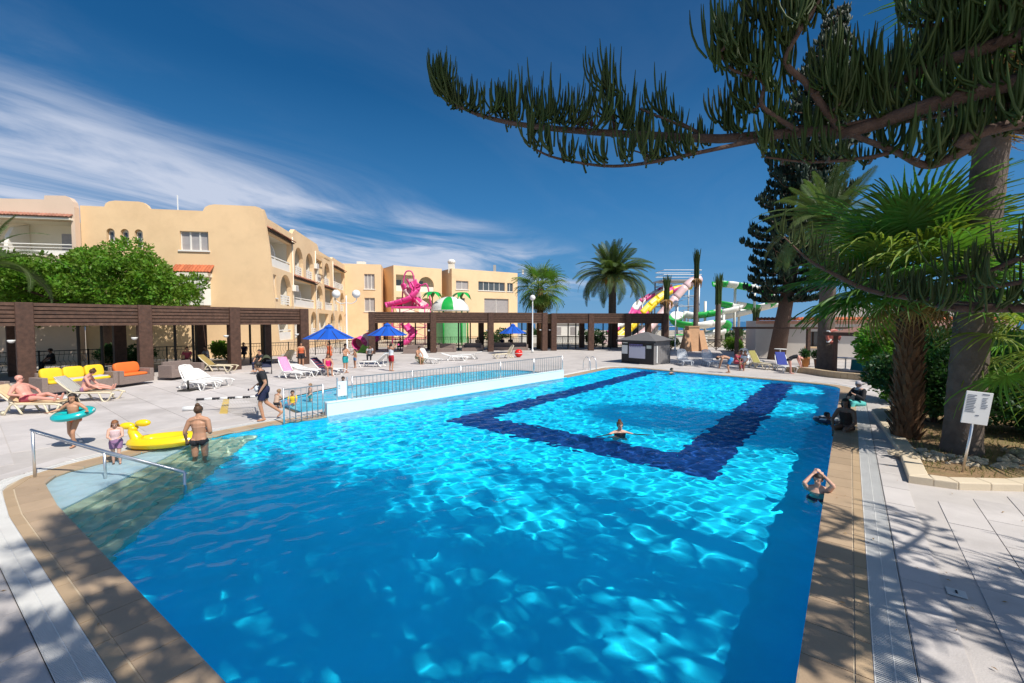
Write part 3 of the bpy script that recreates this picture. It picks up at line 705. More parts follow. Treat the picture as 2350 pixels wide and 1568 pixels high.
O, dx, inn = block((-12.3, 78.2), (.82, .57), 4.6, 11.6, 10, [rect(.5, 3.6, 8.0, 10.4), rect(1.6, 1.9, 5, 6)], m_stucco2)
recess(fb_, O, dx, inn, .45, 3.65, 7.98, 10.45, .351, 2.0, M('ochre_recess', (.55, .37, .16))); slab3(fb_, O, dx, inn, .5, 3.6, 8.0, 8.8, .1, .2, m_cream, 'balcony_rail')
O, dx, inn = block((-10.4, 75.2), (.84, .54), 13.6, H2, 14, [rect(.8, 3.2, 8.6, 10.1), rect(5.2, 10.8, 8.6, 10.2), rect(11.3, 12.6, 8.6, 10.2), rect(1.6, 2.5, 5.6, 7.1), rect(6.4, 11.6, 4.6, 7.2)], m_stucco2)
for a, b_, z0, z1, mu, g in ((.8, 3.2, 8.6, 10.1, 2, m_curtain), (5.2, 10.8, 8.6, 10.2, 5, m_glass), (11.3, 12.6, 8.6, 10.2, 2, m_glass), (1.6, 2.5, 5.6, 7.1, 1, m_glass), (6.4, 11.6, 4.6, 7.2, 2, m_curtain)):
    window(fb_, O, dx, inn, a, b_, z0, z1, mull=mu, glass=g)
ch = MB().box((-10.6, 76.4, 12.2), (1.0, 1.0, 1.6)).build('chimney', m_cream, fb_); MB().ball((-10.6, 76.4, 13.4), (.7, .7, .5)).build('cowl', m_wht, ch)
MB().box((-3.2, 80.6, 12.7), (.5, .5, 1.4)).build('chimney', m_grey, fb_)
MB().box((-24.5, 71, 12.4), (1.2, 1.0, .6)).build('roof_tank', m_wht, fb_)
MB().box((2.1, 83.5, 12.5), (.35, .35, .9)).build('chimney', m_wht, fb_)

# ---- pergolas
def pergola(label, P0, d, n, bay, depth, h=3.9, side_front=True, back_dir=None, plat=.0):
    d = Vector((d[0], d[1], 0)).normalized(); bk = Vector((-d.y, d.x, 0))
    if back_dir is not None and bk.dot(Vector((*back_dir, 0))) < 0: bk = -bk
    rz = math.atan2(d.y, d.x); P0 = Vector((P0[0], P0[1], 0))
    t = thing('pergola', label, 'pergola', P0, 0, 'timber pergolas around the pool'); q = lambda s, e, z: d * s + bk * e + Vector((0, 0, z))
    cw = .56; me_c = MB().box((0, 0, h / 2 - .03), (cw, cw, h - .06)).mesh('column', m_brown)
    for k in range(n + 1):
        for e in (0, depth):
            c = OB('column', me_c, t, q(k * bay, e, 0), (0, 0, rz)); md = c.modifiers.new('bevel', 'BEVEL'); md.width = .02; md.segments = 1
        # half-globe wall lamp on each front column
        sc_ = MB().lathe([(.01, -.10), (.07, -.085), (.12, -.04), (.14, .02), (.13, .04)], 10).build('lamp_shade', m_white, t, True, q(k * bay - cw / 2 - .12, .02, 2.15))
    L_ = bay - cw
    me_s = MB().box((0, 0, 0), (L_ + .02, .10, .135)).mesh('fascia_slat', m_brown2); me_b = MB().box((0, 0, 0), (L_ + .03, .16, 1.02)).mesh('fascia_beam', m_dkwood)
    me_sd = MB().box((0, 0, 0), (depth - cw + .02, .10, .135)).mesh('fascia_slat', m_brown2); me_bd = MB().box((0, 0, 0), (depth - cw + .03, .16, 1.02)).mesh('fascia_beam', m_dkwood)
    for k in range(n):
        for e, sg in ((0, -1), (depth, 1)):
            OB('fascia_beam', me_b, t, q((k + .5) * bay, e, h - .58), (0, 0, rz))
            for j in range(6): OB('fascia_slat', me_s, t, q((k + .5) * bay, e + sg * .13, h - .14 - j * .178), (0, 0, rz))
    for k, sg in ((0, -1), (n, 1)):
        OB('fascia_beam', me_bd, t, q(k * bay, depth / 2, h - .58), (0, 0, rz + math.pi / 2))
        for j in range(6): OB('fascia_slat', me_sd, t, q(k * bay + sg * .13, depth / 2, h - .14 - j * .178), (0, 0, rz + math.pi / 2))
    me_j = MB().box((0, 0, 0), (.07, depth - .3, .2)).mesh('roof_joist', m_dkwood); nj = int(n * bay / .28)
    for j in range(nj): OB('roof_joist', me_j, t, q((j + .5) * n * bay / nj, depth / 2, h - .22), (0, 0, rz))
    me_r = MB().box((0, 0, 0), (bay - .05, depth - .12, .05)).mesh('roof_panel', m_dkwood)
    for k in range(n): OB('roof_panel', me_r, t, q((k + .5) * bay, depth / 2, h - .085), (0, 0, rz))
    me_p = MB().tube([(0, 0, 0), (0, 0, h - .5)], .07, 8).mesh('post', m_iron)
    for k in range(n):
        OB('post', me_p, t, q((k + .5) * bay, depth * .55, 0)); OB('post', me_p, t, q((k + .72) * bay, depth * .55, 0))
    return t, q
PG0 = Vector((-21.6, 19.2)); PGd = Vector((7.6, 9.8))
perg1, pq1 = pergola('long brown timber pergola over the yellow sofa', PG0 - PGd / 3, PGd, 4, PGd.length / 3, 5.6, back_dir=(-.79, .61))
perg2, pq2 = pergola('brown timber pergola in front of the pink slide', (-13.0, 40.2), (16.3, 4.2), 3, 16.83 / 3, 5.2, h=3.95, back_dir=(0, 1))
perg3, pq3 = pergola('brown timber pergola beside the date palm', (4.3, 44.6), (1, .03), 3, 3.85, 5.0, back_dir=(0, 1))
# low terrace slab under the left pergola
pl = [pq1(-.6, -1.1, 0), pq1(19.5, -.6, 0), pq1(19.5, 8.5, 0), pq1(-.6, 8.5, 0)]; pl = [(p.x + perg1.location.x, p.y + perg1.location.y) for p in pl]
struct(MB().prism(pl, -.05, .14).build('terrace', m_plat))
# ---- black iron railings
def railing(label, pts, h=1.15, z=0.0, sp=.2):
    t = thing('iron_railing', label, 'railing', (0, 0, 0), 0, 'black iron railings'); pts = [Vector((p[0], p[1], z)) for p in pts]
    b = MB(); b.tube([p + Vector((0, 0, h)) for p in pts], .028, 6); b.build('top_rail', m_iron, t)
    b = MB(); b.tube([p + Vector((0, 0, .12)) for p in pts], .02, 5); b.tube([p + Vector((0, 0, h - .22)) for p in pts], .014, 5); b.build('lower_rail', m_iron, t)
    bal = MB()
    for a, c in zip(pts[:-1], pts[1:]):
        n = max(1, int((c - a).length / sp)); dv = (c - a).normalized()
        for k in range(n):
            p = a.lerp(c, k / n)
            if k % 10 == 0: MB().bar(p, p + Vector((0, 0, h + .05)), .06).build('post', m_iron, t)
            else: bal.tube([p + Vector((0, 0, .12)), p + dv * .06 + Vector((0, 0, .38)), p - dv * .06 + Vector((0, 0, .62)), p + Vector((0, 0, h - .2)), p + Vector((0, 0, h))], .012, 4, cap=False)
    o = bal.build('balusters', m_iron, t); o['kind'] = 'stuff'; return t
o_ = perg1.location; rr = lambda s, e: (o_.x + pq1(s, e, 0).x, o_.y + pq1(s, e, 0).y)
railing('black iron railing with curled bars behind the long pergola', [rr(-3, 7.6), rr(9, 7.6), rr(19, 7.4), rr(24, 6.2)], z=.14)
o2 = perg2.location; rr2 = lambda s, e: (o2.x + pq2(s, e, 0).x, o2.y + pq2(s, e, 0).y)
railing('black iron railing behind the pergola with the pink slide', [rr2(-6, 6.2), rr2(4, 6.6), rr2(16.5, 6.6)], z=.1)
railing('black iron railing behind the date palm pergola', [(4, 51.5), (16.5, 51.5)], z=.0)
# ================================================================ vegetation
m_bark = M('pine_bark', (.115, .070, .050), rough=.9, var=.3, scale=14, bump=.8, bscale=60)
m_pine = leafmat('araucaria_green', (.052, .080, .016), trans=.12, var=.35, scale=3, rnd=0, hue=.02)
m_pine_far = leafmat('araucaria_dark_green', (.016, .036, .018), trans=.1, var=.4, scale=.8, rnd=0)
m_fan = leafmat('fan_palm_green', (.10, .21, .035), trans=.38, var=.3, scale=2.0, rnd=.25, hue=.025)
m_fan2 = leafmat('fan_palm_yellow_green', (.20, .26, .045), trans=.38, var=.3, scale=2.0, rnd=.25, hue=.02)
m_date = leafmat('date_palm_green', (.075, .115, .035), trans=.25, var=.3, scale=1.0, rnd=.25)
m_dry = leafmat('dry_palm_leaf', (.34, .20, .075), trans=.3, var=.3, scale=2.0, rnd=.25)
m_trunk = M('palm_trunk', (.125, .095, .075), rough=.95, var=.3, scale=5, bump=.9, bscale=22)
m_boot = M('palm_leaf_base', (.15, .075, .035), rough=.9, var=.35, scale=9, rnd=.35, bump=.6, bscale=50)
m_leaf = leafmat('broad_leaf_green', (.12, .23, .022), trans=.35, var=.6, scale=1.6, rnd=0, hue=.035)
m_hedge = leafmat('hedge_green', (.030, .085, .022), trans=.25, var=.45, scale=2.0, rnd=0, hue=.02)
m_grass = leafmat('dry_grass', (.16, .17, .06), trans=.3, var=.4, scale=3)

def nrm(a): return a / np.maximum(np.linalg.norm(a, axis=-1, keepdims=True), 1e-9)
def fingers(base, side, L, r, sides=5, rings=5, rise=1.0, rng=RNG):
    "rope-like twigs: leave sideways, sweep round and stand up"
    n = len(base); t = np.linspace(0, 1, rings)
    base = np.asarray(base); side = np.asarray(side); L = np.asarray(L)[:, None, None]; r = np.asarray(r)
    a = (1 - (1 - t) ** 2.8)[None, :, None]; u = (t ** 1.2)[None, :, None]
    lean = rng.normal(0, .07, (n, 1, 3)); up = np.array([0, 0, 1.0]) + lean
    P = base[:, None, :] + side[:, None, :] * (.36 * L * a) + up * (L * u * .92 * rise)
    T = nrm(np.gradient(P, axis=1)); ref = np.broadcast_to(np.array([.37, .91, .13]), T.shape); X = nrm(np.cross(T, ref)); Y = np.cross(T, X)
    ang = np.arange(sides) * 2 * math.pi / sides; pr = np.array([1.0] * (rings - 2) + [.92, .28]) if rings > 2 else np.ones(rings)
    rad = r[:, None] * pr[None, :]
    V_ = P[:, :, None, :] + rad[:, :, None, None] * (X[:, :, None, :] * np.cos(ang)[None, None, :, None] + Y[:, :, None, :] * np.sin(ang)[None, None, :, None])
    idx = np.arange(n * rings * sides).reshape(n, rings, sides); nx = np.roll(idx, -1, axis=2)
    F = np.stack([idx[:, :-1], nx[:, :-1], nx[:, 1:], idx[:, 1:]], -1).reshape(-1, 4)
    return V_.reshape(-1, 3), F
class NP:
    def __init__(s): s.V = []; s.F = []; s.n = 0
    def add(s, V_, F): s.V.append(V_); s.F.append(F + s.n); s.n += len(V_)
    def mesh(s, name, mat, smooth=True): return npmesh(name, np.concatenate(s.V), np.concatenate(s.F), mat, smooth)

def tuft(store, p, axis, size, n, r=.0108, sides=5, rings=5, rng=RNG):
    "fan of upright twigs growing from a branch tip at p, spreading about axis"
    p = np.array(p); axis = np.array(axis, float); axis /= np.linalg.norm(axis) + 1e-9
    side = rng.normal(0, 1, (n, 3)); side[:, 2] = rng.uniform(-.25, .15, n); side = nrm(side) * rng.uniform(.25, 1.0, (n, 1)) + axis[None, :] * .55
    b = p[None, :] + axis[None, :] * rng.uniform(-.28, .22, (n, 1)) * size + rng.normal(0, .02, (n, 3))
    store.add(*fingers(b, side, size * rng.uniform(.6, 1.15, n), r * rng.uniform(.8, 1.2, n), sides, rings, rng=rng))

# ---- the Norfolk pine whose limbs hang into the picture
pine = thing('norfolk_pine', 'near Norfolk pine with rope like upright twigs on long bare limbs', 'tree', (8.2, 1.7, 0))
PO = Vector((8.2, 1.7, 0))
tr = MB(); tr.tube([(0, 0, -.1), (.02, .0, 3), (0, .05, 8), (.05, 0, 15)], [.36, .30, .21, .04], 12); tr.build('trunk', m_bark, pine, True)
near = NP(); twl = MB()
def limb(px, r0, r1, spacing, size, nf, start=0.0, end=1.0, sub=0, every=1.0):
    P = curve([q if isinstance(q, Vector) else DK(*q) for q in px], 30); rs = [.8 * KD * (r0 + (r1 - r0) * i / (len(P) - 1)) for i in range(len(P))]
    MB().tube([p - PO for p in P], rs, 8).build('limb', m_bark, pine, True)
    pts = resample(P, spacing * KD); m = len(pts)
    for i, p in enumerate(pts):
        f = i / max(1, m - 1)
        if f < start or f > end: continue
        if RNG.uniform() > every: continue
        t = pts[min(i + 1, m - 1)] - pts[max(i - 1, 0)]; t.normalize(); sd = t.cross(Vector((0, 0, 1))).normalized()
        ax = t * (-.3 if px[0][0] < px[-1][0] else .5) + sd * RNG.uniform(-1, 1) + Vector((0, 0, .15))
        off = sd * RNG.uniform(-.17, .17)
        q = p + off
        if off.length > .06: twl.tube([p - PO, (p + off * .5) - PO + Vector((0, 0, -.02)), q - PO], [.014, .011, .008], 5, cap=False)
        if q.y > 1.2: tuft(near, q - PO, ax, KD * size * 1.12 * RNG.uniform(.7, 1.25), int(nf * 1.2 * RNG.uniform(.6, 1.3)), .0083)
    return P
trunk_hook = lambda z: PO + Vector((0, 0, z))
KD = .74
DK = lambda x, y, Z: Vector(D(x, y, Z * KD))
# main limb, from its tip to the trunk
limb([(1012, 205, 5.6), (1059, 247, 5.6), (1137, 275, 5.5), (1230, 291, 5.4), (1356, 303, 5.3), (1480, 310, 5.2), (1652, 319, 5.0), (1881, 300, 4.7), (1944, 306, 4.6), (2116, 247, 4.3), (2400, 170, 4.0), trunk_hook(5.6)], .018, .10, .26, .38, 16, start=.0, end=.22)
limb([(1881, 300, 4.7), (2116, 247, 4.3), (2400, 170, 4.0), (2560, 140, 3.8)], .02, .03, .22, .42, 15)
limb([(1480, 312, 5.2), (1652, 320, 5.0), (1881, 302, 4.7)], .015, .02, .34, .30, 12)
for (x, y, z, s, n) in ((1022, 225, 5.6, .55, 30), (1045, 240, 5.55, .48, 22), (1150, 262, 5.5, .42, 20), (1175, 268, 5.5, .40, 20), (1238, 272, 5.4, .46, 26), (1290, 285, 5.4, .3, 12), (1412, 275, 5.3, .62, 30), (1400, 215, 5.3, .55, 22), (1440, 285, 5.25, .34, 14), (1525, 262, 5.3, .40, 20), (1545, 300, 5.2, .32, 14), (1655, 285, 5.1, .42, 20), (1680, 300, 5.1, .34, 16)):
    tuft(near, DK(x, y, z) - PO, (-.5, .1, .25), s * KD, n, .0085)
for a, b in (((1410, 300, 5.3), (1400, 215, 5.3)), ((1606, 306, 5.1), (1468, 250, 5.2)), ((1238, 291, 5.4), (1240, 272, 5.4)), ((1606, 306, 5.1), (1525, 262, 5.3))): MB().tube([DK(*a) - PO, DK(*b) - PO], [.014, .008], 6).build('limb', m_bark, pine, True)
# the drooping lower limb
limb([(1222, 340, 5.0), (1277, 363, 5.0), (1387, 381, 4.9), (1480, 375, 4.85), (1606, 350, 4.8), (1690, 332, 4.8), (1760, 318, 4.8)], .014, .035, .21, .33, 12, end=.72)
limb([(1450, 345, 5.0), (1520, 362, 4.95), (1606, 352, 4.9)], .01, .016, .2, .26, 9)
# limb to the right, sagging then rising to the trunk
limb([(1944, 306, 4.6), (2053, 347, 4.4), (2131, 380, 4.3), (2225, 341, 4.1), (2420, 260, 3.9), trunk_hook(5.2)], .032, .07, .22, .40, 15, start=.05)
limb([(1750, 360, 4.9), (1860, 372, 4.7), (1990, 362, 4.5), (2053, 347, 4.4)], .012, .03, .2, .28, 11)
# upper limbs
limb([(1906, -40, 4.3), (1853, 44, 4.4), (1835, 72, 4.4), (1803, 141, 4.5), (1847, 188, 4.6), (1881, 234, 4.6), (1929, 300, 4.6)], .016, .05, .24, .42, 15, end=.95)
limb([(1650, 120, 4.7), (1680, 160, 4.7), (1750, 188, 4.65), (1747, 238, 4.65), (1781, 269, 4.7), (1830, 300, 4.7)], .014, .035, .2, .42, 17)
for (x, y, z, s, n) in ((1640, 140, 4.7, .50, 22), (1680, 130, 4.7, .5, 20), (1715, 105, 4.7, .52, 22), (1740, 60, 4.6, .45, 18), (1790, 80, 4.5, .55, 24), (1830, 40, 4.4, .6, 26), (1870, 10, 4.4, .5, 20), (1700, 170, 4.7, .4, 18), (1760, 150, 4.6, .35, 12), (1900, 190, 4.6, .5, 22), (1960, 210, 4.6, .5, 22), (2010, 200, 4.5, .5, 22)):
    tuft(near, DK(x, y, z) - PO, (-.3, .1, .5), s * KD, n, .0085)
limb([(1870, 245, 4.9), (1960, 240, 4.8), (2060, 190, 4.6), (2180, 130, 4.4), (2400, 60, 4.0), trunk_hook(6.4)], .02, .09, .19, .46, 17)
limb([(2080, 175, 5.0), (2170, 150, 4.8), (2260, 110, 4.5), (2420, 40, 4.1), trunk_hook(6.9)], .02, .08, .18, .50, 18)
limb([(2080, 60, 4.6), (2180, 55, 4.4), (2300, 20, 4.1), (2450, -40, 3.9)], .02, .05, .17, .55, 20)
limb([(2020, 290, 4.9), (2130, 270, 4.7), (2250, 250, 4.4), (2400, 240, 4.1)], .02, .05, .17, .45, 17)
limb([(2150, 330, 4.9), (2250, 300, 4.6), (2380, 300, 4.2)], .02, .05, .17, .42, 15)
# the low limb across the fan palm
limb([(1800, 545, 6.6), (1850, 592, 6.4), (1900, 622, 6.2), (2000, 668, 5.9), (2150, 690, 5.4), (2350, 708, 4.8), trunk_hook(3.2)], .012, .07, .20, .40, 9, end=.60)
limb([(2050, 672, 5.8), (2150, 690, 5.4), (2300, 700, 5.0), (2420, 706, 4.7)], .012, .03, .3, .32, 7)
limb([(2180, 640, 5.2), (2260, 625, 5.0), (2350, 590, 4.7), (2450, 570, 4.4)], .02, .04, .2, .40, 11)
limb([(2240, 660, 4.9), (2330, 650, 4.6), (2440, 620, 4.3)], .02, .04, .24, .36, 9)
# whorls higher up, above the frame
def whorl_tree(store, lim, origin, zs, rmax, rmin, k, rng, dens=.34, size=.5, nf=8, skip=None, sides=4, rings=4, fr=.018):
    for i, z in enumerate(zs):
        f = i / max(1, len(zs) - 1); L_ = rmax + (rmin - rmax) * f; a0 = rng.uniform(0, 6.3)
        for j in range(k):
            a = a0 + 2 * math.pi * j / k + rng.uniform(-.25, .25); l = L_ * rng.uniform(.8, 1.1)
            dv = Vector((math.cos(a), math.sin(a), 0))
            if skip and skip(a, z, l): continue
            P = [Vector((0, 0, z)), Vector((0, 0, z)) + dv * l * .4 + Vector((0, 0, -.02 * l)), Vector((0, 0, z)) + dv * l * .8 + Vector((0, 0, .02 * l)), Vector((0, 0, z)) + dv * l + Vector((0, 0, .16 * l))]
            P = curve(P, 9); P = [p + Vector(origin) for p in P]
            lim.tube(P, [.07 * (1 - .85 * q / (len(P) - 1)) * (.5 + .5 * l / rmax) for q in range(len(P))], 5, cap=False)
            pts = resample(P, dens)
            for q, p in enumerate(pts):
                ff = q / len(pts)
                if ff < .22: continue
                sd = dv.cross(Vector((0, 0, 1))); w = (1 - abs(ff - .55)) * .42 * min(1.5, l * .4)
                for s in (-1, 1):
                    tuft(store, p + sd * s * rng.uniform(.1, 1) * w, dv * .7 + sd * s, size * rng.uniform(.7, 1.2), nf, fr, sides, rings, rng)
r2 = np.random.RandomState(3)
whorl_tree(near, twl, (0, 0, 0), [9.0, 10.2, 11.4, 12.6, 13.6, 14.4], 1.5, .5, 5, r2, dens=.4, size=.5, nf=7)
whorl_tree(near, twl, (0, 0, 0), [4.6, 5.6, 6.6, 7.6], 2.9, 2.2, 7, np.random.RandomState(13), dens=.34, size=.55, nf=9, skip=lambda a, z, l: math.cos(a) < -.72 or (math.sin(a) > .45 and math.cos(a) < .6))
# a cluster of dead brown twigs on the long limb
dead = NP()
for q in range(5): tuft(dead, DK(1325 + q * 9, 285 + (q % 2) * 8, 5.3) - PO, (-.4, .1, -.2), .16, 12, .0045)
OB('dead_twigs', dead.mesh('dead_twigs', M('dead_twig', (.13, .055, .045))), pine)
OB('foliage', near.mesh('foliage', m_pine), pine); o = twl.build('side_twigs', m_bark, pine, True); o['kind'] = 'stuff'
# a second, taller pine behind the camera: its crown throws the shade over the near end of the pool
pine2 = thing('norfolk_pine', 'taller Norfolk pine standing behind the pool corner, shading the near water', 'tree', (4.4, -1.2, 0))
tb = MB(); tb.tube([(0, 0, -.1), (0, 0, 6), (0, 0, 18.3)], [.4, .3, .05], 10); tb.build('trunk', m_bark, pine2, True)
n2 = NP(); l2 = MB(); whorl_tree(n2, l2, (0, 0, 0), [8.2, 9.3, 10.4, 11.5, 12.6, 13.7, 14.8, 15.9, 17.0, 17.8], 4.5, 1.8, 7, np.random.RandomState(9), dens=.32, size=.62, nf=9, fr=.028)
OB('foliage', n2.mesh('foliage', m_pine), pine2); o = l2.build('limbs', m_bark, pine2, True); o['kind'] = 'stuff'
# ---- the tall far Norfolk pine
fp = thing('norfolk_pine', 'tall dark Norfolk pine leaning beside the white restaurant', 'tree', (20.9, 34.2, 0))
tb = MB(); lean = lambda z: Vector((4.0 * z / 27, 0, z)); tb.tube([lean(z) for z in (-.1, 4, 10, 18, 27)], [.62, .5, .38, .24, .04], 12); tb.build('trunk', m_bark, fp, True)
n3 = NP(); l3 = MB(); rf = np.random.RandomState(5); zs = np.linspace(4.6, 26.2, 31)
for i, z in enumerate(zs):
    Lr = 3.5 if z < 16 else 3.5 - (z - 16) / 10.2 * 2.6
    if z < 6: Lr *= .8
    Lr *= rf.uniform(.82, 1.12)
    whorl_tree(n3, l3, lean(z), [0], Lr, Lr, 6, rf, dens=.38, size=.5, nf=11, sides=3, rings=3, fr=.075)
OB('foliage', n3.mesh('foliage', m_pine_far), fp); o = l3.build('limbs', m_bark, fp, True); o['kind'] = 'stuff'

# ---- palms
def fan_leaf(name, mat, R_=.9, pet=.9, nseg=30, droop=.35, spread=2.3, rng=None):
    rng = rng or RNG; b = MB(); b.tube([(0, 0, 0), (0, pet * .5, .03), (0, pet, 0)], [.022, .016, .012], 5)
    for k in range(nseg):
        a = -spread + 2 * spread * k / (nseg - 1); dx_, dy_ = math.sin(a), math.cos(a); l = R_ * (.72 + .28 * math.cos(a * .7)) * rng.uniform(.88, 1.08)
        px_, py_ = dy_, -dx_; fold = .03 if k % 2 else -.01; dr = droop * rng.uniform(.6, 1.5)
        st = []
        for t in (.04, .35, .62, .84, 1.0):
            w = (.5 * 2 * spread / nseg) * l * min(t, .45) * 1.0 * (1 if t < .5 else max(.05, (1 - t) / .62)); zz = -dr * l * max(0, t - .35) ** 2 * 1.6 + .06 * l * math.cos(a) * t
            cx_, cy_ = dx_ * l * t, pet + dy_ * l * t
            st.append(((cx_ - px_ * w, cy_ - py_ * w, zz), (cx_, cy_, zz + fold * t), (cx_ + px_ * w, cy_ + py_ * w, zz)))
        vs = [q for s in st for q in s]; b.add(vs, [(i * 3 + j, i * 3 + j + 1, i * 3 + 4 + j, i * 3 + 3 + j) for i in range(4) for j in (0, 1)])
    return b.mesh(name, mat)
def feather(name, mat, L_=4.2, arch_=.55, nl=42, ll=.55, rng=None):
    rng = rng or RNG; b = MB(); P = []
    for i in range(nl + 1):
        t = i / nl; th = .22 - arch_ * t ** 1.3; P.append((P[-1] if P else Vector((0, 0, 0))) + (Vector((0, math.cos(th), math.sin(th))) * (L_ / nl) if P else Vector((0, 0, 0))))
    b.tube(P[::3], [.05 * (1 - .85 * i / (len(P[::3]) - 1)) for i in range(len(P[::3]))], 5, cap=False)
    for i in range(3, nl + 1):
        t = i / nl; p = P[i]; tg = (P[i] - P[i - 1]).normalized(); l = ll * (math.sin(math.pi * (t * .86 + .12)) ** .6) * rng.uniform(.85, 1.1)
        for s in (-1, 1):
            d = (Vector((s, 0, 0)) * .78 + tg * .62 + Vector((0, 0, .25 - .35 * t))).normalized(); e = p + d * l + Vector((0, 0, -.12 * l)); m_ = p + d * l * .5
            w = tg * .035; b.add([p - w * .6, p + w * .6, m_ + w, e, m_ - w], [(0, 1, 2, 4), (4, 2, 3)])
    return b.mesh(name, mat)
def crown(t, top, meshes, n, elo, ehi, rng, sc=1.0, name='palm_leaf', roll=.3):
    for i in range(n):
        az = i * 2.39996 + rng.uniform(-.2, .2); f = i / max(1, n - 1); el = ehi + (elo - ehi) * f ** .85 + rng.uniform(-.12, .12)
        me = meshes[int(rng.randint(len(meshes)))] if not isinstance(meshes, dict) else meshes['young' if f < .3 else 'old' if f > .72 else 'mid']
        s = sc * rng.uniform(.85, 1.1)
        OB(name, me, t, (top[0] + math.cos(az) * .12, top[1] + math.sin(az) * .12, top[2] - f * .35), Matrix.Rotation(az - math.pi / 2, 3, 'Z').to_quaternion().to_matrix().to_4x4().to_euler() if False else (Matrix.Rotation(az - math.pi / 2, 3, 'Z') @ Matrix.Rotation(el, 3, 'X') @ Matrix.Rotation(rng.uniform(-roll, roll), 3, 'Y')).to_euler(), (s, s, s))
def ringed_trunk(t, h, r0, r1, lean=(0, 0), n=10, seed=0, flare=1.25):
    zs_ = [h * i / 40 for i in range(41)]; P = [Vector((lean[0] * (z / h) ** 1.3, lean[1] * z / h, z - .1)) for z in zs_]
    rs = [(r0 + (r1 - r0) * (z / h) ** .8) * (1 + (flare - 1) * max(0, 1 - z / .9) ** 2) * (1 + .018 * ((i % 2) * 2 - 1) + .02 * noise.noise(Vector((seed, 0, z)))) for i, z in enumerate(zs_)]
    return MB().tube(P, rs, 18).build('trunk', m_trunk, t, True)
fanA = fan_leaf('palm_leaf', m_fan, .95, .85, 30, .30); fanB = fan_leaf('palm_leaf', m_fan, 1.05, .95, 32, .5); fanC = fan_leaf('palm_leaf', m_fan2, .9, .8, 28, .75); fanD = fan_leaf('palm_leaf', m_dry, .8, .7, 22, 1.3, 1.9)
# big Washingtonia with the tall grey trunk
wp = thing('fan_palm', 'tall thick grey trunked fan palm beside the white notice board', 'palm tree', G(2205, 1048))
ringed_trunk(wp, 9.4, .33, .27, lean=(.5, .0), flare=1.15); tp = (.5, 0, 9.5); rg = np.random.RandomState(21)
crown(wp, tp, [fanA, fanB, fanB, fanC], 28, -.7, 1.35, rg, 1.2)
crown(wp, (tp[0], 0, 9.2), [fanD], 30, -1.58, -1.25, rg, 1.35, 'dry_leaf', roll=.1)
# shaggy palm in the bed
sp = thing('fan_palm', 'shorter fan palm with shaggy brown leaf bases and a dense green crown', 'palm tree', G(2078, 1012))
MB().tube([(0, 0, -.1), (0, 0, 1.6), (-.03, 0, 4.0)], [.26, .24, .21], 14).build('trunk', m_boot, sp, True)
bt = MB(); bt.add([(-.075, 0, 0), (.075, 0, 0), (.05, .07, .17), (-.05, .07, .17), (-.06, .04, -.02), (.06, .04, -.02), (.022, .15, .30), (-.022, .15, .30)], [(4, 5, 1, 0), (0, 1, 2, 3), (3, 2, 6, 7), (5, 4, 7, 6), (1, 5, 6, 2), (4, 0, 3, 7)]); me_bt = bt.mesh('leaf_base', m_boot); rg = np.random.RandomState(4)
for i in range(285):
    a = i * 2.39996; z = .05 + 3.75 * i / 285; r = .285 - .045 * z / 3.7; s = rg.uniform(.65, 1.0)
    OB('leaf_base', me_bt, sp, (-math.sin(a - 0) * -0 + math.cos(a) * (r - .06), math.sin(a) * (r - .06), z), (rg.uniform(-.2, .2), rg.uniform(-.15, .15), a - math.pi / 2), (s, s, s))
crown(sp, (-.03, 0, 4.15), [fanA, fanA, fanB, fanC], 58, -.30, 1.35, rg, 1.4)
crown(sp, (-.03, 0, 4.0), [fanC, fanD], 12, -.95, -.4, rg, .85)
# young fan palm behind the notice
yp = thing('fan_palm', 'young fan palm with bright drooping fans right of the grey palm trunk', 'palm tree', (11.1, 8.8, 0))
MB().tube([(0, 0, -.1), (0, 0, 2.6)], [.2, .16], 10).build('trunk', m_boot, yp, True); crown(yp, (0, 0, 2.75), [fanC, fanB, fanC], 22, -.9, 1.0, np.random.RandomState(8), 1.0)
# date palms
fr_y = feather('frond', m_date, 3.6, .55, 42, .6); fr_m = feather('frond', m_date, 4.4, 1.35, 52, .72); fr_o = feather('frond', m_date, 4.8, 2.0, 54, .7)
def date_palm(label, base, h, r, n, sc, seed, trunkmat=m_trunk, dates=True, elo=-1.0):
    t = thing('date_palm', label, 'palm tree', base); ringed_trunk(t, h, r, r * .85, seed=seed)
    rg = np.random.RandomState(seed); crown(t, (0, 0, h), {'young': fr_y, 'mid': fr_m, 'old': fr_o}, n, elo, 1.35, rg, sc, 'frond', roll=.5)
    if dates:
        for i in range(9):
            a = i * .7 + .2; b = MB(); p = Vector((math.cos(a) * .3, math.sin(a) * .3, h - .1)); e = p + Vector((math.cos(a) * .7, math.sin(a) * .7, -.1))
            b.tube([p, (p + e) / 2 + Vector((0, 0, .25)), e], .035, 5); q = NP()
            for k in range(16): b.tube([e, e + Vector((random.uniform(-.28, .28), random.uniform(-.28, .28), random.uniform(-.9, -.5)))], [.02, .03], 4)
            b.build('date_bunch', M('orange_dates', (.50, .24, .04), var=.3), t)
    return t
date_palm('large date palm with orange fruit rising behind the timber pergola', (11.6, 50.2, 0), 8.4, .48, 96, 1.1, 31, elo=-.15)
date_palm('date palm with a life ring on its trunk at the pool end', (19.3, 26.6, 0), 9.0, .46, 48, .95, 33, dates=False, elo=-.2)
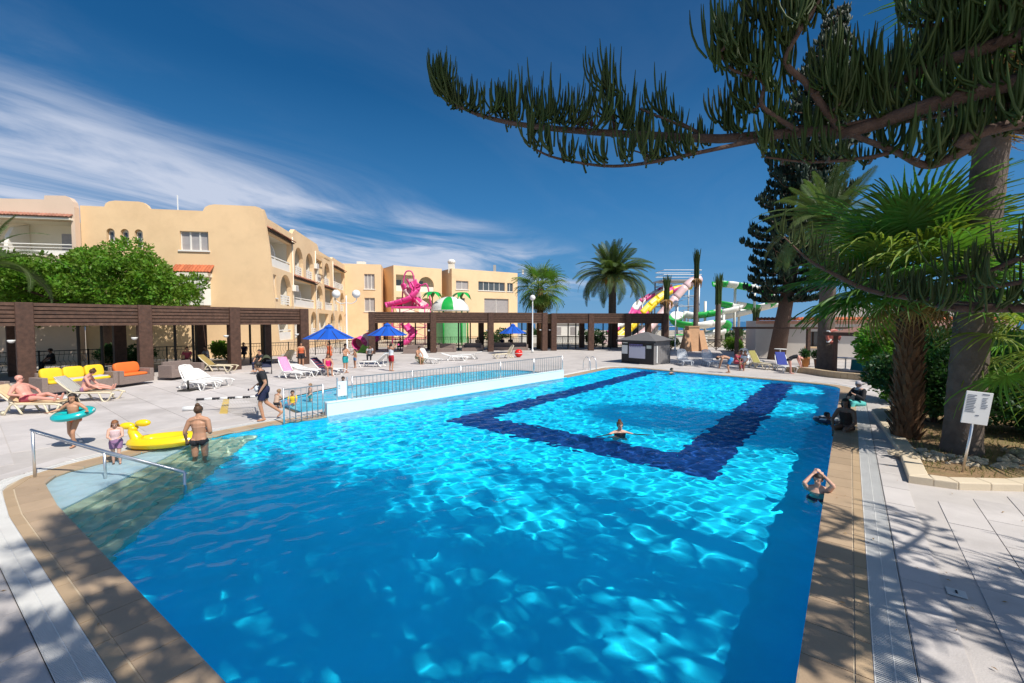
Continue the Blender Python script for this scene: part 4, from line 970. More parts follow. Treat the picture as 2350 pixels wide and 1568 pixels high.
# life ring hung on that trunk
lr = thing('life_ring', 'red life ring hanging on the palm trunk at the far pool end', 'life ring', (19.3, 26.0, 2.1)); b = MB()
me_ring = b.grid(lambda u, v: ((.36 + .10 * math.cos(2 * math.pi * v)) * math.cos(2 * math.pi * u) - .0, -.0 + .08 * math.sin(2 * math.pi * v), (.36 + .10 * math.cos(2 * math.pi * v)) * math.sin(2 * math.pi * u)), 28, 10); b.build('ring', M('faded_red_plastic', (.42, .12, .09), rough=.5), lr, True)
for k in range(4): a = math.pi / 4 + k * math.pi / 2; MB().box((.36 * math.cos(a), 0, .36 * math.sin(a)), (.25, .19, .07), mat=Matrix.Rotation(-a, 3, 'Y')).build('band', m_white, lr)
MB().box((0, .06, 0), (.34, .05, .34)).build('backing_board', M('maroon_board', (.20, .05, .04)), lr)
# fan palm behind the middle pergola
f3 = thing('fan_palm', 'bushy fan palm rising behind the lamp post and pergolas', 'palm tree', (3.1, 47.6, 0)); MB().tube([(0, 0, -.1), (0, 0, 3), (0, 0, 6.6)], [.42, .38, .34], 12).build('trunk', m_boot, f3, True)
rg = np.random.RandomState(14); crown(f3, (0, 0, 6.9), [fanA, fanB, fanC], 34, -.95, 1.3, rg, 1.75); crown(f3, (0, 0, 6.6), [fanC, fanD], 16, -1.5, -.95, rg, 1.6)
# tied-up transplanted palms by the slides
def tied_palm(label, base, h, r, ch, hang, seed):
    t = thing('tied_palm', label, 'palm tree', base, 0, 'transplanted palms with tied up crowns'); ringed_trunk(t, h, r, r * .8, seed=seed, flare=1.05)
    rg = np.random.RandomState(seed); b = MB()
    for k in range(46):
        a = rg.uniform(0, 6.3); q = rg.uniform(.2, 1) * r * .9; tip = q * rg.uniform(1.2, 2.1); x, y = math.cos(a), math.sin(a); hh = ch * rg.uniform(.75, 1.02)
        b.tube([(x * q, y * q, h - .2), (x * q * 1.0, y * q * 1.0, h + hh * .5), (x * tip, y * tip, h + hh)], [.05, .055, .02], 4)
    b.build('tied_crown', m_date, t)
    if hang:
        b = MB()
        for k in range(40): a = rg.uniform(0, 6.3); x, y = math.cos(a), math.sin(a); l = rg.uniform(.5, 1.1); b.tube([(x * r * .8, y * r * .8, h), (x * r * 1.9, y * r * 1.9, h - l * .4), (x * r * 1.7, y * r * 1.7, h - l)], [.04, .05, .02], 4)
        b.build('dry_skirt', m_dry, t)
    return t
tied_palm('tied palm with golden dry skirt beside the yellow slide', D(1528, 800, 52) * Vector((1, 1, 0)) if False else Vector((18.5, 52, 0)), 5.6, .38, 3.0, True, 41)
tied_palm('tallest tied palm rising from the stepped sandstone planter', Vector((21.6, 51, 0)), 8.0, .30, 3.5, True, 42)
tied_palm('tied palm with rough trunk in front of the green slide', Vector((24.7, 52, 0)), 5.2, .36, 3.6, False, 43)
tied_palm('short stubby palm by the dark fence near the big pine', Vector((25.2, 48, 0)), 1.5, .42, .9, False, 44)
tied_palm('palm stump with a few thin shoots near the big pine', Vector((27.0, 48, 0)), 2.8, .40, 1.9, False, 45)
# palm at the far left edge
date_palm('date palm arching in at the hotel wing', (-27.5, 22.6, 0), 6.2, .32, 26, .75, 46, dates=False, elo=-.1)

# ---- broad-leaved tree and shrubs: leaf clumps through the whole crown
def leaf_cloud(clumps, n, size, rng, shell=.55):
    c = np.array([q[:3] for q in clumps]); r = np.array([q[3:6] for q in clumps]); w = (r.prod(1)) ** .67; pick = rng.choice(len(clumps), n, p=w / w.sum())
    d = nrm(rng.normal(0, 1, (n, 3))); rad = rng.uniform(shell, 1.0, (n, 1)) ** .7; rad *= 1 + .12 * np.sin(d[:, :1] * 9 + pick[:, None]) * np.cos(d[:, 1:2] * 8)
    p = c[pick] + d * rad * r[pick]; ax = nrm(d * .8 + rng.normal(0, .7, (n, 3)) + np.array([0, 0, .3])); sd = nrm(np.cross(ax, rng.normal(0, 1, (n, 3)))); s = size * rng.uniform(.6, 1.3, (n, 1))
    V_ = np.stack([p - sd * s * .28, p + ax * s * .5 + sd * s * .02, p + ax * s, p + ax * s * .5 - sd * s * .55], 1); V_[:, 0] = p; V_[:, 1] = p + ax * s * .5 + sd * s * .28; V_[:, 3] = p + ax * s * .5 - sd * s * .28
    return V_.reshape(-1, 3), np.arange(n * 4).reshape(n, 4)
def clumps_in(center, radii, k, rmin, rmax, rng, flat=.8):
    out = []
    for i in range(k):
        d = nrm(rng.normal(0, 1, (1, 3)))[0]; q = np.array(center) + d * np.array(radii) * rng.uniform(.45, .92); r = rng.uniform(rmin, rmax); out.append((*q, r, r, r * flat))
    return out
def shrub(name, label, cat, base, center, radii, k, rr_, n, size, mat, seed, trunk=None, group=None):
    rg = np.random.RandomState(seed); t = thing(name, label, cat, base, 0, group); cl = clumps_in(center, radii, k, *rr_, rg)
    OB('crown' if trunk else 'foliage', npmesh('foliage', *leaf_cloud(cl, n, size, rg), mat), t)
    b = MB(); h = center[2]
    if trunk:
        b.tube([(0, 0, -.1), (.1, 0, h * .5), (.1, .1, h)], [trunk, trunk * .85, trunk * .5], 10)
        for q in cl[:14]: b.tube([(.08, .02, h * .55), ((q[0]) * .5, q[1] * .5, (h * .6 + q[2]) / 2), q[:3]], [trunk * .5, trunk * .3, .03], 6, cap=False)
        b.build('trunk', m_bark, t, True)
    else:
        for q in cl[:10]: b.tube([(0, 0, -.05), (q[0] * .6, q[1] * .6, q[2] * .5), q[:3]], [.04, .025, .01], 5, cap=False)
        b.build('stems', m_bark, t, True)
    return t
shrub('broadleaf_tree', 'broad bright green tree spreading behind the long pergola', 'tree', (-27.8, 29.6, 0), (0, 0, 5.5), (6.2, 5.0, 2.6), 110, (.35, 1.35), 36000, .25, m_leaf, 51, trunk=.35)
shrub('broadleaf_tree', 'smaller bright green tree crowding the hotel wing wall', 'tree', (-35.5, 29.0, 0), (0, 0, 5.0), (4.6, 4.2, 2.3), 34, (.9, 1.4), 22000, .24, m_leaf, 52, trunk=.3)
shrub('shrub', 'low dark shrub behind the yellow sofa', 'shrub', (-24.5, 27.5, 0), (0, 0, .9), (1.6, 1.2, .7), 12, (.35, .6), 3500, .16, m_hedge, 53)
shrub('shrub', 'leafy shrub growing by the railing behind the pergola posts', 'shrub', (-21.0, 32.2, 0), (0, 0, 1.0), (1.0, 1.0, .8), 9, (.3, .5), 2200, .16, m_leaf, 54)
shrub('clipped_bush', 'round bright green bush beside the sandstone planter', 'bush', (22.3, 43.8, 0), (0, 0, .75), (.75, .75, .5), 16, (.4, .55), 4500, .13, m_leaf, 55)
shrub('clipped_bush', 'dark clipped bush left of the sandstone planter', 'bush', (17.0, 46.5, 0), (0, 0, .7), (.7, .7, .6), 10, (.3, .5), 2500, .14, m_hedge, 56)
shrub('hedge', 'dense dark leafy hedge between the shaggy palm and grey palm', 'hedge', (12.2, 12.4, 0), (0, 0, 1.55), (1.6, 1.1, 1.2), 34, (.4, .6), 15000, .13, m_hedge, 57)
shrub('hedge', 'dense oleander hedge behind the white notice board', 'hedge', (13.6, 10.4, 0), (0, 0, .85), (1.7, 1.2, .8), 34, (.35, .6), 14000, .13, m_hedge, 58)
shrub('hedge', 'tall green shrub behind the young fan palm', 'hedge', (16.5, 13.6, 0), (0, 0, 1.5), (2.4, 1.6, 1.2), 36, (.5, .8), 15000, .16, m_hedge, 59)
shrub('hedge', 'sunlit bamboo like shrub behind the shaggy palm crown', 'hedge', (14.4, 16.0, 0), (0, 0, 1.9), (1.2, 1.2, 1.6), 24, (.4, .7), 9000, .16, m_leaf, 60)
shrub('shrub', 'low trimmed shrub behind the far railing by the date palm', 'shrub', (10.2, 53.2, 0), (0, 0, .8), (1.6, .9, .6), 10, (.4, .6), 2500, .18, m_hedge, 61)
# ================================================================ planting bed, kerbs, small structures
m_kerb = M('cream_kerb', (.62, .52, .38), rough=.8, var=.08, scale=2, bump=.2, bscale=40)
m_soil = M('dry_soil', (.26, .165, .085), rough=1, var=.35, scale=5, bump=.9, bscale=25, dirt=(.17, .16, .06), dscale=1.2, damt=.8)
m_stone = M('limestone_cobble', (.50, .41, .29), rough=.9, var=.2, scale=7, rnd=.2, bump=.6, bscale=30)
bed = [G(2063, 1045), G(2085, 1108), G(2200, 1124), G(2350, 1128), G(2600, 1112), Vector((24, 9, 0)), Vector((20, 14, 0)), Vector((15.5, 16, 0)), Vector((11.8, 14.1, 0))]
bp = [Vector((p.x, p.y)) for p in bed]
if sum((bp[i].x * bp[(i + 1) % len(bp)].y - bp[(i + 1) % len(bp)].x * bp[i].y) for i in range(len(bp))) < 0: bp.reverse()
bp = [bp[0]] + [q for i in range(1, len(bp)) for q in (bp[i],)]
fine = []
for i in range(len(bp)): fine += [bp[i].lerp(bp[(i + 1) % len(bp)], k / 2) for k in range(2)]
inner = offset(fine, -.30)
struct(sheet("planting_bed", inner, [], .10, m_soil))
kerb = thing('bed_kerb', 'cream rounded kerb around the palm bed', 'kerb')
for i in range(len(fine)):
    j = (i + 1) % len(fine); q = [fine[i], fine[j], inner[j], inner[i]]
    MB().prism([(a.x, a.y) for a in (q if (q[1] - q[0]).cross(q[2] - q[1]) > 0 else q[::-1])], -.05, .13).build('kerb_stone', m_kerb, kerb, bevel=.02)
pb = G(2205, 1048); rg = np.random.RandomState(71); k = 0
me_st = [MB().ball((0, 0, 0), (.09, .07, .05), 8, 6, .5, s).mesh('stone', m_stone, False) for s in range(6)]
cob = thing('stone_edging', 'ring of pale rough stones around the grey palm foot', 'stones', (pb.x, pb.y, .1))
for i in range(150):
    a = rg.uniform(math.pi * 1.0, math.pi * 2.05); r = rg.uniform(.72, 1.35); s = rg.uniform(.55, 1.25)
    OB('stone', me_st[i % 6], cob, (math.cos(a) * r * 1.25, math.sin(a) * r * .8, .0 + rg.uniform(0, .07) * max(0, 1.3 - r) * 2), (rg.uniform(-.4, .4), rg.uniform(-.4, .4), rg.uniform(0, 6)), (s, s, s))
# dry grass in the bed
n = 9000; xs = rg.uniform(7.5, 16, n); ys = rg.uniform(6.5, 14, n); keep = [inpoly((x, y), inner) and noise.noise(Vector((x * .9, y * .9, 2))) > -.12 for x, y in zip(xs, ys)]
P_ = np.stack([xs, ys, np.full(n, .09)], 1)[keep]; n = len(P_); an = rg.uniform(0, 6.3, n); h_ = rg.uniform(.04, .16, n); w_ = .008
dv = np.stack([np.cos(an), np.sin(an), np.zeros(n)], 1); V_ = np.stack([P_ - dv * w_, P_ + dv * w_, P_ + dv * .04 + np.stack([np.zeros(n), np.zeros(n), h_], 1)], 1).reshape(-1, 3)
gro = OB('grass', npmesh('grass', V_, np.arange(n * 3).reshape(n, 3), m_grass)); tag(gro, 'sparse dry grass tufts on the palm bed', 'grass', kind='stuff')
# notice board
nb = thing('notice_board', 'white notice board with printed rules on a leaning steel post', 'sign', G(2207, 1095) + Vector((0, 0, .0)), R(-28))
nb.rotation_euler = (R(3), R(5), R(-22))
MB().tube([(0, 0, 0), (0, 0, 1.25)], .022, 8).build('post', m_steel, nb, True)
bd = MB().box((0, -.03, 1.38), (.38, .02, .62)).build('board', m_white, nb, bevel=.004)
ink = M('grey_ink', (.16, .18, .22)); tb = MB(); rg = np.random.RandomState(2)
for k in range(11): w = rg.uniform(.10, .17); tb.box((-.165 + w / 2, -.043, 1.62 - k * .032), (w, .003, .011))
for k in range(7): w = rg.uniform(.05, .10); tb.box((.05 + w / 2, -.043, 1.58 - k * .032), (w, .003, .010))
tb.box((.09, -.043, 1.65), (.10, .003, .022)); tb.box((.02, -.043, 1.24), (.05, .003, .02)); to = tb.build('printed_text', ink, bd); to['kind'] = 'stuff'
# ---- wall and bars between the two pools
m_wallb = M('white_pool_render', (.70, .80, .84), rough=.55, var=.04, scale=1)
dv = thing('dividing_wall', 'low white wall separating the toddler pool from the big pool', 'wall')
A3, B3 = Vector((*WALL_A, 0)), Vector((*WALL_B, 0)); n3_ = Vector((*WN, 0)); b = MB()
b.prism([(p.x, p.y) for p in (A3, B3, B3 + n3_ * .2, A3 + n3_ * .2)], -DEPTH, .40); b.build('wall_body', m_wallb, dv, bevel=.012)
MB().prism([(p.x, p.y) for p in (A3 - n3_ * .012 + Vector((*WV, 0)) * .01, B3 - n3_ * .012, B3 + n3_ * .212, A3 + n3_ * .212)], .40, .43).build('wall_cap', m_wallb, dv)
wall_o = [o for o in COL.objects if o.name.startswith('wall_body')][-1]; wall_o.cycles.is_caustics_receiver = True
m_bar = M('grey_painted_steel', (.24, .26, .28), rough=.45, var=.1, metal=.2)
def barfence(label, a, b, z, h, sp=.15):
    a = Vector(a); b = Vector(b); L_ = (b - a).length; t = thing('bar_fence', label, 'fence', (a.x, a.y, z), math.atan2((b - a).y, (b - a).x), 'grey bar fences of the toddler pool')
    me = MB().tube([(0, 0, 0), (0, 0, h)], .013, 6).mesh('bar', m_bar, True); n = int(L_ / sp)
    for k in range(1, n): OB('bar', me, t, (L_ * k / n, 0, 0))
    me = MB().tube([(0, 0, 0), (0, 0, h + .04)], .024, 8).mesh('post', m_steel, True); npst = max(1, int(L_ / 2.2))
    for k in range(npst + 1): OB('post', me, t, (L_ * k / npst, 0, 0))
    MB().tube([(0, 0, h)] + [(L_, 0, h)], .018, 6).build('top_rail', m_bar, t, True); MB().tube([(0, 0, .06), (L_, 0, .06)], .014, 6).build('bottom_rail', m_bar, t, True); return t
wA = WALL_A + WN * .1 + WV * .9; wB = WALL_B + WN * .1
barfence('long grey bar fence along the low white wall', wA, wB, .43, .72)
c1 = G(652, 972); c2 = G(742, 956)
barfence('short grey bar fence section at the wall end', (c1.x, c1.y), (c2.x, c2.y), .0, 1.0)
ns = thing('notice_sign', 'small white sign fixed at the toddler pool fence gap', 'sign', (WALL_A.x + WN.x * .1 + WV.x * .55, WALL_A.y + WN.y * .1 + WV.y * .55, .43), math.atan2(WV.y, WV.x))
MB().box((0, 0, .38), (.34, .02, .48)).build('panel', m_white, ns); MB().tube([(-.17, 0, 0), (-.17, 0, .75)], .02, 6).build('post', m_steel, ns); MB().tube([(.17, 0, 0), (.17, 0, .75)], .02, 6).build('post', m_steel, ns)
tx = MB()
for k in range(3): tx.box((-.10, -.012, .5 - k * .05), (.06, .003, .02))
to = tx.build('printed_text', ink, ns); to['kind'] = 'stuff'
# ---- steel handrail into the water
hr = thing('handrail', 'polished steel handrail sloping down into the pool steps', 'handrail')
h0, h1_, h2 = G(80, 1095), G(242, 1094), G(424, 1108)
t0, t1_, t2 = Vector((h0.x, h0.y, .92)), Vector((h1_.x, h1_.y, .50)), Vector((h2.x, h2.y, .20))
for p, q, zb in ((h0, t0, 0), (h1_, t1_, -.16), (h2, t2, -.6)): MB().tube([(p.x, p.y, zb), q], .024, 10).build('post', m_steel, hr, True)
MB().tube([t0 + Vector((-.03, 0, 0)), t1_, t2], .026, 10).build('rail', m_steel, hr, True); MB().tube([t0 + Vector((0, .06, -.08)), t1_ + Vector((0, .06, -.08)), t2 + Vector((0, .06, -.05))], .014, 8).build('rail', m_steel, hr, True)
# ladder at the far corner
ld = thing('pool_ladder', 'polished steel pool ladder with curved grab rails at the far corner', 'ladder', G(1357, 850), R(-55))
for s in (-.25, .25): MB().tube(curve([(-.45, s, 0), (-.42, s, .55), (-.15, s, .82), (.12, s, .6), (.16, s, 0), (.16, s, -.9)], 20), .025, 8).build('grab_rail', m_steel, ld, True)
for z in (-.2, -.45, -.7): MB().box((.16, 0, z), (.1, .5, .03)).build('tread', m_steel, ld)

# ---- sun loungers
m_plastic = M('white_resin', (.78, .77, .74), rough=.35, var=.04, scale=4)
m_cream_p = M('cream_resin', (.66, .58, .42), rough=.4, var=.06, scale=4)
m_greyp = M('grey_white_resin', (.55, .58, .62), rough=.4, var=.05)
def make_lounger(mat, back):
    t = thing('sun_lounger', 'white', 'sun lounger'); W = .62
    for s in (-1, 1):
        MB().tube(curve([(-.35, s * W / 2, .36), (.2, s * W / 2, .34), (.75, s * W / 2, .33), (1.0, s * W / 2, .27)], 12), .034, 6).build('side_rail', mat, t, True)
    sl = MB().box((0, 0, 0), (.085, W - .02, .018)).mesh('seat_slat', mat)
    for k in range(11): OB('seat_slat', sl, t, (-.26 + k * .105, 0, .345 - .0 * k))
    L_ = .78; ca, sa_ = math.cos(back), math.sin(back); hx, hz = -.33, .36
    pt = lambda l, y, o=0: (hx - ca * l - sa_ * o * -1, y, hz + sa_ * l + ca * o)
    bk = MB(); bk.tube(curve([pt(0, -W / 2), pt(L_ * .6, -W / 2), pt(L_ * .94, -W / 2 + .06), pt(L_, -W * .2), pt(L_ + .02, 0), pt(L_, W * .2), pt(L_ * .94, W / 2 - .06), pt(L_ * .6, W / 2), pt(0, W / 2)], 32), .03, 6); bf = bk.build('backrest', mat, t, True)
    for k in range(7): y = -W / 2 + .09 + k * (W - .18) / 6; MB().bar(pt(.03, y), pt(L_ - .02, y), .05, .016).build('back_slat', mat, bf)
    MB().bar(pt(.06, -W / 2), pt(.06, W / 2), .03, .07).build('back_rail', mat, bf)
    if back > .3: MB().tube([pt(L_ * .62, 0, -.02), (hx - .36, 0, .10)], .018, 5).build('back_stay', mat, t)
    for s in (-1, 1):
        MB().tube(curve([(-.62, s * W / 2, .02), (-.35, s * W / 2, .36), (-.1, s * W / 2, .03)], 10), .03, 6).build('leg', mat, t, True)
        MB().tube(curve([(.5, s * W / 2, .33), (.62, s * W / 2, .03), (.78, s * W / 2, .03), (.92, s * W / 2, .28)], 10), .028, 6).build('leg', mat, t, True)
        MB().tube([(-.62, s * W / 2 - .02, .07), (-.62, s * W / 2 + .02, .07)], .07, 12).build('wheel', mat, t, True)
    return t
protos = {}
def lounger(px, py, deg, label, mat=None, back=.9, z=0.0):
    mat = mat or m_plastic; key = (mat.name, round(back, 2)); loc = G(px, py, z)
    if key not in protos: t = make_lounger(mat, back); protos[key] = t; t['label'] = label; t.location = loc; t.rotation_euler = (0, 0, R(deg)); t['group'] = 'sun loungers on the deck'; return t
    return copy_tree(protos[key], loc, R(deg), label, 'sun loungers on the deck')
TOWELS = {}
def towel(lg, label, col, back, stripes=None, x0=-.98, x1=.2, wide=.56, cat='towel'):
    "cloth lying over the backrest and seat of a lounger"
    key = 'towel_' + '_'.join(f'{int(c * 100)}' for c in col); mt = MATS.get(key) or M(key, col, rough=.95, var=.12, scale=8)
    if stripes and key not in TOWELS:
        TOWELS[key] = 1; nt = mt.node_tree; N = nt.nodes; p = N['Principled BSDF']; tc = N.new('ShaderNodeTexCoord'); wv = N.new('ShaderNodeTexWave'); wv.inputs['Scale'].default_value = stripes[1]; wv.bands_direction = stripes[2]; nt.links.new(tc.outputs['Object'], wv.inputs['Vector'])
        cr = N.new('ShaderNodeValToRGB'); cr.color_ramp.interpolation = 'CONSTANT'; cr.color_ramp.elements[0].color = (*col, 1); cr.color_ramp.elements[1].color = (*stripes[0], 1); cr.color_ramp.elements[1].position = .55; nt.links.new(wv.outputs[0], cr.inputs[0]); nt.links.new(cr.outputs[0], p.inputs['Base Color'])
    ca, sa_ = math.cos(back), math.sin(back); hx, hz = -.33, .375; L_ = .82
    def prof(u):
        x = x0 + (x1 - x0) * u
        if x > hx: return (x, .375)
        l = (hx - x) / max(.4, ca) if ca > .4 else (hx - x) * L_ / (hx - x0); l = (hx - x) / (hx - x0) * L_ if hx > x0 else 0
        return (hx - ca * l + sa_ * .02, hz + sa_ * l + .01)
    b = MB(); b.grid(lambda u, v: (prof(u)[0], (v - .5) * wide, prof(u)[1] + .012 + .012 * noise.noise(Vector((u * 5, v * 4, hash(label) % 7)))), 22, 8)
    o = b.build('towel', mt, None, True, solid=.01); o.matrix_world = Matrix.Translation(lg.location) @ Matrix.Rotation(lg.rotation_euler.z, 4, 'Z'); tag(o, label, cat); return o
LG = {}
LG['man'] = lounger(80, 948, 10, 'cream low lounger under the bald sunbather', m_cream_p, .75)
LG['woman'] = lounger(205, 920, 12, 'cream lounger with spotted towel under the seated woman', m_cream_p, .75)
LG['w1'] = lounger(452, 893, -18, 'white slatted lounger with upright back standing alone by the barrier', m_plastic, 1.05)
LG['w2'] = lounger(484, 886, -12, 'white lounger with low back touching the upright one', m_plastic, .55)
LG['p1'] = lounger(500, 852, 5, 'cream lounger in the pergola shade beside the column', m_cream_p, .75, .14)
LG['pink'] = lounger(672, 868, -20, 'white lounger with pink striped towel', m_plastic, 1.05)
LG['w3'] = lounger(708, 862, -18, 'empty white lounger between the striped towels', m_plastic, .3)
LG['navy'] = lounger(752, 860, -14, 'white lounger with navy and red striped towel under the first umbrella', m_plastic, .75)
LG['w4'] = lounger(858, 842, 170, 'white lounger with pale blue towel under the second umbrella', m_plastic, .75)
LG['w5'] = lounger(985, 834, -30, 'white lounger with raised back beside the agave', m_plastic, 1.05)
LG['w6'] = lounger(1045, 828, 12, 'flat white lounger near the toddler pool fence', m_plastic, .3)
LG['w7'] = lounger(1075, 824, 165, 'flat white lounger behind the toddler pool fence', m_plastic, .3)
LG['cr'] = lounger(1158, 822, 200, 'cream lounger with raised back beside the red ball', m_cream_p, 1.05)
LG['g1'] = lounger(1570, 838, -95, 'grey white lounger facing the pool nearest the kiosk', m_greyp, 1.05)
LG['g2'] = lounger(1628, 840, -95, 'grey white lounger facing the pool beside the seated people', m_greyp, 1.05)
LG['g3'] = lounger(1722, 836, -80, 'white lounger partly behind the olive one at the far pool edge', m_plastic, 1.05)
LG['ol'] = lounger(1746, 846, -70, 'lounger with olive green towel at the far pool edge', m_cream_p, 1.05)
LG['bl'] = lounger(1800, 852, -100, 'white lounger with blue towel by the bending woman', m_plastic, 1.05)
LG['y1'] = lounger(652, 836, 150, 'lounger with golden towel between the pergola columns', m_cream_p, .9)
towel(LG['woman'], 'white towel with black spots on the lounger back', (.72, .70, .64), .75, ((.05, .05, .05), 9, 'DIAGONAL'), x1=-.3)
towel(LG['pink'], 'bright pink striped towel', (.72, .05, .30), 1.05, ((.9, .55, .65), 6, 'Z'), x1=-.25)
towel(LG['navy'], 'navy towel with dark red top stripe', (.03, .03, .07), .75, ((.16, .03, .05), 2.2, 'X'), x1=-.05)
towel(LG['w4'], 'pale blue towel draped on a lounger back', (.30, .50, .62), .75, x1=-.1)
towel(LG['ol'], 'olive green towel on a lounger', (.30, .27, .09), 1.05, x1=-.1)
towel(LG['bl'], 'royal blue towel on a lounger', (.05, .07, .30), 1.05, x1=-.1)
towel(LG['y1'], 'golden towel on a lounger back', (.66, .44, .12), .9, x1=-.3)
towel(LG['man'], 'sand coloured towel under the bald sunbather', (.62, .46, .27), .75, x1=.9)
towel(LG['p1'], 'ochre towel in the pergola shade', (.34, .24, .08), .75, x1=-.2)
# ---- umbrellas
m_blue = M('blue_canvas', (.005, .085, .46), rough=.8, var=.08, scale=3)
def umbrella(label, base, Rr, h, drop):
    t = thing('umbrella', label, 'umbrella', base, R(20), 'blue market umbrellas'); MB().tube([(0, 0, 0), (0, 0, h)], .025, 8).build('pole', m_dkwood, t, True)
    MB().lathe([(.28, 0), (.28, .07), (.05, .1), (.05, .4)], 14).build('base', m_grey, t)
    n = 8; b = MB()
    def f(u, v):
        a = 2 * math.pi * u; k = a * n / (2 * math.pi); s = abs(k - round(k)); rr_ = Rr * v * (math.cos(math.pi / n) / math.cos(((a + math.pi / n * 0) % (2 * math.pi / n)) - math.pi / n)); return (math.cos(a) * rr_, math.sin(a) * rr_, h - drop * v ** .92 - .05 * math.sin(math.pi * v) * (s * 2))
    cn = b.grid(f, 48, 7).build('canopy', m_blue, t, False, solid=.006)
    MB().lathe([(.30, h - .13), (.16, h - .02), (.02, h + .06)], 8).build('vent_cap', m_blue, t); MB().ball((0, 0, h + .08), .04).build('finial', m_dkwood, t)
    for k in range(n): a = 2 * math.pi * (k + .5) / n; MB().bar((0, 0, h - .1), (math.cos(a) * Rr * .96, math.sin(a) * Rr * .96, h - drop - .03), .025).build('rib', m_dkwood, t)
    return t
umbrella('blue umbrella over the pink and navy towels', G(757, 856), 1.42, 2.78, .78)
umbrella('blue umbrella over the woman in a white top', G(890, 836), 1.38, 2.85, .82)
umbrella('blue umbrella farthest back near the white lamp post', G(1177, 812), 1.36, 2.75, .85)
# ---- lounge seats under the pergolas
m_wick = M('grey_brown_wicker', (.25, .19, .165), rough=.8, var=.18, scale=20, bump=.5, bscale=120)
m_yel = M('yellow_cushion', (.80, .53, .02), rough=.7, var=.06, scale=3); m_or = M('orange_cushion', (.78, .17, .03), rough=.7, var=.06, scale=3); m_gry = M('grey_towel', (.45, .44, .46), rough=.95, var=.12, scale=10)
def cushion(parent, c, d, mat, rot=(0, 0, 0)):
    b = MB(); b.grid(lambda u, v: (0, 0, 0), 1, 1); b = MB()
    def sq(th, ph):
        sg = lambda x, e: math.copysign(abs(x) ** e, x); return (d[0] / 2 * sg(math.cos(th), .35) * sg(math.cos(ph), .35), d[1] / 2 * sg(math.cos(th), .35) * sg(math.sin(ph), .35), d[2] / 2 * sg(math.sin(th), .6))
    b.grid(lambda u, v: sq(-math.pi / 2 + math.pi * v, 2 * math.pi * u), 24, 10); o = b.build('cushion', mat, parent, True, c); o.rotation_euler = rot; return o
def sofa(label, a, b, z, cmat, n, depth=.85, back=.78, cush=True, group='wicker lounge seats'):
    a = Vector((a.x, a.y, z)); b = Vector((b.x, b.y, z)); L_ = (b - a).length; t = thing('wicker_sofa' if n > 1 else 'wicker_armchair', label, 'sofa' if n > 1 else 'armchair', a, math.atan2((b - a).y, (b - a).x), group)
    MB().box((L_ / 2, depth / 2, .17), (L_ - .36, depth - .02, .34)).build('seat_base', m_wick, t, bevel=.01)
    for x in (.09, L_ - .09): MB().box((x, depth / 2, .31), (.18, depth, .62)).build('arm', m_wick, t, bevel=.015)
    MB().box((L_ / 2, depth - .07, back / 2), (L_ - .365, .14, back)).build('back', m_wick, t, bevel=.015)
    if cush:
        w = (L_ - .4) / n
        for k in range(n):
            cushion(t, (.2 + w * (k + .5), depth / 2 - .08, .40), (w - .02, depth - .2, .15), cmat); cushion(t, (.2 + w * (k + .5), depth - .25, .70), (w - .02, .20, .52), cmat, (R(-14), 0, random.uniform(-.06, .06)))
    return t
yel = sofa('wicker sofa with yellow cushions on the pergola terrace', G(98, 905, .14), G(272, 884, .14), .14, m_yel, 3)
sofa('wicker armchair with orange cushions beside the yellow sofa', G(277, 884, .14), G(354, 873, .14), .14, m_or, 1)
sofa('wicker armchair with salmon cushion left of the yellow sofa', G(-60, 925, .14), G(25, 912, .14), .14, M('salmon_cushion', (.62, .22, .14)), 1)
o = MB().grid(lambda u, v: (.9 + 1.35 * u, .02 + .55 * v, .50 + .02 * noise.noise(Vector((u * 6, v * 5, 0))) - (.2 * max(0, .12 - v) / .12)), 16, 8).build('towel', m_gry, None, True, solid=.012); o.location = yel.location; o.rotation_euler = yel.rotation_euler; tag(o, 'grey towel spread on the yellow sofa', 'towel')
for i, (x0, x1, y, lab) in enumerate(((1003, 1045, 808, 'wicker armchair behind the agave under the middle pergola'), (1060, 1108, 806, 'wicker armchair right of the column near the green slide'), (1120, 1212, 804, 'long wicker sofa under the third umbrella'), (925, 972, 812, 'wicker armchair behind the woman with raised arms'))):
    sofa(lab, G(x0, y), G(x1, y), 0, m_wick, 2 if x1 - x0 > 60 else 1, cush=False)
sofa('wicker bench seat in the left pergola shade', G(395, 868, .14), G(470, 858, .14), .14, m_wick, 2, cush=False)
# ---- kiosk
m_kdark = M('charcoal_boards', (.030, .028, .030), rough=.6, var=.2, scale=6); m_kroof = M('grey_shingle', (.13, .125, .125), rough=.85, var=.15, scale=8); m_kgrey = M('grey_board', (.19, .18, .18), rough=.8, var=.12)
KA = G(1426, 832); KB = G(1500, 838); kx = (KB - KA).normalized(); kw = (KB - KA).length; ky = Vector((-kx.y, kx.x, 0))
ko = thing('kiosk', 'small dark timber kiosk with hipped grey roof and white poster', 'kiosk', KA, math.atan2(kx.y, kx.x)); kd = 2.3; kh = 1.72
for k in range(12): MB().box((kw * (k + .5) / 12, .04, kh / 2), (kw / 12 - .012, .08, kh - .02)).build('board', m_kdark, ko)
for k in range(10): MB().box((kw - .04, kd * (k + .5) / 10, kh / 2), (.08, kd / 10 - .012, kh - .02)).build('board', m_kgrey, ko)
MB().box((kw / 2, kd / 2, kh / 2), (kw - .2, kd - .2, kh - .04)).build('cabin', m_kdark, ko); MB().box((kw / 2, kd - .04, kh / 2), (kw, .08, kh)).build('back_wall', m_kdark, ko)
b = MB(); e = .28; z0 = kh - .06; ap = [(kw / 2 - .1, kd / 2, kh + .52), (kw / 2 + .1, kd / 2, kh + .52)]
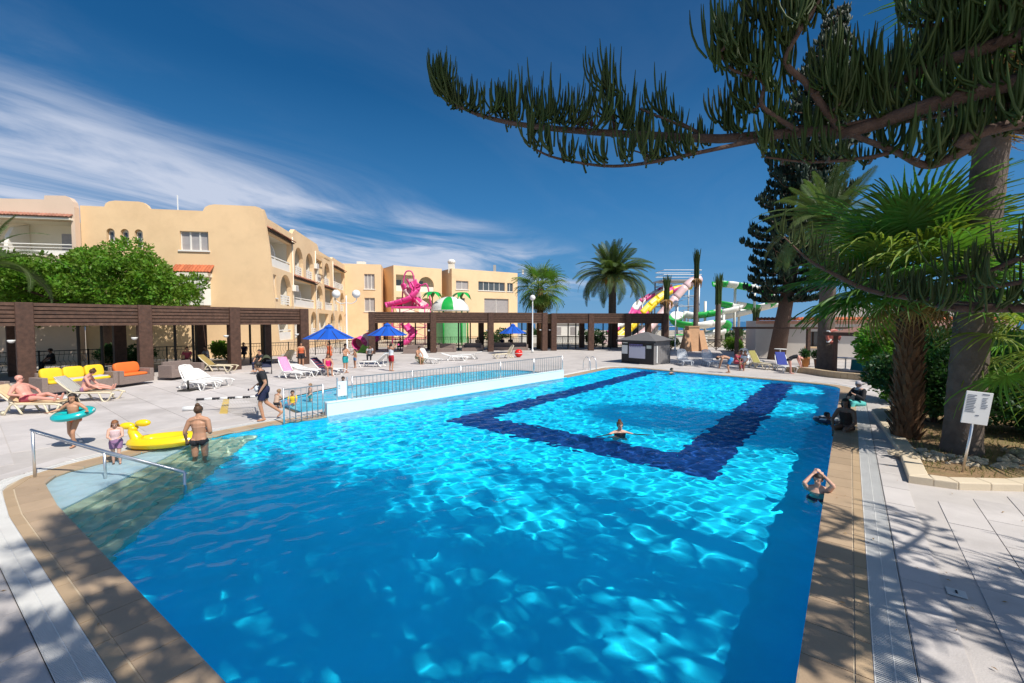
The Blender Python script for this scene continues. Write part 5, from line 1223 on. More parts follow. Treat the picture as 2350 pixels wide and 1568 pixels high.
b.add([(-e, -e, z0), (kw + e, -e, z0), (kw + e, kd + e, z0), (-e, kd + e, z0), *ap], [(0, 1, 5, 4), (1, 2, 5), (2, 3, 4, 5), (3, 0, 4), (3, 2, 1, 0)]); b.build('roof', m_kroof, ko); MB().box((kw / 2, -e + .03, z0 - .08), (kw + 2 * e - .02, .06, .14)).build('fascia_board', m_kdark, ko)
po = MB().box((kw * .50, -.02, .82), (kw * .50, .02, .86)).build('poster', M('pale_poster', (.62, .60, .70), rough=.5, var=.03), ko)
tx = MB()
for k in range(9): tx.box((kw * .28 + k * .12, -.04, 1.34), (.085, .01, .11))
for k in range(5): tx.box((kw * .30 + k * .19, -.04, 1.20), (.14, .01, .04))
to = tx.build('poster_lettering', M('violet_ink', (.20, .17, .42)), ko); to['kind'] = 'stuff'
MB().box((kw * .11, -.02, .98), (kw * .18, .02, .62)).build('poster', m_white, ko); MB().box((kw * .86, -.02, 1.22), (kw * .14, .02, .22)).build('poster', M('cream_notice', (.62, .62, .55)), ko); MB().box((kw * .12, -.02, 1.5), (kw * .16, .02, .14)).build('poster', m_white, ko)
MB().box((kw + .02, .4, .7), (.04, .1, 1.2)).build('corner_trim', m_white, ko)
# ---- lamp posts
m_globe = M('opal_globe', (.82, .80, .76), rough=.25, var=.02)
def lamp(label, base, h, arms=0):
    t = thing('lamp_post', label, 'lamp post', base); MB().lathe([(.11, 0), (.11, .3), (.06, .35), (.05, h - .3), (.05, h)], 10).build('pole', m_white, t, True)
    if not arms: MB().lathe([(.06, h), (.13, h + .04), (.12, h + .06)], 12).build('collar', m_white, t); MB().ball((0, 0, h + .26), .27).build('globe', m_globe, t, True)
    else:
        for s in (-1, 1):
            MB().tube(curve([(0, 0, h - .5), (s * .4, 0, h - .55), (s * .72, 0, h - .35), (s * .72, 0, h - .15)], 12), .03, 6).build('arm', m_white, t, True); MB().ball((s * .72, 0, h + .12), .30).build('globe', m_globe, t, True)
    return t
lamp('white single globe lamp post between the pergolas', G(1222, 810), 5.0); lamp('white double globe lamp post in front of the hotel balconies', (-11.9, 31.2, 0), 4.85, 2); lamp('white single globe lamp post behind the kiosk', G(1549, 806), 4.6)
# ---- stepped sandstone planter
m_sand = M('peach_sandstone', (.58, .34, .19), rough=.9, var=.12, scale=2, bump=.4, bscale=20)
pt = thing('sandstone_planter', 'tapering peach sandstone planter with fin buttresses', 'planter', (18.5, 44.5, 0))
b = MB(); b.add([(-.95, -.95, 0), (.95, -.95, 0), (.95, .95, 0), (-.95, .95, 0), (-.5, -.5, 2.4), (.5, -.5, 2.4), (.5, .5, 2.4), (-.5, .5, 2.4)], [(0, 1, 5, 4), (1, 2, 6, 5), (2, 3, 7, 6), (3, 0, 4, 7), (4, 5, 6, 7)]); b.build('body', m_sand, pt)
for s in (-1, 1):
    MB().add([(s * .5, -1.25, 0), (s * 1.2, -1.25, 0), (s * .95, -.55, 2.1), (s * .45, -.55, 2.1), (s * .5, -.7, 0), (s * 1.2, -.7, 0), (s * .95, -.35, 2.1), (s * .45, -.35, 2.1)], [(0, 1, 2, 3), (4, 7, 6, 5), (1, 5, 6, 2), (0, 3, 7, 4), (3, 2, 6, 7)]).build('buttress', m_sand, pt)
MB().box((0, 0, 2.46), (1.15, 1.15, .14)).build('cap', m_sand, pt)

# ---- water slides
m_pink = M('magenta_fibreglass', (.68, .06, .26), rough=.35, var=.08); m_lpink = M('pale_pink_fibreglass', (.75, .52, .52), rough=.35, var=.05); m_yelf = M('yellow_fibreglass', (.82, .58, .02), rough=.35, var=.06)
m_grn = M('green_fibreglass', (.015, .36, .06), rough=.35, var=.08); m_wf = M('white_fibreglass', (.74, .74, .70), rough=.35, var=.05, dirt=(.5, .5, .45), damt=.4); m_gal = M('galvanised_steel', (.40, .43, .46), rough=.45, metal=.6)
def flume(parent, path, r, mats, name='flume_section', open_=True, nper=5):
    P = curve(path, 8 * (len(path) - 1)); m = len(P); i = 0; j = 0
    while i < m - 1:
        e = min(m - 1, i + nper); b = MB(); seg = P[i:e + 1]; vs = []; na = 9
        for k, p in enumerate(seg):
            t = (P[min(i + k + 1, m - 1)] - P[max(i + k - 1, 0)]).normalized(); sd = t.cross(Vector((0, 0, 1))).normalized(); up = sd.cross(t)
            for q in range(na): a = (math.pi * (1.0 + q / (na - 1)) if open_ else 2 * math.pi * q / (na - 1)); vs.append(p + sd * math.cos(a) * r + up * (math.sin(a) * r * (.95 if open_ else 1)))
        b.add(vs, [(k * na + q, k * na + q + 1, (k + 1) * na + q + 1, (k + 1) * na + q) for k in range(len(seg) - 1) for q in range(na - 1)])
        b.build(name, mats[j % len(mats)], parent, True, solid=.05); i = e; j += 1
def scaffold(parent, pts, h, r=.12, mat=None):
    for x, y in pts: MB().tube([(x, y, 0), (x, y, h)], r, 8).build('support_post', mat or m_gal, parent, True)
    br = MB()
    for (a, c) in zip(pts, pts[1:] + pts[:1]):
        for z in np.arange(.6, h, 1.6): br.tube([(a[0], a[1], z), (c[0], c[1], z)], .04, 4, cap=False); br.tube([(a[0], a[1], z), (c[0], c[1], min(h, z + 1.6))], .03, 4, cap=False)
    o = br.build('lattice', mat or m_gal, parent); o['kind'] = 'stuff'
ys = thing('water_slide', 'tall twin water slide with yellow and pink flumes', 'water slide', (0, 0, 0), 0, 'water slides beyond the pergolas'); SY = 64
dd = lambda x, y, Y=SY: D(x, y, Y)
flume(ys, [dd(1585, 652, 66), dd(1560, 655, 66), dd(1530, 668, 65), dd(1500, 690, 64), dd(1470, 722, 63), dd(1440, 752, 62), dd(1418, 768, 61), dd(1395, 770, 60)], .85, [m_yelf, m_yelf, m_pink, m_yelf])
flume(ys, [dd(1606, 640, 64), dd(1580, 652, 63.5), dd(1545, 690, 63), dd(1510, 730, 62), dd(1480, 762, 61), dd(1440, 785, 60), dd(1380, 792, 59)], .55, [m_lpink], open_=False)
flume(ys, [dd(1535, 652, 70), dd(1505, 668, 69), dd(1470, 690, 68), dd(1450, 720, 66), dd(1400, 760, 64)], .7, [m_pink, m_wf])
c = dd(1600, 738); scaffold(ys, [(c.x - 4, 67), (c.x + 1.5, 67), (c.x + 1.5, 71), (c.x - 4, 71)], 9.3); MB().box((c.x - 1.2, 69, 9.35), (6.2, 4.6, .2)).build('platform', m_gal, ys)
rl_ = MB()
for z in (10.2, 10.9): rl_.tube([(c.x - 4, 67, z), (c.x + 1.8, 67, z), (c.x + 1.8, 71, z), (c.x - 4, 71, z), (c.x - 4, 67, z)], .05, 5)
rl_.build('platform_rail', m_white, ys)
for x, y in ((1500, 66), (1560, 66), (1478, 64)): q = dd(x, 738, y); MB().tube([(q.x, q.y + 1, 0), (q.x, q.y + 1, 5.5)], .14, 8).build('support_post', m_gal, ys, True)
gs = thing('water_slide', 'winding green and white open water slide', 'water slide', (0, 0, 0), 0, 'water slides beyond the pergolas')
flume(gs, [dd(1640, 645, 66), dd(1680, 648, 66), dd(1720, 655, 66), dd(1760, 668, 67), dd(1770, 690, 70), dd(1735, 700, 70), dd(1680, 692, 68)], .9, [m_grn, m_wf])
flume(gs, [dd(1650, 690, 66), dd(1690, 700, 65), dd(1640, 712, 64), dd(1590, 718, 63), dd(1560, 715, 62), dd(1555, 735, 60), dd(1610, 740, 60), dd(1655, 735, 62), dd(1660, 752, 63), dd(1610, 765, 62), dd(1560, 768, 61)], .9, [m_grn, m_wf, m_wf, m_grn])
flume(gs, [dd(1650, 722, 70), dd(1700, 712, 70), dd(1740, 702, 72), dd(1790, 690, 74)], 1.0, [m_wf, m_wf])
for x, Y, h in ((1648, 67, 9), (1690, 66, 8.5), (1622, 64, 6), (1575, 62, 4.5), (1735, 68, 9.3), (1665, 63, 4), (1700, 70, 6)): q = dd(x, 738, Y); MB().tube([(q.x, q.y + .6, 0), (q.x, q.y + .6, h)], .2, 8).build('support_post', m_wf, gs, True)
ps = thing('pink_play_slide', 'magenta looped children slide tower with steel hoops', 'water slide', (0, 0, 0)); PY = 58
scaffold(ps, [(dd(900, 738, PY).x, PY), (dd(975, 738, PY).x, PY), (dd(975, 738, PY).x, PY + 4), (dd(900, 738, PY).x, PY + 4)], 5.2, .08, m_pink)
MB().box((dd(938, 738, PY).x, PY + 2, 4.9), (4.6, 4.2, .25)).build('platform', m_pink, ps)
flume(ps, [dd(945, 640, 60), dd(952, 660, 59.5), dd(935, 680, 59), dd(905, 690, 58.5), dd(885, 694, 58)], .75, [m_pink]); flume(ps, [dd(930, 650, 60), dd(940, 672, 60), dd(965, 690, 59.5), dd(975, 700, 59)], .7, [m_pink, m_lpink]); flume(ps, [dd(930, 740, 57.5), dd(945, 760, 57), dd(930, 780, 56.5), dd(905, 795, 56)], .7, [m_pink])
for x0, x1, yt in ((922, 955, 622), (945, 990, 655)):
    a, c, e = dd(x0, 705, 60), dd((x0 + x1) / 2, yt, 60), dd(x1, 705, 60); MB().tube(curve([a, a.lerp(c, .6) + Vector((-.25, 0, 1.2)), c, e.lerp(c, .6) + Vector((.25, 0, 1.2)), e], 20), .10, 6).build('hoop', m_pink, ps, True)
MB().add([dd(925, 705, 61), dd(970, 705, 61), dd(955, 640, 61), dd(938, 640, 61)] + [q + Vector((0, .8, 0)) for q in (dd(925, 705, 61), dd(970, 705, 61), dd(955, 640, 61), dd(938, 640, 61))], [(0, 1, 2, 3), (7, 6, 5, 4), (0, 4, 5, 1), (2, 6, 7, 3), (1, 5, 6, 2), (0, 3, 7, 4)]).build('back_panel', m_lpink, ps)
gd = thing('green_play_dome', 'green and white domed children play house with plastic palms', 'play house', (dd(1033, 738, 56).x, 56, 0)); zt = 4.45
for k in range(10):
    b = MB(); a0, a1 = 2 * math.pi * k / 10, 2 * math.pi * (k + 1) / 10; b.grid(lambda u, v: (2.45 * math.sin(v * math.pi / 2) * math.cos(a0 + (a1 - a0) * u), 2.45 * math.sin(v * math.pi / 2) * math.sin(a0 + (a1 - a0) * u), zt + 1.75 * math.cos(v * math.pi / 2)), 4, 8); b.build('dome_panel', m_grn if k in (7, 2) else m_wf, gd, True)
MB().lathe([(2.5, zt - .15), (2.55, zt), (2.4, zt + .02)], 24).build('rim', m_wf, gd)
for k in range(6): a = 2 * math.pi * k / 6 + .3; MB().tube([(2.3 * math.cos(a), 2.3 * math.sin(a), 0), (2.3 * math.cos(a), 2.3 * math.sin(a), zt)], .1, 8).build('support_post', m_grn, gd, True)
b = MB(); b.grid(lambda u, v: (2.1 * math.cos(math.pi + math.pi * u), 2.1 * math.sin(math.pi + math.pi * u), .3 + 2.6 * v), 14, 2); b.build('play_wall', M('pale_green_panel', (.20, .45, .22)), gd, True)
for x, y in ((-2.2, -.6), (1.4, .6)):
    MB().tube([(x, y, zt + .3), (x + .1, y, zt + 2.3)], .08, 6).build('palm_stem', M('toy_palm_stem', (.35, .25, .12)), gd)
    for k in range(7): a = k * .9; MB().grid(lambda u, v: (x + .1 + math.cos(a) * 1.8 * u - math.sin(a) * (v - .5) * .7 * math.sin(math.pi * min(1, u + .08)), y + math.sin(a) * 1.8 * u + math.cos(a) * (v - .5) * .7 * math.sin(math.pi * min(1, u + .08)), zt + 2.3 + .5 * u - 1.5 * u * u), 6, 2).build('palm_leaf', m_grn, gd, True)
# tube slide mouth and green pipe left of the middle pergola
pu = thing('pink_tube_slide', 'pink tube slide mouth with green chute beside the middle pergola', 'water slide', (0, 0, 0)); b = MB(); cc = dd(820, 790, 43)
flume(pu, [cc, cc + Vector((.3, 1.2, .3)), cc + Vector((1.2, 2.5, .8))], .62, [m_pink, m_lpink], open_=False); flume(pu, [dd(840, 790, 42), dd(832, 803, 41.5), dd(822, 812, 41)], .35, [M('lime_fibreglass', (.25, .48, .08))])
# ---- restaurant on the right
rs = thing('restaurant_building', 'low white restaurant with tiled parapet and brown awning', 'building'); ro = D(1735, 738, 36) * Vector((1, 1, 0)); re_ = D(2005, 738, 33) * Vector((1, 1, 0)); rx = (re_ - ro).normalized(); rin = Vector((-rx.y, rx.x, 0)); Lr = (re_ - ro).length
m_rw = M('offwhite_wall', (.58, .53, .47), rough=.9, var=.06, scale=1)
wall('front_wall', rs, ro, rx, rin, rect(0, Lr + 8, 0, 3.05), [rect(3.6, 4.5, 1.0, 2.2), rect(8.2, 12.0, 0.02, 2.4), rect(12.5, 16, .02, 2.4)], m_rw, .3)
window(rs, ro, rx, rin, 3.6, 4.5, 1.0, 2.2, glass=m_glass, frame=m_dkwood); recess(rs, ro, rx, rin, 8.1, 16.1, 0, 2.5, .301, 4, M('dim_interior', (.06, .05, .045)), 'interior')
tile_row(rs, ro, rx, rin, 0, Lr + 8, 3.08, .5, .2, m_tile, .26); slab3(rs, ro, rx, rin, 0, Lr + 8, 2.8, 3.06, -.06, -.004, M('salmon_band', (.62, .36, .26)), 'cornice')
wall('upper_wall', rs, ro + rin * 1.2, rx, rin, [(5.2, 3.05), (18, 3.05), (18, 4.3), (6.2, 4.3), (5.6, 4.1), (5.25, 3.6)], [], m_rw, 3); MB().add([ro + Vector((0, 0, 3.0)) + rin * .3, ro + rx * (Lr + 8) + Vector((0, 0, 3.0)) + rin * .3, ro + rx * (Lr + 8) + Vector((0, 0, 3.0)) + rin * 7, ro + Vector((0, 0, 3.0)) + rin * 7], [(0, 1, 2, 3)]).build('roof', m_rw, rs)
MB().add([ro + rin * .3, ro + rin * 7, ro + rin * 7 + Vector((0, 0, 3.05)), ro + rin * .3 + Vector((0, 0, 3.05))], [(0, 1, 2, 3)]).build('side_wall', m_rw, rs)
aw = thing('awning_terrace', 'brown sloped terrace awning on posts in front of the restaurant', 'awning'); m_aw = M('brown_awning', (.24, .13, .10), rough=.8, var=.1); a0, a1 = G(1915, 858), G(2120, 880); ax_ = (a1 - a0).normalized(); ay = Vector((-ax_.y, ax_.x, 0)); La = (a1 - a0).length
b = MB()
for s, e in ((0, 0), (La, 0), (La / 2, 0), (0, 4), (La, 4)): p = a0 + ax_ * s + ay * e; MB().bar(p, p + Vector((0, 0, 2.35 + .12 * e)), .16).build('post', m_brown, aw)
for k in range(9):
    s0_, s1_ = La * k / 9 - .3, La * (k + 1) / 9 - .32; MB().add([a0 + ax_ * s0_ + ay * -.5 + Vector((0, 0, 2.3)), a0 + ax_ * s1_ + ay * -.5 + Vector((0, 0, 2.3)), a0 + ax_ * s1_ + ay * 4.2 + Vector((0, 0, 2.95)), a0 + ax_ * s0_ + ay * 4.2 + Vector((0, 0, 2.95))], [(0, 1, 2, 3)]).build('awning_panel', m_aw, aw, solid=.04)
MB().bar(a0 - ax_ * .35 - ay * .52 + Vector((0, 0, 2.3)), a1 + ax_ * .1 - ay * .52 + Vector((0, 0, 2.3)), .06, .2).build('awning_beam', m_brown, aw)
for px_, py_, lab in ((1853, 838, 'brown pergola post with cross beam behind the life ring palm'),):
    t = thing('timber_frame', lab, 'pergola'); p = G(px_, py_); q = p + Vector((-4.5, .8, 0)); MB().bar(p, p + Vector((0, 0, 2.5)), .2).build('post', m_brown, t); MB().bar(q, q + Vector((0, 0, 2.5)), .2).build('post', m_brown, t); MB().bar(q + Vector((-.3, .05, 2.55)), p + Vector((3.2, -.55, 2.55)), .16, .14).build('beam', m_brown, t)
# low planter edge at the pool end
kp = thing('planter_wall', 'low curved sandstone planter wall around the life ring palm', 'planter'); pts = [G(x, y) for x, y in ((1800, 852), (1850, 858), (1900, 866), (1960, 872), (2030, 878))]; cp = curve(pts, 16); m_pl = M('buff_stone', (.46, .35, .22), rough=.9, var=.12)
for i in range(len(cp) - 1):
    d = (cp[i + 1] - cp[i]).normalized() * .004; nn_ = Vector((-d.y, d.x, 0)).normalized() * .3; a, c = cp[i] + d, cp[i + 1] - d; MB().prism([(a.x, a.y), (c.x, c.y), (c.x + nn_.x, c.y + nn_.y), (a.x + nn_.x, a.y + nn_.y)], -.03, .33).build('stone_block', m_pl, kp, bevel=.015)
# tables, pots, chairs at the restaurant
def table(label, loc, top, r, h=.74, cloth=None):
    t = thing('round_table', label, 'table', loc); MB().lathe([(r, h - .03), (r, h)], 18).build('table_top', top, t); MB().lathe([(.25, 0), (.22, .03), (.04, .06), (.04, h - .03)], 12).build('pedestal', m_white, t)
    if cloth:
        c = MB(); c.grid(lambda u, v: ((r + .03 + .05 * v + .04 * v * math.sin(14 * math.pi * u)) * math.cos(2 * math.pi * u), (r + .03 + .05 * v + .04 * v * math.sin(14 * math.pi * u)) * math.sin(2 * math.pi * u), h + .012 - .6 * v), 56, 4); c.lathe([(.01, h + .008), (r + .035, h + .01)], 28); o = c.build('tablecloth', cloth, None, True, loc); tag(o, label.replace('table', 'cloth on table', 1) if False else 'teal cloth hanging over the restaurant table', 'tablecloth')
    return t
table('white round table on the restaurant terrace edge', G(1940, 848), m_white, .55); table('round table under a teal cloth by the awning', G(1985, 856), m_white, .62, cloth=M('teal_cloth', (.01, .16, .17), rough=.9)); table('high white table beside the leaning pine', G(1790, 832), m_white, .4, 1.0)
def pot(label, loc, col, h, leaf, seed):
    t = thing('potted_plant', label, 'plant', loc); MB().lathe([(h * .28, 0), (h * .38, h * .9), (h * .42, h * .92), (h * .42, h), (h * .34, h), (h * .33, h * .9)], 14).build('pot', M('pot_' + str(seed), col, var=.12), t, True); rg = np.random.RandomState(seed); OB('foliage', npmesh('foliage', *leaf_cloud(clumps_in((0, 0, h + .3), (.22, .22, .25), 6, .14, .22, rg), 500, .14, rg), leaf), t)
pot('orange terracotta pot beside the life ring palm', G(1848, 842), (.48, .19, .05), .62, m_hedge, 81); pot('bright green potted plant by the restaurant opening', G(2040, 862), (.10, .09, .08), .6, m_leaf, 82); pot('dark potted plant behind the bending woman', G(1875, 842), (.12, .06, .04), .5, m_hedge, 83)
ag = thing('agave_plant', 'spiky agave in front of the white lounger', 'plant', G(966, 836)); rg = np.random.RandomState(6); m_ag = leafmat('agave_green', (.26, .30, .13), trans=.1)
for k in range(22): a = k * 2.4; l = rg.uniform(.5, .85); el = rg.uniform(.35, 1.3); d = Vector((math.cos(a) * math.cos(el), math.sin(a) * math.cos(el), math.sin(el))); s = Vector((-math.sin(a), math.cos(a), 0)) * .05; MB().add([-s, s, d * l * .5 + s * .9, d * l, d * l * .5 - s * .9], [(0, 1, 2, 4), (4, 2, 3)]).build('leaf', m_ag, ag)
# ---- dark rustic fence beyond the kiosk
rf_ = thing('rustic_fence', 'dark crossed pole fence behind the grey loungers', 'fence'); fa_, fb2 = Vector((20.2, 45.5, 0)), Vector((29.5, 43.5, 0))
for k in range(9): p = fa_.lerp(fb2, k / 8); MB().tube([p, p + Vector((0, 0, 1.25))], .06, 6).build('post', m_dkwood, rf_)
for k in range(8):
    p, q = fa_.lerp(fb2, k / 8), fa_.lerp(fb2, (k + 1) / 8); MB().bar(p + Vector((0, 0, 1.1)), q + Vector((0, 0, 1.1)), .07).build('rail', m_dkwood, rf_); MB().bar(p + Vector((0, -.03, .1)), q + Vector((0, -.03, 1.05)), .05).build('brace', m_dkwood, rf_); MB().bar(p + Vector((0, .03, 1.05)), q + Vector((0, .03, .1)), .05).build('brace', m_dkwood, rf_)
fl = thing('flag_pole', 'slim white pole beside the restaurant wall', 'pole', (26.0, 39.5, 0)); MB().tube([(0, 0, 0), (0, 0, 3.3)], .05, 8).build('pole', m_white, fl, True); MB().lathe([(.16, 0), (.12, .12)], 10).build('base', m_grey, fl)
# ---- things lying about
wh = thing('inflatable_whale', 'yellow inflatable whale ride on the pool edge', 'pool toy', G(382, 1024) + Vector((0, 0, .0)), R(8)); m_inf = M('yellow_vinyl', (.86, .60, .01), rough=.25, var=.04, spec=.6)
b = MB(); b.grid(lambda u, v: (.62 * math.cos(2 * math.pi * u) * (1 + .34 * math.cos(2 * math.pi * v)) , .30 * math.sin(2 * math.pi * u) * (1 + .5 * math.cos(2 * math.pi * v)), .15 + .13 * math.sin(2 * math.pi * v) + .03 * math.cos(2 * math.pi * u)), 36, 12); b.build('hull', m_inf, wh, True); MB().ball((0, 0, .10), (.62, .28, .07), 18, 8).build('seat_floor', m_inf, wh, True)
MB().tube(curve([(-.62, 0, .18), (-.72, 0, .38), (-.68, 0, .5)], 8), [.14, .12, .11, .1, .1, .09, .09, .09, .09][:len(curve([(-.62, 0, .18), (-.72, 0, .38), (-.68, 0, .5)], 8))], 10).build('tail', m_inf, wh, True)
for s in (-1, 1): MB().ball((-.66 + s * .17, 0, .55 + .03 * s), (.17, .09, .085), 12, 8).build('tail_fin', m_inf, wh, True); MB().ball((.52, s * .16, .30), (.05, .05, .06), 8, 6).build('eye', m_dark, wh, True)
MB().ball((.62, 0, .2), (.24, .26, .15), 14, 8).build('head', m_inf, wh, True)
gl_ = thing('water_polo_goal', 'floating goal with black and white striped bar lying on the deck', 'goal'); ga0, ga1 = G(452, 946) + Vector((0, 0, .42)), G(592, 938) + Vector((0, 0, .42))
for k in range(8): MB().tube([ga0.lerp(ga1, k / 8), ga0.lerp(ga1, (k + 1) / 8)], .04, 8).build('bar_section', m_dark if k % 2 == 0 else m_white, gl_, True)
q0, q1 = G(420, 944), G(465, 941); MB().tube([q0 + Vector((0, 0, .08)), q1 + Vector((0, 0, .08))], .08, 10).build('float', m_white, gl_, True); MB().tube([ga0, G(455, 946) + Vector((0, 0, .06))], .025, 6).build('upright', m_grey, gl_); MB().tube([ga1, G(592, 960) + Vector((0, 0, 0))], .02, 6).build('upright', m_grey, gl_)
net = MB(); g0, g1 = G(520, 962), G(585, 955)
for k in range(13): t = k / 12; net.tube([ga0.lerp(ga1, .3 + .65 * t), g0.lerp(g1, t) + Vector((0, .3, .1)), g0.lerp(g1, t) + Vector((0, .5, .03))], .006, 3, cap=False)
for k in range(6): t = k / 5; net.tube([ga0.lerp(ga1, .3).lerp(g0 + Vector((0, .5, .03)), t), ga0.lerp(ga1, .95).lerp(g1 + Vector((0, .5, .03)), t)], .006, 3, cap=False)
o = net.build('net', M('grey_net', (.45, .42, .38)), gl_); o['kind'] = 'stuff'; MB().add([G(503, 950), G(522, 950), G(527, 930) + Vector((0, 0, .30)), G(515, 930) + Vector((0, 0, .30))], [(0, 1, 2, 3)]).build('strap', M('ochre_strap', (.55, .38, .10)), gl_, solid=.03)
ub = thing('umbrella_stand', 'black empty umbrella stand beside the white loungers', 'umbrella stand', G(432, 897)); MB().box((0, 0, .03), (.55, .55, .06)).build('base', m_iron, ub, bevel=.01); MB().tube([(0, 0, .06), (0, 0, .45)], .04, 10).build('socket', m_iron, ub, True); MB().tube([(.04, 0, .3), (.1, 0, .3)], .012, 6).build('knob', m_iron, ub)
def ball(label, loc, r, mat): o = MB().ball((0, 0, r), r, 18, 12).build('ball', mat, None, True, loc); MB().lathe([(r * 1.004, -.02), (r * 1.004, .02)], 18, (0, 0, r)).build('seam', m_white, o, True); tag(o, label, 'ball'); return o
ball('shiny red ball beside the cream lounger', G(1190, 820), .34, M('red_vinyl', (.72, .02, .015), rough=.3)); 
bg_ = thing('tote_bag', 'pink tote bag on the navy towel lounger', 'bag', G(752, 856) + Vector((0, 0, .40)), R(10)); b = MB(); b.add([(-.2, -.08, 0), (.2, -.08, 0), (.2, .08, 0), (-.2, .08, 0), (-.27, -.12, .42), (.27, -.12, .42), (.27, .12, .42), (-.27, .12, .42)], [(0, 1, 5, 4), (1, 2, 6, 5), (2, 3, 7, 6), (3, 0, 4, 7), (3, 2, 1, 0), (4, 5, 6, 7)]); b.build('body', M('hot_pink_fabric', (.75, .02, .16)), bg_, bevel=.03)
for s in (-1, 1): MB().tube(curve([(-.12, s * .1, .4), (0, s * .1, .6), (.12, s * .1, .4)], 8), .012, 5).build('handle', M('hot_pink_fabric', (.75, .02, .16)), bg_)
tb_ = thing('side_table', 'small white side table with bag between the sunbathers', 'table', G(140, 940)); MB().box((0, 0, .40), (.45, .45, .03)).build('table_top', m_plastic, tb_, bevel=.01)
for x in (-.19, .19):
    for y in (-.19, .19): MB().tube([(x, y, 0), (x, y, .4)], .025, 6).build('leg', m_plastic, tb_)
bk = thing('bag', 'black beach bag beside the small white table', 'bag', G(157, 944)); MB().ball((0, 0, .15), (.17, .13, .15), 12, 8, .3, 3).build('body', m_kdark, bk, True); MB().tube(curve([(-.1, 0, .25), (0, 0, .4), (.1, 0, .25)], 8), .012, 5).build('handle', m_kdark, bk)
st = thing('stacked_chairs', 'stack of grey plastic chairs beside the shaggy palm', 'chairs', G(2028, 880), R(10))
for k in range(4): z = k * .14; MB().box((0, 0, .42 + z), (.5, .48, .03)).build('seat', m_greyp, st, bevel=.01); MB().box((0, .22, .68 + z), (.5, .03, .42)).build('back', m_greyp, st, bevel=.01)
for x in (-.22, .22):
    for y in (-.2, .2): MB().tube([(x, y, 0), (x, y, .42)], .02, 6).build('leg', m_greyp, st)
hx = thing('floor_hatch', 'small square drain hatch set in the right hand deck', 'drain', G(2195, 1362), ANG_U); MB().box((0, 0, .008), (.16, .16, .012)).build('cover', m_grate, hx, bevel=.003); MB().tube([(-.03, 0, .016), (.03, 0, .016)], .01, 6).build('lift_bar', m_dark, hx)

# ---- splash pools and low walls of the slide park beyond the pergolas
m_spl = M('pale_splash_wall', (.62, .60, .56), rough=.8, var=.1)
sw_ = thing('splash_pool_wall', 'long pale wall of the splash pool below the yellow slide', 'wall', (14, 60, 0)); MB().box((0, 0, .5), (26, .4, 1.0)).build('wall_body', m_spl, sw_); MB().box((0, 0, 1.04), (26.2, .55, .08)).build('coping', m_wht, sw_)
hu = thing('changing_hut', 'low white changing hut beyond the far railing', 'hut', (7.5, 72, 0)); MB().box((0, 0, 1.3), (7, 4, 2.6)).build('walls', m_wht, hu); MB().box((0, 0, 2.68), (7.4, 4.4, .16)).build('roof', m_grey, hu)
for x in (-2.4, 0, 2.4): MB().box((x, -2.01, 1.1), (.9, .06, 2.0)).build('door', m_curtain, hu)
hu2 = thing('pump_house', 'grey rendered pump house beside the splash pool', 'hut', (22, 76, 0)); MB().box((0, 0, 1.1), (6, 4, 2.2)).build('walls', m_spl, hu2); MB().box((0, 0, 2.26), (6.3, 4.3, .14)).build('roof', m_grey, hu2); MB().box((-1, -2.01, .95), (.9, .06, 1.8)).build('door', m_glass, hu2)
for i, (x, y, w, lab) in enumerate(((-2, 62, 2.2, 'dusty green shrub left of the changing hut'), (3.2, 66, 2.4, 'dusty green shrub right of the changing hut'), (12.5, 68, 3.0, 'dusty green shrub behind the splash wall'), (17.5, 70, 2.6, 'pale green shrub near the pump house'), (33, 66, 3.0, 'grey green shrub under the green slide'), (38, 60, 2.6, 'grey green shrub behind the restaurant'))):
    shrub('shrub', lab, 'shrub', (x, y, 0), (0, 0, .9), (w, 1.4, .8), 14, (.5, .8), 2600, .22, m_hedge, 90 + i)

# ---- fallen leaves on the deck
rg = np.random.RandomState(77); n = 130; xs = np.concatenate([rg.uniform(3.2, 9.5, n // 2), rg.uniform(-9, -3.5, n // 2)]); ys = np.concatenate([rg.uniform(3, 9, n // 2), rg.uniform(2.5, 12, n // 2)])
ok_ = [i for i in range(n) if not inpoly((xs[i], ys[i]), offset(POOL, .05)) and not inpoly((xs[i], ys[i]), fine)]; lf = MB()
for i in ok_:
    a = rg.uniform(0, 6.3); l = rg.uniform(.015, .035); w = l * .35; z = .012; c_, s_ = math.cos(a), math.sin(a); lf.add([(xs[i] - c_ * l, ys[i] - s_ * l, z), (xs[i] - s_ * w, ys[i] + c_ * w, z + .008), (xs[i] + c_ * l, ys[i] + s_ * l, z + .004), (xs[i] + s_ * w, ys[i] - c_ * w, z + .006)], [(0, 1, 2, 3)])
o = lf.build('fallen_leaves', m_dry); tag(o, 'scattered dry leaves lying on the pool deck', 'leaves', kind='stuff')

# ---- push-chair in the pergola shade and a few more seats
pc = thing('push_chair', 'dark folding push chair parked by the pergola column', 'push chair', G(612, 858, .0), R(30))
for x in (-.25, .25):
    for y in (-.3, .32): MB().tube([(x - .02, y, .1), (x + .02, y, .1)], .1, 12).build('wheel', m_iron, pc, True)
    MB().tube([(x, -.3, .1), (x, .1, .55), (x, .45, 1.0)], .018, 6).build('frame_tube', m_iron, pc, True)
MB().grid(lambda u, v: (-.24 + .48 * u, -.28 + .55 * v, .42 + .1 * v * v + .35 * max(0, v - .5)), 6, 8).build('seat', M('navy_canvas', (.03, .035, .07), rough=.9), pc, True, solid=.03)
MB().grid(lambda u, v: (.26 * math.cos(math.pi * u), .30 - .45 * math.sin(v * 1.4), .70 + .38 * math.sin(math.pi * u) * math.cos(v * .9)), 12, 6).build('hood', M('olive_canvas', (.06, .07, .04), rough=.9), pc, True, solid=.015)
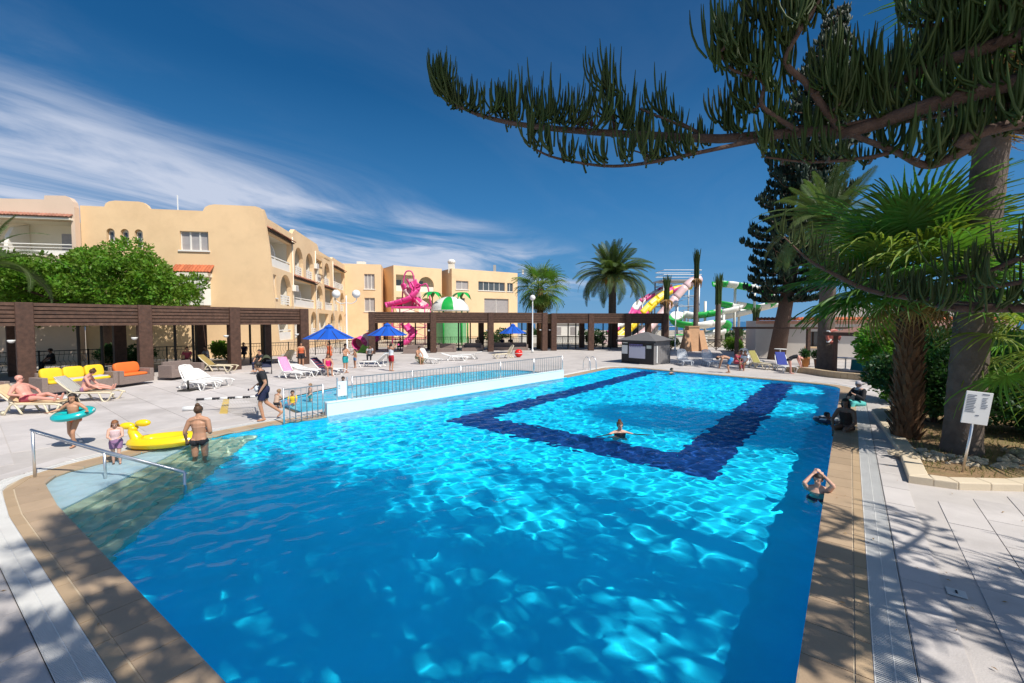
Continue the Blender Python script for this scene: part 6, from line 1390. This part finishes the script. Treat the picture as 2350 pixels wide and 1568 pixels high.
# ================================================================ people
SKIN = {'fair': (.62, .36, .26), 'tan': (.48, .25, .15), 'pink': (.64, .31, .24), 'brown': (.26, .13, .08)}
def skinmat(k): return M('skin_' + k, SKIN[k], rough=.5, var=.06, scale=6)
def cloth(name, col): return M('cloth_' + name, col, rough=.85, var=.10, scale=9)
BASE = dict(pel=(0, 0, .95), spi=(0, 0, 1.12), che=(0, -.01, 1.32), nb=(0, .01, 1.46), hd=(0, -.02, 1.635),
            sl=(.18, .01, 1.41), el=(.245, .03, 1.13), wl=(.26, -.05, .88), sr=(-.18, .01, 1.41), er=(-.245, .03, 1.13), wr=(-.26, -.05, .88),
            hl=(.095, 0, .92), kl=(.105, -.02, .50), al=(.105, .02, .085), hr=(-.095, 0, .92), kr=(-.105, -.02, .50), ar=(-.105, .02, .085))
def pose(**k): d = dict(BASE); d.update(k); return {a: Vector(b) for a, b in d.items()}
def sit(h=.42, lean=0.0, fwd=.42, **k):
    d = dict(pel=(0, 0, h + .10), spi=(0, -.03 * lean, h + .27), che=(0, -.16 * lean, h + .46), nb=(0, -.24 * lean, h + .60), hd=(0, -.34 * lean - .02, h + .775),
             sl=(.18, -.22 * lean, h + .55), el=(.24, -.2 - .2 * lean, h + .30), wl=(.16, -.40, h + .16), sr=(-.18, -.22 * lean, h + .55), er=(-.24, -.2 - .2 * lean, h + .30), wr=(-.16, -.40, h + .16),
             hl=(.10, -.02, h + .08), kl=(.13, -fwd, h + .08), al=(.12, -fwd - .02, h - .33), hr=(-.10, -.02, h + .08), kr=(-.13, -fwd, h + .08), ar=(-.12, -fwd - .02, h - .33))
    d.update(k); return pose(**d)
LONG = dict(kl=(.12, -.42, .20), al=(.11, -.84, .07), kr=(-.12, -.42, .16), ar=(-.11, -.85, .07))
BONES = [('tl', 'pel', 'spi'), ('tm', 'spi', 'che'), ('tu', 'che', 'nb'), ('hd', 'nb', 'hd'), ('uaL', 'sl', 'el'), ('uaR', 'sr', 'er'), ('faL', 'el', 'wl'), ('faR', 'er', 'wr'), ('thL', 'hl', 'kl'), ('thR', 'hr', 'kr'), ('shL', 'kl', 'al'), ('shR', 'kr', 'ar')]
WEAR = {'tshirt': {'tl': (.3, 2), 'tm': (-1, 2), 'tu': (-1, .75), 'uaL': (-1, .62), 'uaR': (-1, .62)}, 'vest': {'tl': (.3, 2), 'tm': (-1, 2), 'tu': (-1, .45)},
        'long': {'tl': (.2, 2), 'tm': (-1, 2), 'tu': (-1, .8), 'uaL': (-1, 2), 'uaR': (-1, 2), 'faL': (-1, .85), 'faR': (-1, .85)},
        'shorts': {'tl': (-2, .45), 'thL': (-1, .72), 'thR': (-1, .72)}, 'trunks': {'tl': (-2, .3), 'thL': (-1, .45), 'thR': (-1, .45)}, 'bottom': {'tl': (-2, .12), 'thL': (-1, .06), 'thR': (-1, .06)},
        'leggings': {'tl': (-2, .4), 'thL': (-1, 2), 'thR': (-1, 2), 'shL': (-1, .9), 'shR': (-1, .9)}, 'bra': {'tm': (.55, 1.0), 'tu': (-1, .18)}, 'strap': {'tm': (.62, .82)}, 'skirt': {'tl': (-2, .5), 'thL': (-1, .6), 'thR': (-1, .6)}}
def etube(b, pts, rx, ry, X=Vector((1, 0, 0)), n=12):
    vs = []; m = len(pts)
    for i in range(m):
        t = (pts[min(i + 1, m - 1)] - pts[max(i - 1, 0)]).normalized(); Yv = t.cross(X).normalized(); Xv = Yv.cross(t).normalized()
        for k in range(n): a = 2 * math.pi * k / n; vs.append(pts[i] + Xv * math.cos(a) * rx[i] + Yv * math.sin(a) * ry[i])
    fs = [(i * n + k, i * n + (k + 1) % n, (i + 1) * n + (k + 1) % n, (i + 1) * n + k) for i in range(m - 1) for k in range(n)] + [tuple(range(n - 1, -1, -1)), tuple((m - 1) * n + k for k in range(n))]
    b.add(vs, fs)
def person(label, loc, rz, J, h=1.7, skin='fair', wear=(), hair=None, hstyle='short', near=False, bulk=1.0, look=0.0, glasses=False, hat=None, child=False, group=None, extra=None):
    k = bulk; hs = 1.22 if child else 1.0; b = MB(); rs_ = {}
    b2 = lambda a, c, ra, rb: b.tube([J[a] + (J[a] - J[c]).normalized() * ra * .5, J[a], J[a].lerp(J[c], .3), J[a].lerp(J[c], .65), J[c], J[c] + (J[c] - J[a]).normalized() * rb * .5], [ra * .5, ra, (ra * .65 + rb * .42), (ra * .42 + rb * .62), rb, rb * .5], 10)
    up = (J['spi'] - J['pel']).normalized()
    etube(b, [J['pel'] - up * .10, J['pel'] - up * .03, J['pel'] + up * .05, J['spi'], J['spi'].lerp(J['che'], .6), J['che'] + (J['nb'] - J['che']) * .25, J['nb'] - (J['nb'] - J['che']).normalized() * .015], [.09 * k, .155 * k, .155 * k, .128 * k, .15 * k, .165 * k, .075], [.08 * k, .115 * k, .11 * k, .095 * k, .112 * k, .11 * k, .06])
    if near: # buttocks
        for s in ('hl', 'hr'): b.ball(J[s] + Vector((0, .05, -.01)), (.085 * k, .085 * k, .10), 10, 8)
    b.tube([J['nb'] - (J['hd'] - J['nb']) * .2, J['nb'], J['nb'].lerp(J['hd'], .7)], [.075, .058, .056], 10)
    hd = J['hd']; nd = (hd - J['nb']).normalized(); fd = Vector((math.sin(look), -math.cos(look), 0)); fd = (fd - nd * fd.dot(nd)).normalized(); rt = fd.cross(nd)
    HM = Matrix((rt, -fd, nd)).transposed()          # head frame: x right, -y face, z crown
    hp = lambda x, y, z: hd + HM @ Vector((x * hs, y * hs, z * hs))
    def hball(c, r, nu=12, nv=9):
        q = MB().ball((0, 0, 0), 1.0, nu, nv); b.add([hp(c[0] + v[0] * r[0], c[1] + v[1] * r[1], c[2] + v[2] * r[2]) for v in q.v], q.f)
    hball((0, .012, .03), (.078, .098, .088)); hball((0, -.022, -.045), (.06, .068, .075)); hball((0, -.098, -.01), (.014, .022, .022), 6, 5)
    for s in (-1, 1): hball((s * .08, .01, -.01), (.012, .025, .033), 6, 5)
    for s in 'lr':
        b2('s' + s, 'e' + s, .058 * (.6 + .4 * k), .042); b2('e' + s, 'w' + s, .043, .028); b.tube([J['nb'].lerp(J['s' + s], .2), J['s' + s]], [.07, .062], 8)
        w = J['w' + s]; d = (w - J['e' + s]).normalized(); sx = d.cross(Vector((0, 0, 1))); sx = sx.normalized() if sx.length > .2 else Vector((0, -1, 0))
        etube(b, [w - d * .01, w + d * .045, w + d * .095], [.026, .042, .038], [.018, .02, .016], sx, 8)
        for q in range(4): o_ = sx * (-.03 + q * .02); l = (.065, .078, .072, .055)[q]; cu = sx.cross(d) * .012; b.tube([w + d * .085 + o_, w + d * (.085 + l * .55) + o_ * 1.1 + cu, w + d * (.085 + l) + o_ * 1.1 + cu * 2.4], [.0105, .0095, .007], 6)
        b.tube([w + d * .02 + sx * .028, w + d * .055 + sx * .058, w + d * .085 + sx * .066], [.013, .012, .009], 6)
        b2('h' + s, 'k' + s, .088 * (.5 + .5 * k), .056); b2('k' + s, 'a' + s, .058, .036); a = J['a' + s]; sh = (a - J['k' + s]).normalized(); f = Vector((0, -1, 0)) if abs(sh.z) > .6 else Vector((0, -.25, .95)); f.normalize()
        if extra and 'foot' + s in extra: f = Vector(extra['foot' + s]).normalized()
        etube(b, [a - f * .055 + sh * .03, a + sh * .03, a + f * .08 + sh * .05, a + f * .155 + sh * .058, a + f * .185 + sh * .06], [.026, .035, .042, .044, .022], [.03, .045, .03, .022, .014], Vector((1, 0, 0)) if abs(f.x) < .9 else Vector((0, 1, 0)), 8)
    t = thing('person', label, 'person', loc, rz, group); sc = h / 1.74; t.scale = (sc, sc, sc)
    tmp = bpy.data.objects.new('tmp', b.mesh('tmp')); COL.objects.link(tmp)
    md = tmp.modifiers.new('r', 'REMESH'); md.mode = 'VOXEL'; md.voxel_size = .0115 if near else .02
    sm = tmp.modifiers.new('s', 'SMOOTH'); sm.factor = .5; sm.iterations = 3 if near else 2
    me = bpy.data.meshes.new_from_object(tmp.evaluated_get(bpy.context.evaluated_depsgraph_get())); bpy.data.objects.remove(tmp); me.name = 'body'
    me.materials.clear(); me.materials.append(skinmat(skin)); me.shade_smooth(); OB('body', me, t)
    # clothing: the matching patch of the body surface, let out a little
    nv = len(me.vertices); co = np.empty(nv * 3, np.float32); me.vertices.foreach_get('co', co); co = co.reshape(-1, 3); no = np.empty(nv * 3, np.float32); me.vertices.foreach_get('normal', no); no = no.reshape(-1, 3)
    if wear:
        A = np.array([J[a] for _, a, c in BONES]); B_ = np.array([J[c] for _, a, c in BONES]); dv = B_ - A; ll = (dv ** 2).sum(1)
        T_ = np.einsum('vbk,bk->vb', co[:, None, :] - A[None], dv) / ll[None]; Tc = np.clip(T_, 0, 1); dist = np.linalg.norm(co[:, None, :] - (A[None] + Tc[..., None] * dv[None]), axis=2)
        rad = np.array([.14, .14, .13, .09, .055, .055, .04, .04, .085, .085, .05, .05]); bn = (dist / rad[None]).argmin(1); tt = T_[np.arange(nv), bn]
        nf = len(me.polygons); lv = np.empty(len(me.loops), np.int32); me.loops.foreach_get('vertex_index', lv); F = lv.reshape(-1, 4) if len(lv) == nf * 4 else None
        for (nm, kind, mt, off) in wear:
            reg = WEAR[kind]; sel = np.zeros(nv, bool)
            for i, (bnm, _, _) in enumerate(BONES):
                if bnm in reg: lo_, hi_ = reg[bnm]; sel |= (bn == i) & (tt >= lo_) & (tt <= hi_)
            if F is None: continue
            fs = F[sel[F].sum(1) >= 3]
            if len(fs) < 4: continue
            us = np.unique(fs); mp = np.full(nv, -1); mp[us] = np.arange(len(us)); OB(nm, npmesh(nm, co[us] + no[us] * off, mp[fs], mt, True), t)
    if hair is not None:
        hm = M('hair_%d' % int(hair[0] * 1000), hair, rough=.6, var=.3, scale=30); q = MB().ball((0, 0, 0), 1.0, 18, 14, .10, len(label)); keep = []
        for f in q.f:
            c = sum((Vector(q.v[i]) for i in f), Vector()) / len(f)
            if not (c.y < -.25 and c.z < .42) and not (c.z < -.55 and hstyle == 'short'): keep.append(f)
        hb = MB(); sx_, sy_, sz_ = (.092, .112, .105)
        hb.add([hp(v[0] * sx_, .014 + v[1] * sy_, .028 + v[2] * sz_) for v in q.v], keep)
        if hstyle == 'long':
            pts = [hp(0, .07, .02), hp(0, .095, -.10), hp(0, .09, -.22), hp(0, .085, -.32)]; etube(hb, pts, [.075, .088, .075, .03], [.05, .045, .035, .015], rt)
            for s in (-1, 1): etube(hb, [hp(s * .075, .0, .0), hp(s * .088, .01, -.1), hp(s * .08, .015, -.2)], [.03, .03, .012], [.02, .02, .01], rt)
        if hstyle == 'bun': qq = MB().ball((0, 0, 0), 1.0, 10, 8, .2, 2); hb.add([hp(v[0] * .05, .06 + v[1] * .05, .13 + v[2] * .042) for v in qq.v], qq.f)
        if hstyle == 'pony': hb.tube([hp(0, .10, .05), hp(0, .15, -.02), hp(0, .13, -.16)], [.035, .035, .012], 8)
        hb.build('hair', hm, t, True)
    if hat is not None:
        q = MB().ball((0, 0, 0), 1.0, 16, 12, .08, 4); kf = [f for f in q.f if not ((sum((Vector(q.v[i]) for i in f), Vector()) / len(f)).y < -.45 and (sum((Vector(q.v[i]) for i in f), Vector()) / len(f)).z < .35)]
        hb = MB(); hb.add([hp(v[0] * .108, .014 + v[1] * .125, .01 + v[2] * .125) for v in q.v], kf); hb.tube([hp(0, .02, -.06), hp(0, .03, -.14), hp(0, .03, -.2)], [.075, .10, .14], 12); hb.build('headscarf', hat, t, True)
    if near:
        dk = M('eye_dark', (.02, .015, .012), rough=.3); eb = [hp(s * .03, -.083, .005) for s in (-1, 1)]
        if glasses:
            g = MB()
            for s in (-1, 1): q = MB().ball((0, 0, 0), 1.0, 10, 7); g.add([hp(s * .034 + v[0] * .027, -.092 + v[1] * .012, .008 + v[2] * .02) for v in q.v], q.f)
            g.tube([hp(-.06, -.085, .01), hp(0, -.102, .012), hp(.06, -.085, .01)], .005, 5); g.tube([hp(-.06, -.085, .01), hp(-.082, .0, .01)], .004, 4); g.tube([hp(.06, -.085, .01), hp(.082, .0, .01)], .004, 4); g.build('sunglasses', dk, t, True)
        else:
            for e in eb: q = MB().ball((0, 0, 0), .011 * hs, 8, 6); MB().add([(v[0] + e.x, v[1] + e.y, v[2] + e.z) for v in q.v], q.f).build('eye', dk, t, True)
        q = MB().ball((0, 0, 0), 1.0, 8, 6); MB().add([hp(v[0] * .024, -.082 + v[1] * .010, -.062 + v[2] * .007) for v in q.v], q.f).build('mouth', M('lip', (.36, .12, .10)), t, True)
    return t
BLK = cloth('black', (.02, .02, .024)); NAV = cloth('navy', (.018, .022, .06)); TEAL = cloth('teal', (.02, .30, .32)); RED = cloth('dark_red', (.36, .012, .025)); WHT = cloth('white', (.66, .70, .74)); COR = cloth('coral', (.62, .13, .05)); YLW = cloth('yellow', (.72, .52, .03)); AQ = cloth('aqua', (.10, .48, .46)); PURP = cloth('plum', (.30, .16, .28)); BEI = cloth('beige', (.52, .36, .26)); ROSE = cloth('rose', (.42, .07, .10)); BLU = cloth('blue', (.04, .22, .48)); SAND = cloth('sand_strap', (.62, .34, .22))
DKH = (.022, .014, .010); BRH = (.085, .042, .02); BLH = (.26, .15, .07); GRH = (.20, .17, .14)
lgm = LG['man']
person('bald sunbather with sunglasses reclining on a cream lounger', lgm.location + Matrix.Rotation(R(10), 3, 'Z') @ Vector((-.16, 0, .385)), R(94),
       pose(pel=(0, .0, .11), spi=(0, .09, .25), che=(0, .19, .42), nb=(0, .25, .56), hd=(0, .24, .735), sl=(.19, .22, .50), el=(.44, .14, .32), wl=(.32, -.06, .22), sr=(-.19, .22, .50), er=(-.46, .10, .30), wr=(-.28, -.06, .24), hl=(.10, -.02, .10), kl=(.16, -.42, .22), al=(.13, -.84, .09), hr=(-.10, -.02, .10), kr=(-.14, -.43, .14), ar=(-.12, -.86, .08)),
       1.78, 'pink', [('swim_trunks', 'trunks', ROSE, .012)], None, near=True, bulk=1.32, glasses=True, look=.5)
lgw = LG['woman']
person('woman in dark bikini sitting forward on a cream lounger', lgw.location + Matrix.Rotation(R(12), 3, 'Z') @ Vector((-.12, 0, .385)), R(110), sit(.0, .5, **LONG, hd=(0, -.26, .74), el=(.25, -.22, .30), wl=(.15, -.42, .16), er=(-.24, -.24, .28), wr=(-.17, -.46, .12)), 1.66, 'pink', [('bikini_top', 'bra', PURP, .01), ('bikini_bottom', 'bottom', PURP, .01)], BRH, 'bun', near=True, look=.6)
gp = G(172, 1026)
girl = person('girl in coral swimsuit bottoms wearing a teal swim ring', gp, R(12), pose(el=(.36, .0, 1.26), wl=(.50, -.18, 1.22), er=(-.36, 0, 1.26), wr=(-.50, -.18, 1.22), kl=(.06, -.16, .52), al=(.02, -.06, .09), kr=(-.09, -.06, .50), ar=(-.06, .14, .10)), 1.26, 'tan', [('swim_bottom', 'bottom', COR, .012)], DKH, 'long', near=True, child=True)
rg_ = thing('swim_ring', 'teal inflatable ring held around the girl at chest height', 'swim ring', (gp.x, gp.y, .80), R(12)); rg_.rotation_euler = (R(10), R(-6), R(12)); b = MB(); b.grid(lambda u, v: ((.29 + .12 * math.cos(2 * math.pi * v)) * math.cos(2 * math.pi * u), (.26 + .11 * math.cos(2 * math.pi * v)) * math.sin(2 * math.pi * u), .085 * math.sin(2 * math.pi * v)), 36, 12); b.build('ring', M('teal_vinyl', (.01, .42, .42), rough=.2, spec=.6), rg_, True); MB().tube([(.40, 0, .02), (.44, 0, .06)], .015, 6).build('valve', m_white, rg_)
person('toddler with ginger hair in white top on the pool ledge', G(268, 1068, -.07), R(35), pose(hd=(.0, -.05, 1.62), el=(.22, -.12, 1.15), wl=(.12, -.30, 1.12), er=(-.22, -.10, 1.15), wr=(-.10, -.30, 1.10), kl=(.09, -.05, .50), kr=(-.10, .04, .50), ar=(-.1, .12, .085)), .96, 'fair', [('vest_top', 'vest', cloth('pale_pink', (.66, .48, .48)), .014), ('swim_skirt', 'skirt', PURP, .03)], (.22, .085, .03), 'long', near=True, child=True, bulk=1.08)
person('woman in black bikini bottoms wading, seen from behind', G(459, 1046, -.03) + Vector((0, 0, -.55)), R(195), pose(el=(.28, .03, 1.15), wl=(.30, -.10, .92), er=(-.25, .06, 1.12), wr=(-.10, -.10, 1.16), hd=(.01, -.03, 1.63)), 1.68, 'tan', [('bikini_bottom', 'bottom', BLK, .01), ('bikini_strap', 'strap', SAND, .006)], BRH, 'bun', near=True, bulk=1.02)
person('man in black shirt and navy shorts walking by the pool edge', G(607, 965), R(-62), pose(pel=(0, -.02, .93), nb=(0, -.06, 1.45), hd=(0, -.13, 1.61), che=(0, -.05, 1.32), sl=(.19, -.03, 1.40), sr=(-.19, -.03, 1.40), el=(.26, .06, 1.13), wl=(.26, -.08, .90), er=(-.27, -.04, 1.12), wr=(-.30, -.26, .96), kl=(.10, -.10, .50), al=(.10, -.02, .085), kr=(-.10, .05, .52), ar=(-.10, .42, .20)), 1.80, 'tan', [('tshirt', 'tshirt', BLK, .022), ('shorts', 'shorts', NAV, .028)], DKH, 'short', near=True, bulk=1.02, extra={'footr': (0, -.75, -.6)})
fbg = thing('waist_bag', 'white pouch bag hanging at the hip of the walking man', 'bag', G(607, 965) + Vector((-.16, -.10, .98)), R(-60)); MB().ball((0, 0, 0), (.14, .06, .10), 12, 8, .15, 2).build('pouch', WHT, fbg, True); MB().tube(curve([(-.12, 0, .05), (0, .1, .12), (.12, 0, .05)], 8), .01, 5).build('strap', WHT, fbg)
person('small child in beige top crouching behind the walking man', G(634, 938), R(160), sit(.22, .6, .22), 1.0, 'tan', [('top', 'tshirt', BEI, .02), ('shorts', 'trunks', BLK, .02)], BLH, child=True)
person('child in yellow shirt sitting in the toddler pool', G(672, 925) + Vector((0, 0, -.12)), R(20), sit(.05, .1, kl=(.12, -.34, .2), al=(.12, -.5, .0), kr=(-.12, -.34, .2), ar=(-.12, -.5, .0)), 1.05, 'tan', [('shirt', 'tshirt', YLW, .02), ('shorts', 'trunks', BLU, .02)], DKH, child=True)
person('child with light hair wading in the toddler pool', G(713, 918) + Vector((0, 0, -.34)), R(-30), pose(el=(.3, -.1, 1.15), wl=(.3, -.3, 1.05)), .95, 'fair', [('shorts', 'trunks', AQ, .02)], BLH, child=True)
person('dark haired child standing in the toddler pool by the sign', G(788, 905) + Vector((0, 0, -.34)), R(10), pose(), 1.05, 'brown', [('swimsuit', 'vest', NAV, .015), ('shorts', 'trunks', NAV, .02)], DKH, child=True)
person('person in teal shorts standing under the first umbrella', G(793, 856), R(70), pose(el=(.24, -.12, 1.16), wl=(.08, -.26, 1.22), er=(-.24, -.12, 1.16), wr=(-.08, -.26, 1.2)), 1.68, 'tan', [('shorts', 'shorts', TEAL, .025)], DKH)
person('woman in hot pink swimsuit sitting by the first umbrella', G(752, 862), R(40), sit(.40, .3), 1.62, 'tan', [('swimsuit', 'vest', cloth('hot_pink', (.72, .02, .17)), .012), ('swimsuit_bottom', 'bottom', cloth('hot_pink', (.72, .02, .17)), .012)], BRH, 'long')
person('woman in orange print dress standing behind the first umbrella pole', G(756, 838), R(-10), pose(er=(-.3, -.02, 1.5), wr=(-.18, -.03, 1.78)), 1.62, 'tan', [('dress', 'vest', COR, .015), ('skirt', 'skirt', COR, .03)], DKH, 'long')
person('child holding a towel beside the teal shorts person', G(815, 845), R(-40), pose(er=(-.24, -.1, 1.2), wr=(-.1, -.3, 1.25)), 1.2, 'tan', [('shorts', 'trunks', BLU, .02)], DKH, child=True)
person('woman in white top and red shorts with both arms raised', G(898, 852), R(150), pose(el=(.34, -.06, 1.56), wl=(.12, -.14, 1.68), er=(-.34, -.06, 1.56), wr=(-.12, -.14, 1.68)), 1.66, 'tan', [('vest_top', 'vest', WHT, .02), ('shorts', 'shorts', RED, .03)], DKH, 'pony')
person('person in pale shirt sitting at the middle pergola corner', G(850, 828), R(5), sit(.38, .35), 1.68, 'brown', [('shirt', 'tshirt', cloth('grey', (.36, .35, .36)), .02), ('trousers', 'leggings', BLK, .02)], DKH)
person('tanned man sitting on the lounger by the agave', G(957, 836), R(60), sit(.38, .6), 1.72, 'tan', [('shorts', 'shorts', cloth('khaki', (.34, .34, .20)), .02)], DKH)
person('person in printed dress standing at the end pergola column', G(692, 846), R(30), pose(), 1.66, 'tan', [('dress', 'vest', COR, .02), ('skirt', 'skirt', BLK, .03)], DKH, 'long')
person('person in dark clothes seated behind the yellow sofa', D(122, 845, 24.5) * Vector((1, 1, 0)) + Vector((0, 0, .14)), R(-30), sit(.44, .2), 1.74, 'brown', [('shirt', 'tshirt', BLK, .02), ('trousers', 'leggings', BLK, .02)], DKH)
for i, (px_, lab) in enumerate(((1128, 'first dark clothed guest on the far pergola sofa beside the column'), (1152, 'second dark clothed guest on the far pergola sofa'), (1172, 'third dark clothed guest on the far pergola sofa nearest the umbrella'))):
    person(lab, D(px_, 800, 47) * Vector((1, 1, 0)), R(10 - 12 * i), sit(.44, .1 + .1 * i), 1.72, 'brown', [('shirt', 'tshirt', (BLK, NAV, BLK)[i], .02), ('trousers', 'leggings', BLK, .02)], DKH)
person('person with dark top seated in shade by the pram', G(600, 852, .14), R(-20), sit(.42, .3), 1.66, 'tan', [('top', 'tshirt', BLK, .02), ('trousers', 'leggings', NAV, .02)], DKH)
# far edge group
person('man in blue shorts bending at the far pool edge', G(1672, 856), R(-110), pose(pel=(0, .10, .78), spi=(0, -.08, .88), che=(0, -.28, .92), nb=(0, -.42, .92), hd=(0, -.58, .88), sl=(.18, -.36, .88), el=(.2, -.42, .6), wl=(.16, -.48, .36), sr=(-.18, -.36, .88), er=(-.2, -.42, .6), wr=(-.16, -.48, .36), hl=(.10, .08, .76), kl=(.12, -.08, .42), hr=(-.10, .08, .76), kr=(-.12, -.02, .42)), 1.74, 'tan', [('shorts', 'shorts', BLU, .025)], DKH)
person('person in red top sitting at the far pool edge', G(1688, 846), R(30), sit(.34, .5), 1.66, 'brown', [('top', 'tshirt', ROSE, .02), ('trousers', 'leggings', ROSE, .02)], DKH)
person('person in wine shirt beside the red top one', G(1700, 845), R(-20), sit(.34, .4), 1.66, 'brown', [('top', 'tshirt', cloth('wine', (.16, .03, .05)), .02), ('trousers', 'leggings', BLK, .02)], DKH)
person('person in white shirt sitting at the far pool edge', G(1712, 850), R(-60), sit(.36, .35), 1.70, 'brown', [('shirt', 'tshirt', WHT, .02), ('shorts', 'shorts', cloth('stone', (.4, .38, .34)), .02)], DKH)
person('woman in black swimsuit bending over the blue lounger', G(1815, 858), R(70), pose(pel=(0, .12, .84), spi=(0, -.02, .98), che=(0, -.24, 1.06), nb=(0, -.40, 1.04), hd=(0, -.52, .93), sl=(.18, -.34, 1.0), el=(.2, -.42, .74), wl=(.16, -.5, .5), sr=(-.18, -.34, 1.0), er=(-.2, -.42, .74), wr=(-.16, -.5, .5), hl=(.10, .10, .82), kl=(.11, .0, .45), hr=(-.10, .10, .82), kr=(-.11, .06, .45)), 1.66, 'pink', [('swimsuit', 'vest', BLK, .014), ('swimsuit_bottom', 'bottom', BLK, .014)], BLH, 'short')
# in the water
SW = dict(pel=(0, .05, 1.0), kl=(.12, -.12, .78), al=(.12, .26, .62), kr=(-.12, -.05, .75), ar=(-.12, .30, .60))
person('swimmer with dark straps treading water inside the navy frame', G(1422, 993, ZW) + Vector((0, 0, -1.36)), R(5), pose(**SW, el=(.42, -.14, 1.36), wl=(.64, -.26, 1.38), er=(-.42, -.14, 1.36), wr=(-.64, -.26, 1.38)), 1.66, 'fair', [('swimsuit', 'vest', BLK, .012)], BRH, 'bun', near=True)
person('swimmer with only the head showing at the far pool edge', G(1541, 856, ZW) + Vector((0, 0, -1.40)), R(40), pose(**SW, el=(.40, -.2, 1.38), wl=(.6, -.3, 1.42)), 1.68, 'tan', [('trunks', 'trunks', BLK, .012)], DKH)
person('dark haired swimmer with hands on the head near the right edge', G(1876, 1128, ZW) + Vector((0, 0, -1.17)), R(-30), pose(**SW, el=(.25, -.14, 1.58), wl=(.09, .05, 1.72), er=(-.25, -.12, 1.54), wr=(-.09, .05, 1.71)), 1.48, 'fair', [('trunks', 'trunks', NAV, .014)], DKH, near=True, look=-.4)
person('child with dark hair floating beside the seated woman', G(1897, 968, ZW) + Vector((0, 0, -.86)), R(30), pose(**SW, el=(.34, -.14, 1.32), wl=(.46, -.3, 1.36), er=(-.34, -.14, 1.32), wr=(-.46, -.3, 1.36)), 1.12, 'brown', [('swim_top', 'tshirt', NAV, .02)], DKH, child=True, near=True)
rg2 = thing('swim_ring', 'black and white swim ring around the floating child', 'swim ring', G(1897, 968, ZW) + Vector((0, 0, .05))); b = MB(); b.grid(lambda u, v: ((.26 + .09 * math.cos(2 * math.pi * v)) * math.cos(2 * math.pi * u), (.26 + .09 * math.cos(2 * math.pi * v)) * math.sin(2 * math.pi * u), .07 * math.sin(2 * math.pi * v)), 30, 10); b.build('ring', M('dark_vinyl', (.05, .06, .09), rough=.25), rg2, True)
for k in range(5): a = k * 1.257; MB().box((.26 * math.cos(a), .26 * math.sin(a), .055), (.12, .17, .04), a).build('panel', m_white, rg2, bevel=.01)
EDGE = lambda u, d: Vector((2.37, 3.46, 0)) + U * u + Vector((U.y, -U.x, 0)) * d
person('dark haired woman sitting on the right pool edge, seen from behind', G(1942, 985) + Vector((.0, .0, -.02)), R(-60), sit(.0, .25, .40, el=(.25, -.1, .26), wl=(.2, -.3, .14)), 1.72, 'brown', [('swimsuit', 'vest', cloth('dark_brown_print', (.06, .03, .02)), .014), ('swimsuit_bottom', 'bottom', BLK, .014)], DKH, 'long', near=True)
person('woman with grey headscarf and black top sitting on the pool edge', G(1972, 930), R(-75), sit(.0, .15, .46, kl=(.12, -.44, .12), al=(.12, -.62, -.22), kr=(-.12, -.44, .12), ar=(-.12, -.62, -.22), el=(.24, -.18, .28), wl=(.06, -.34, .42)), 1.70, 'fair', [('long_top', 'long', BLK, .022), ('leggings', 'leggings', AQ, .02)], None, near=True, hat=cloth('grey_scarf', (.42, .40, .44)))

for (px_, Y_, rz_, lab, top_) in ((430, 26.5, 20, 'guest in red shirt seated in the pergola shade behind the wicker bench', ROSE), (475, 27.5, -30, 'guest in grey shirt seated in the pergola shade near the shrub', cloth('grey', (.36, .35, .36))), (560, 32, 15, 'guest in dark blue seated under the pergola end bay', NAV), (920, 43.5, -10, 'guest in black seated behind the second umbrella', BLK), (1095, 46.5, 25, 'guest in brown seated by the green play house', BEI)):
    person(lab, D(px_, 800, Y_) * Vector((1, 1, 0)) + Vector((0, 0, .14 if px_ < 700 else 0)), R(rz_), sit(.44, .25), 1.7, 'brown' if px_ % 2 else 'tan', [('shirt', 'tshirt', top_, .02), ('trousers', 'leggings', BLK, .02)], DKH)
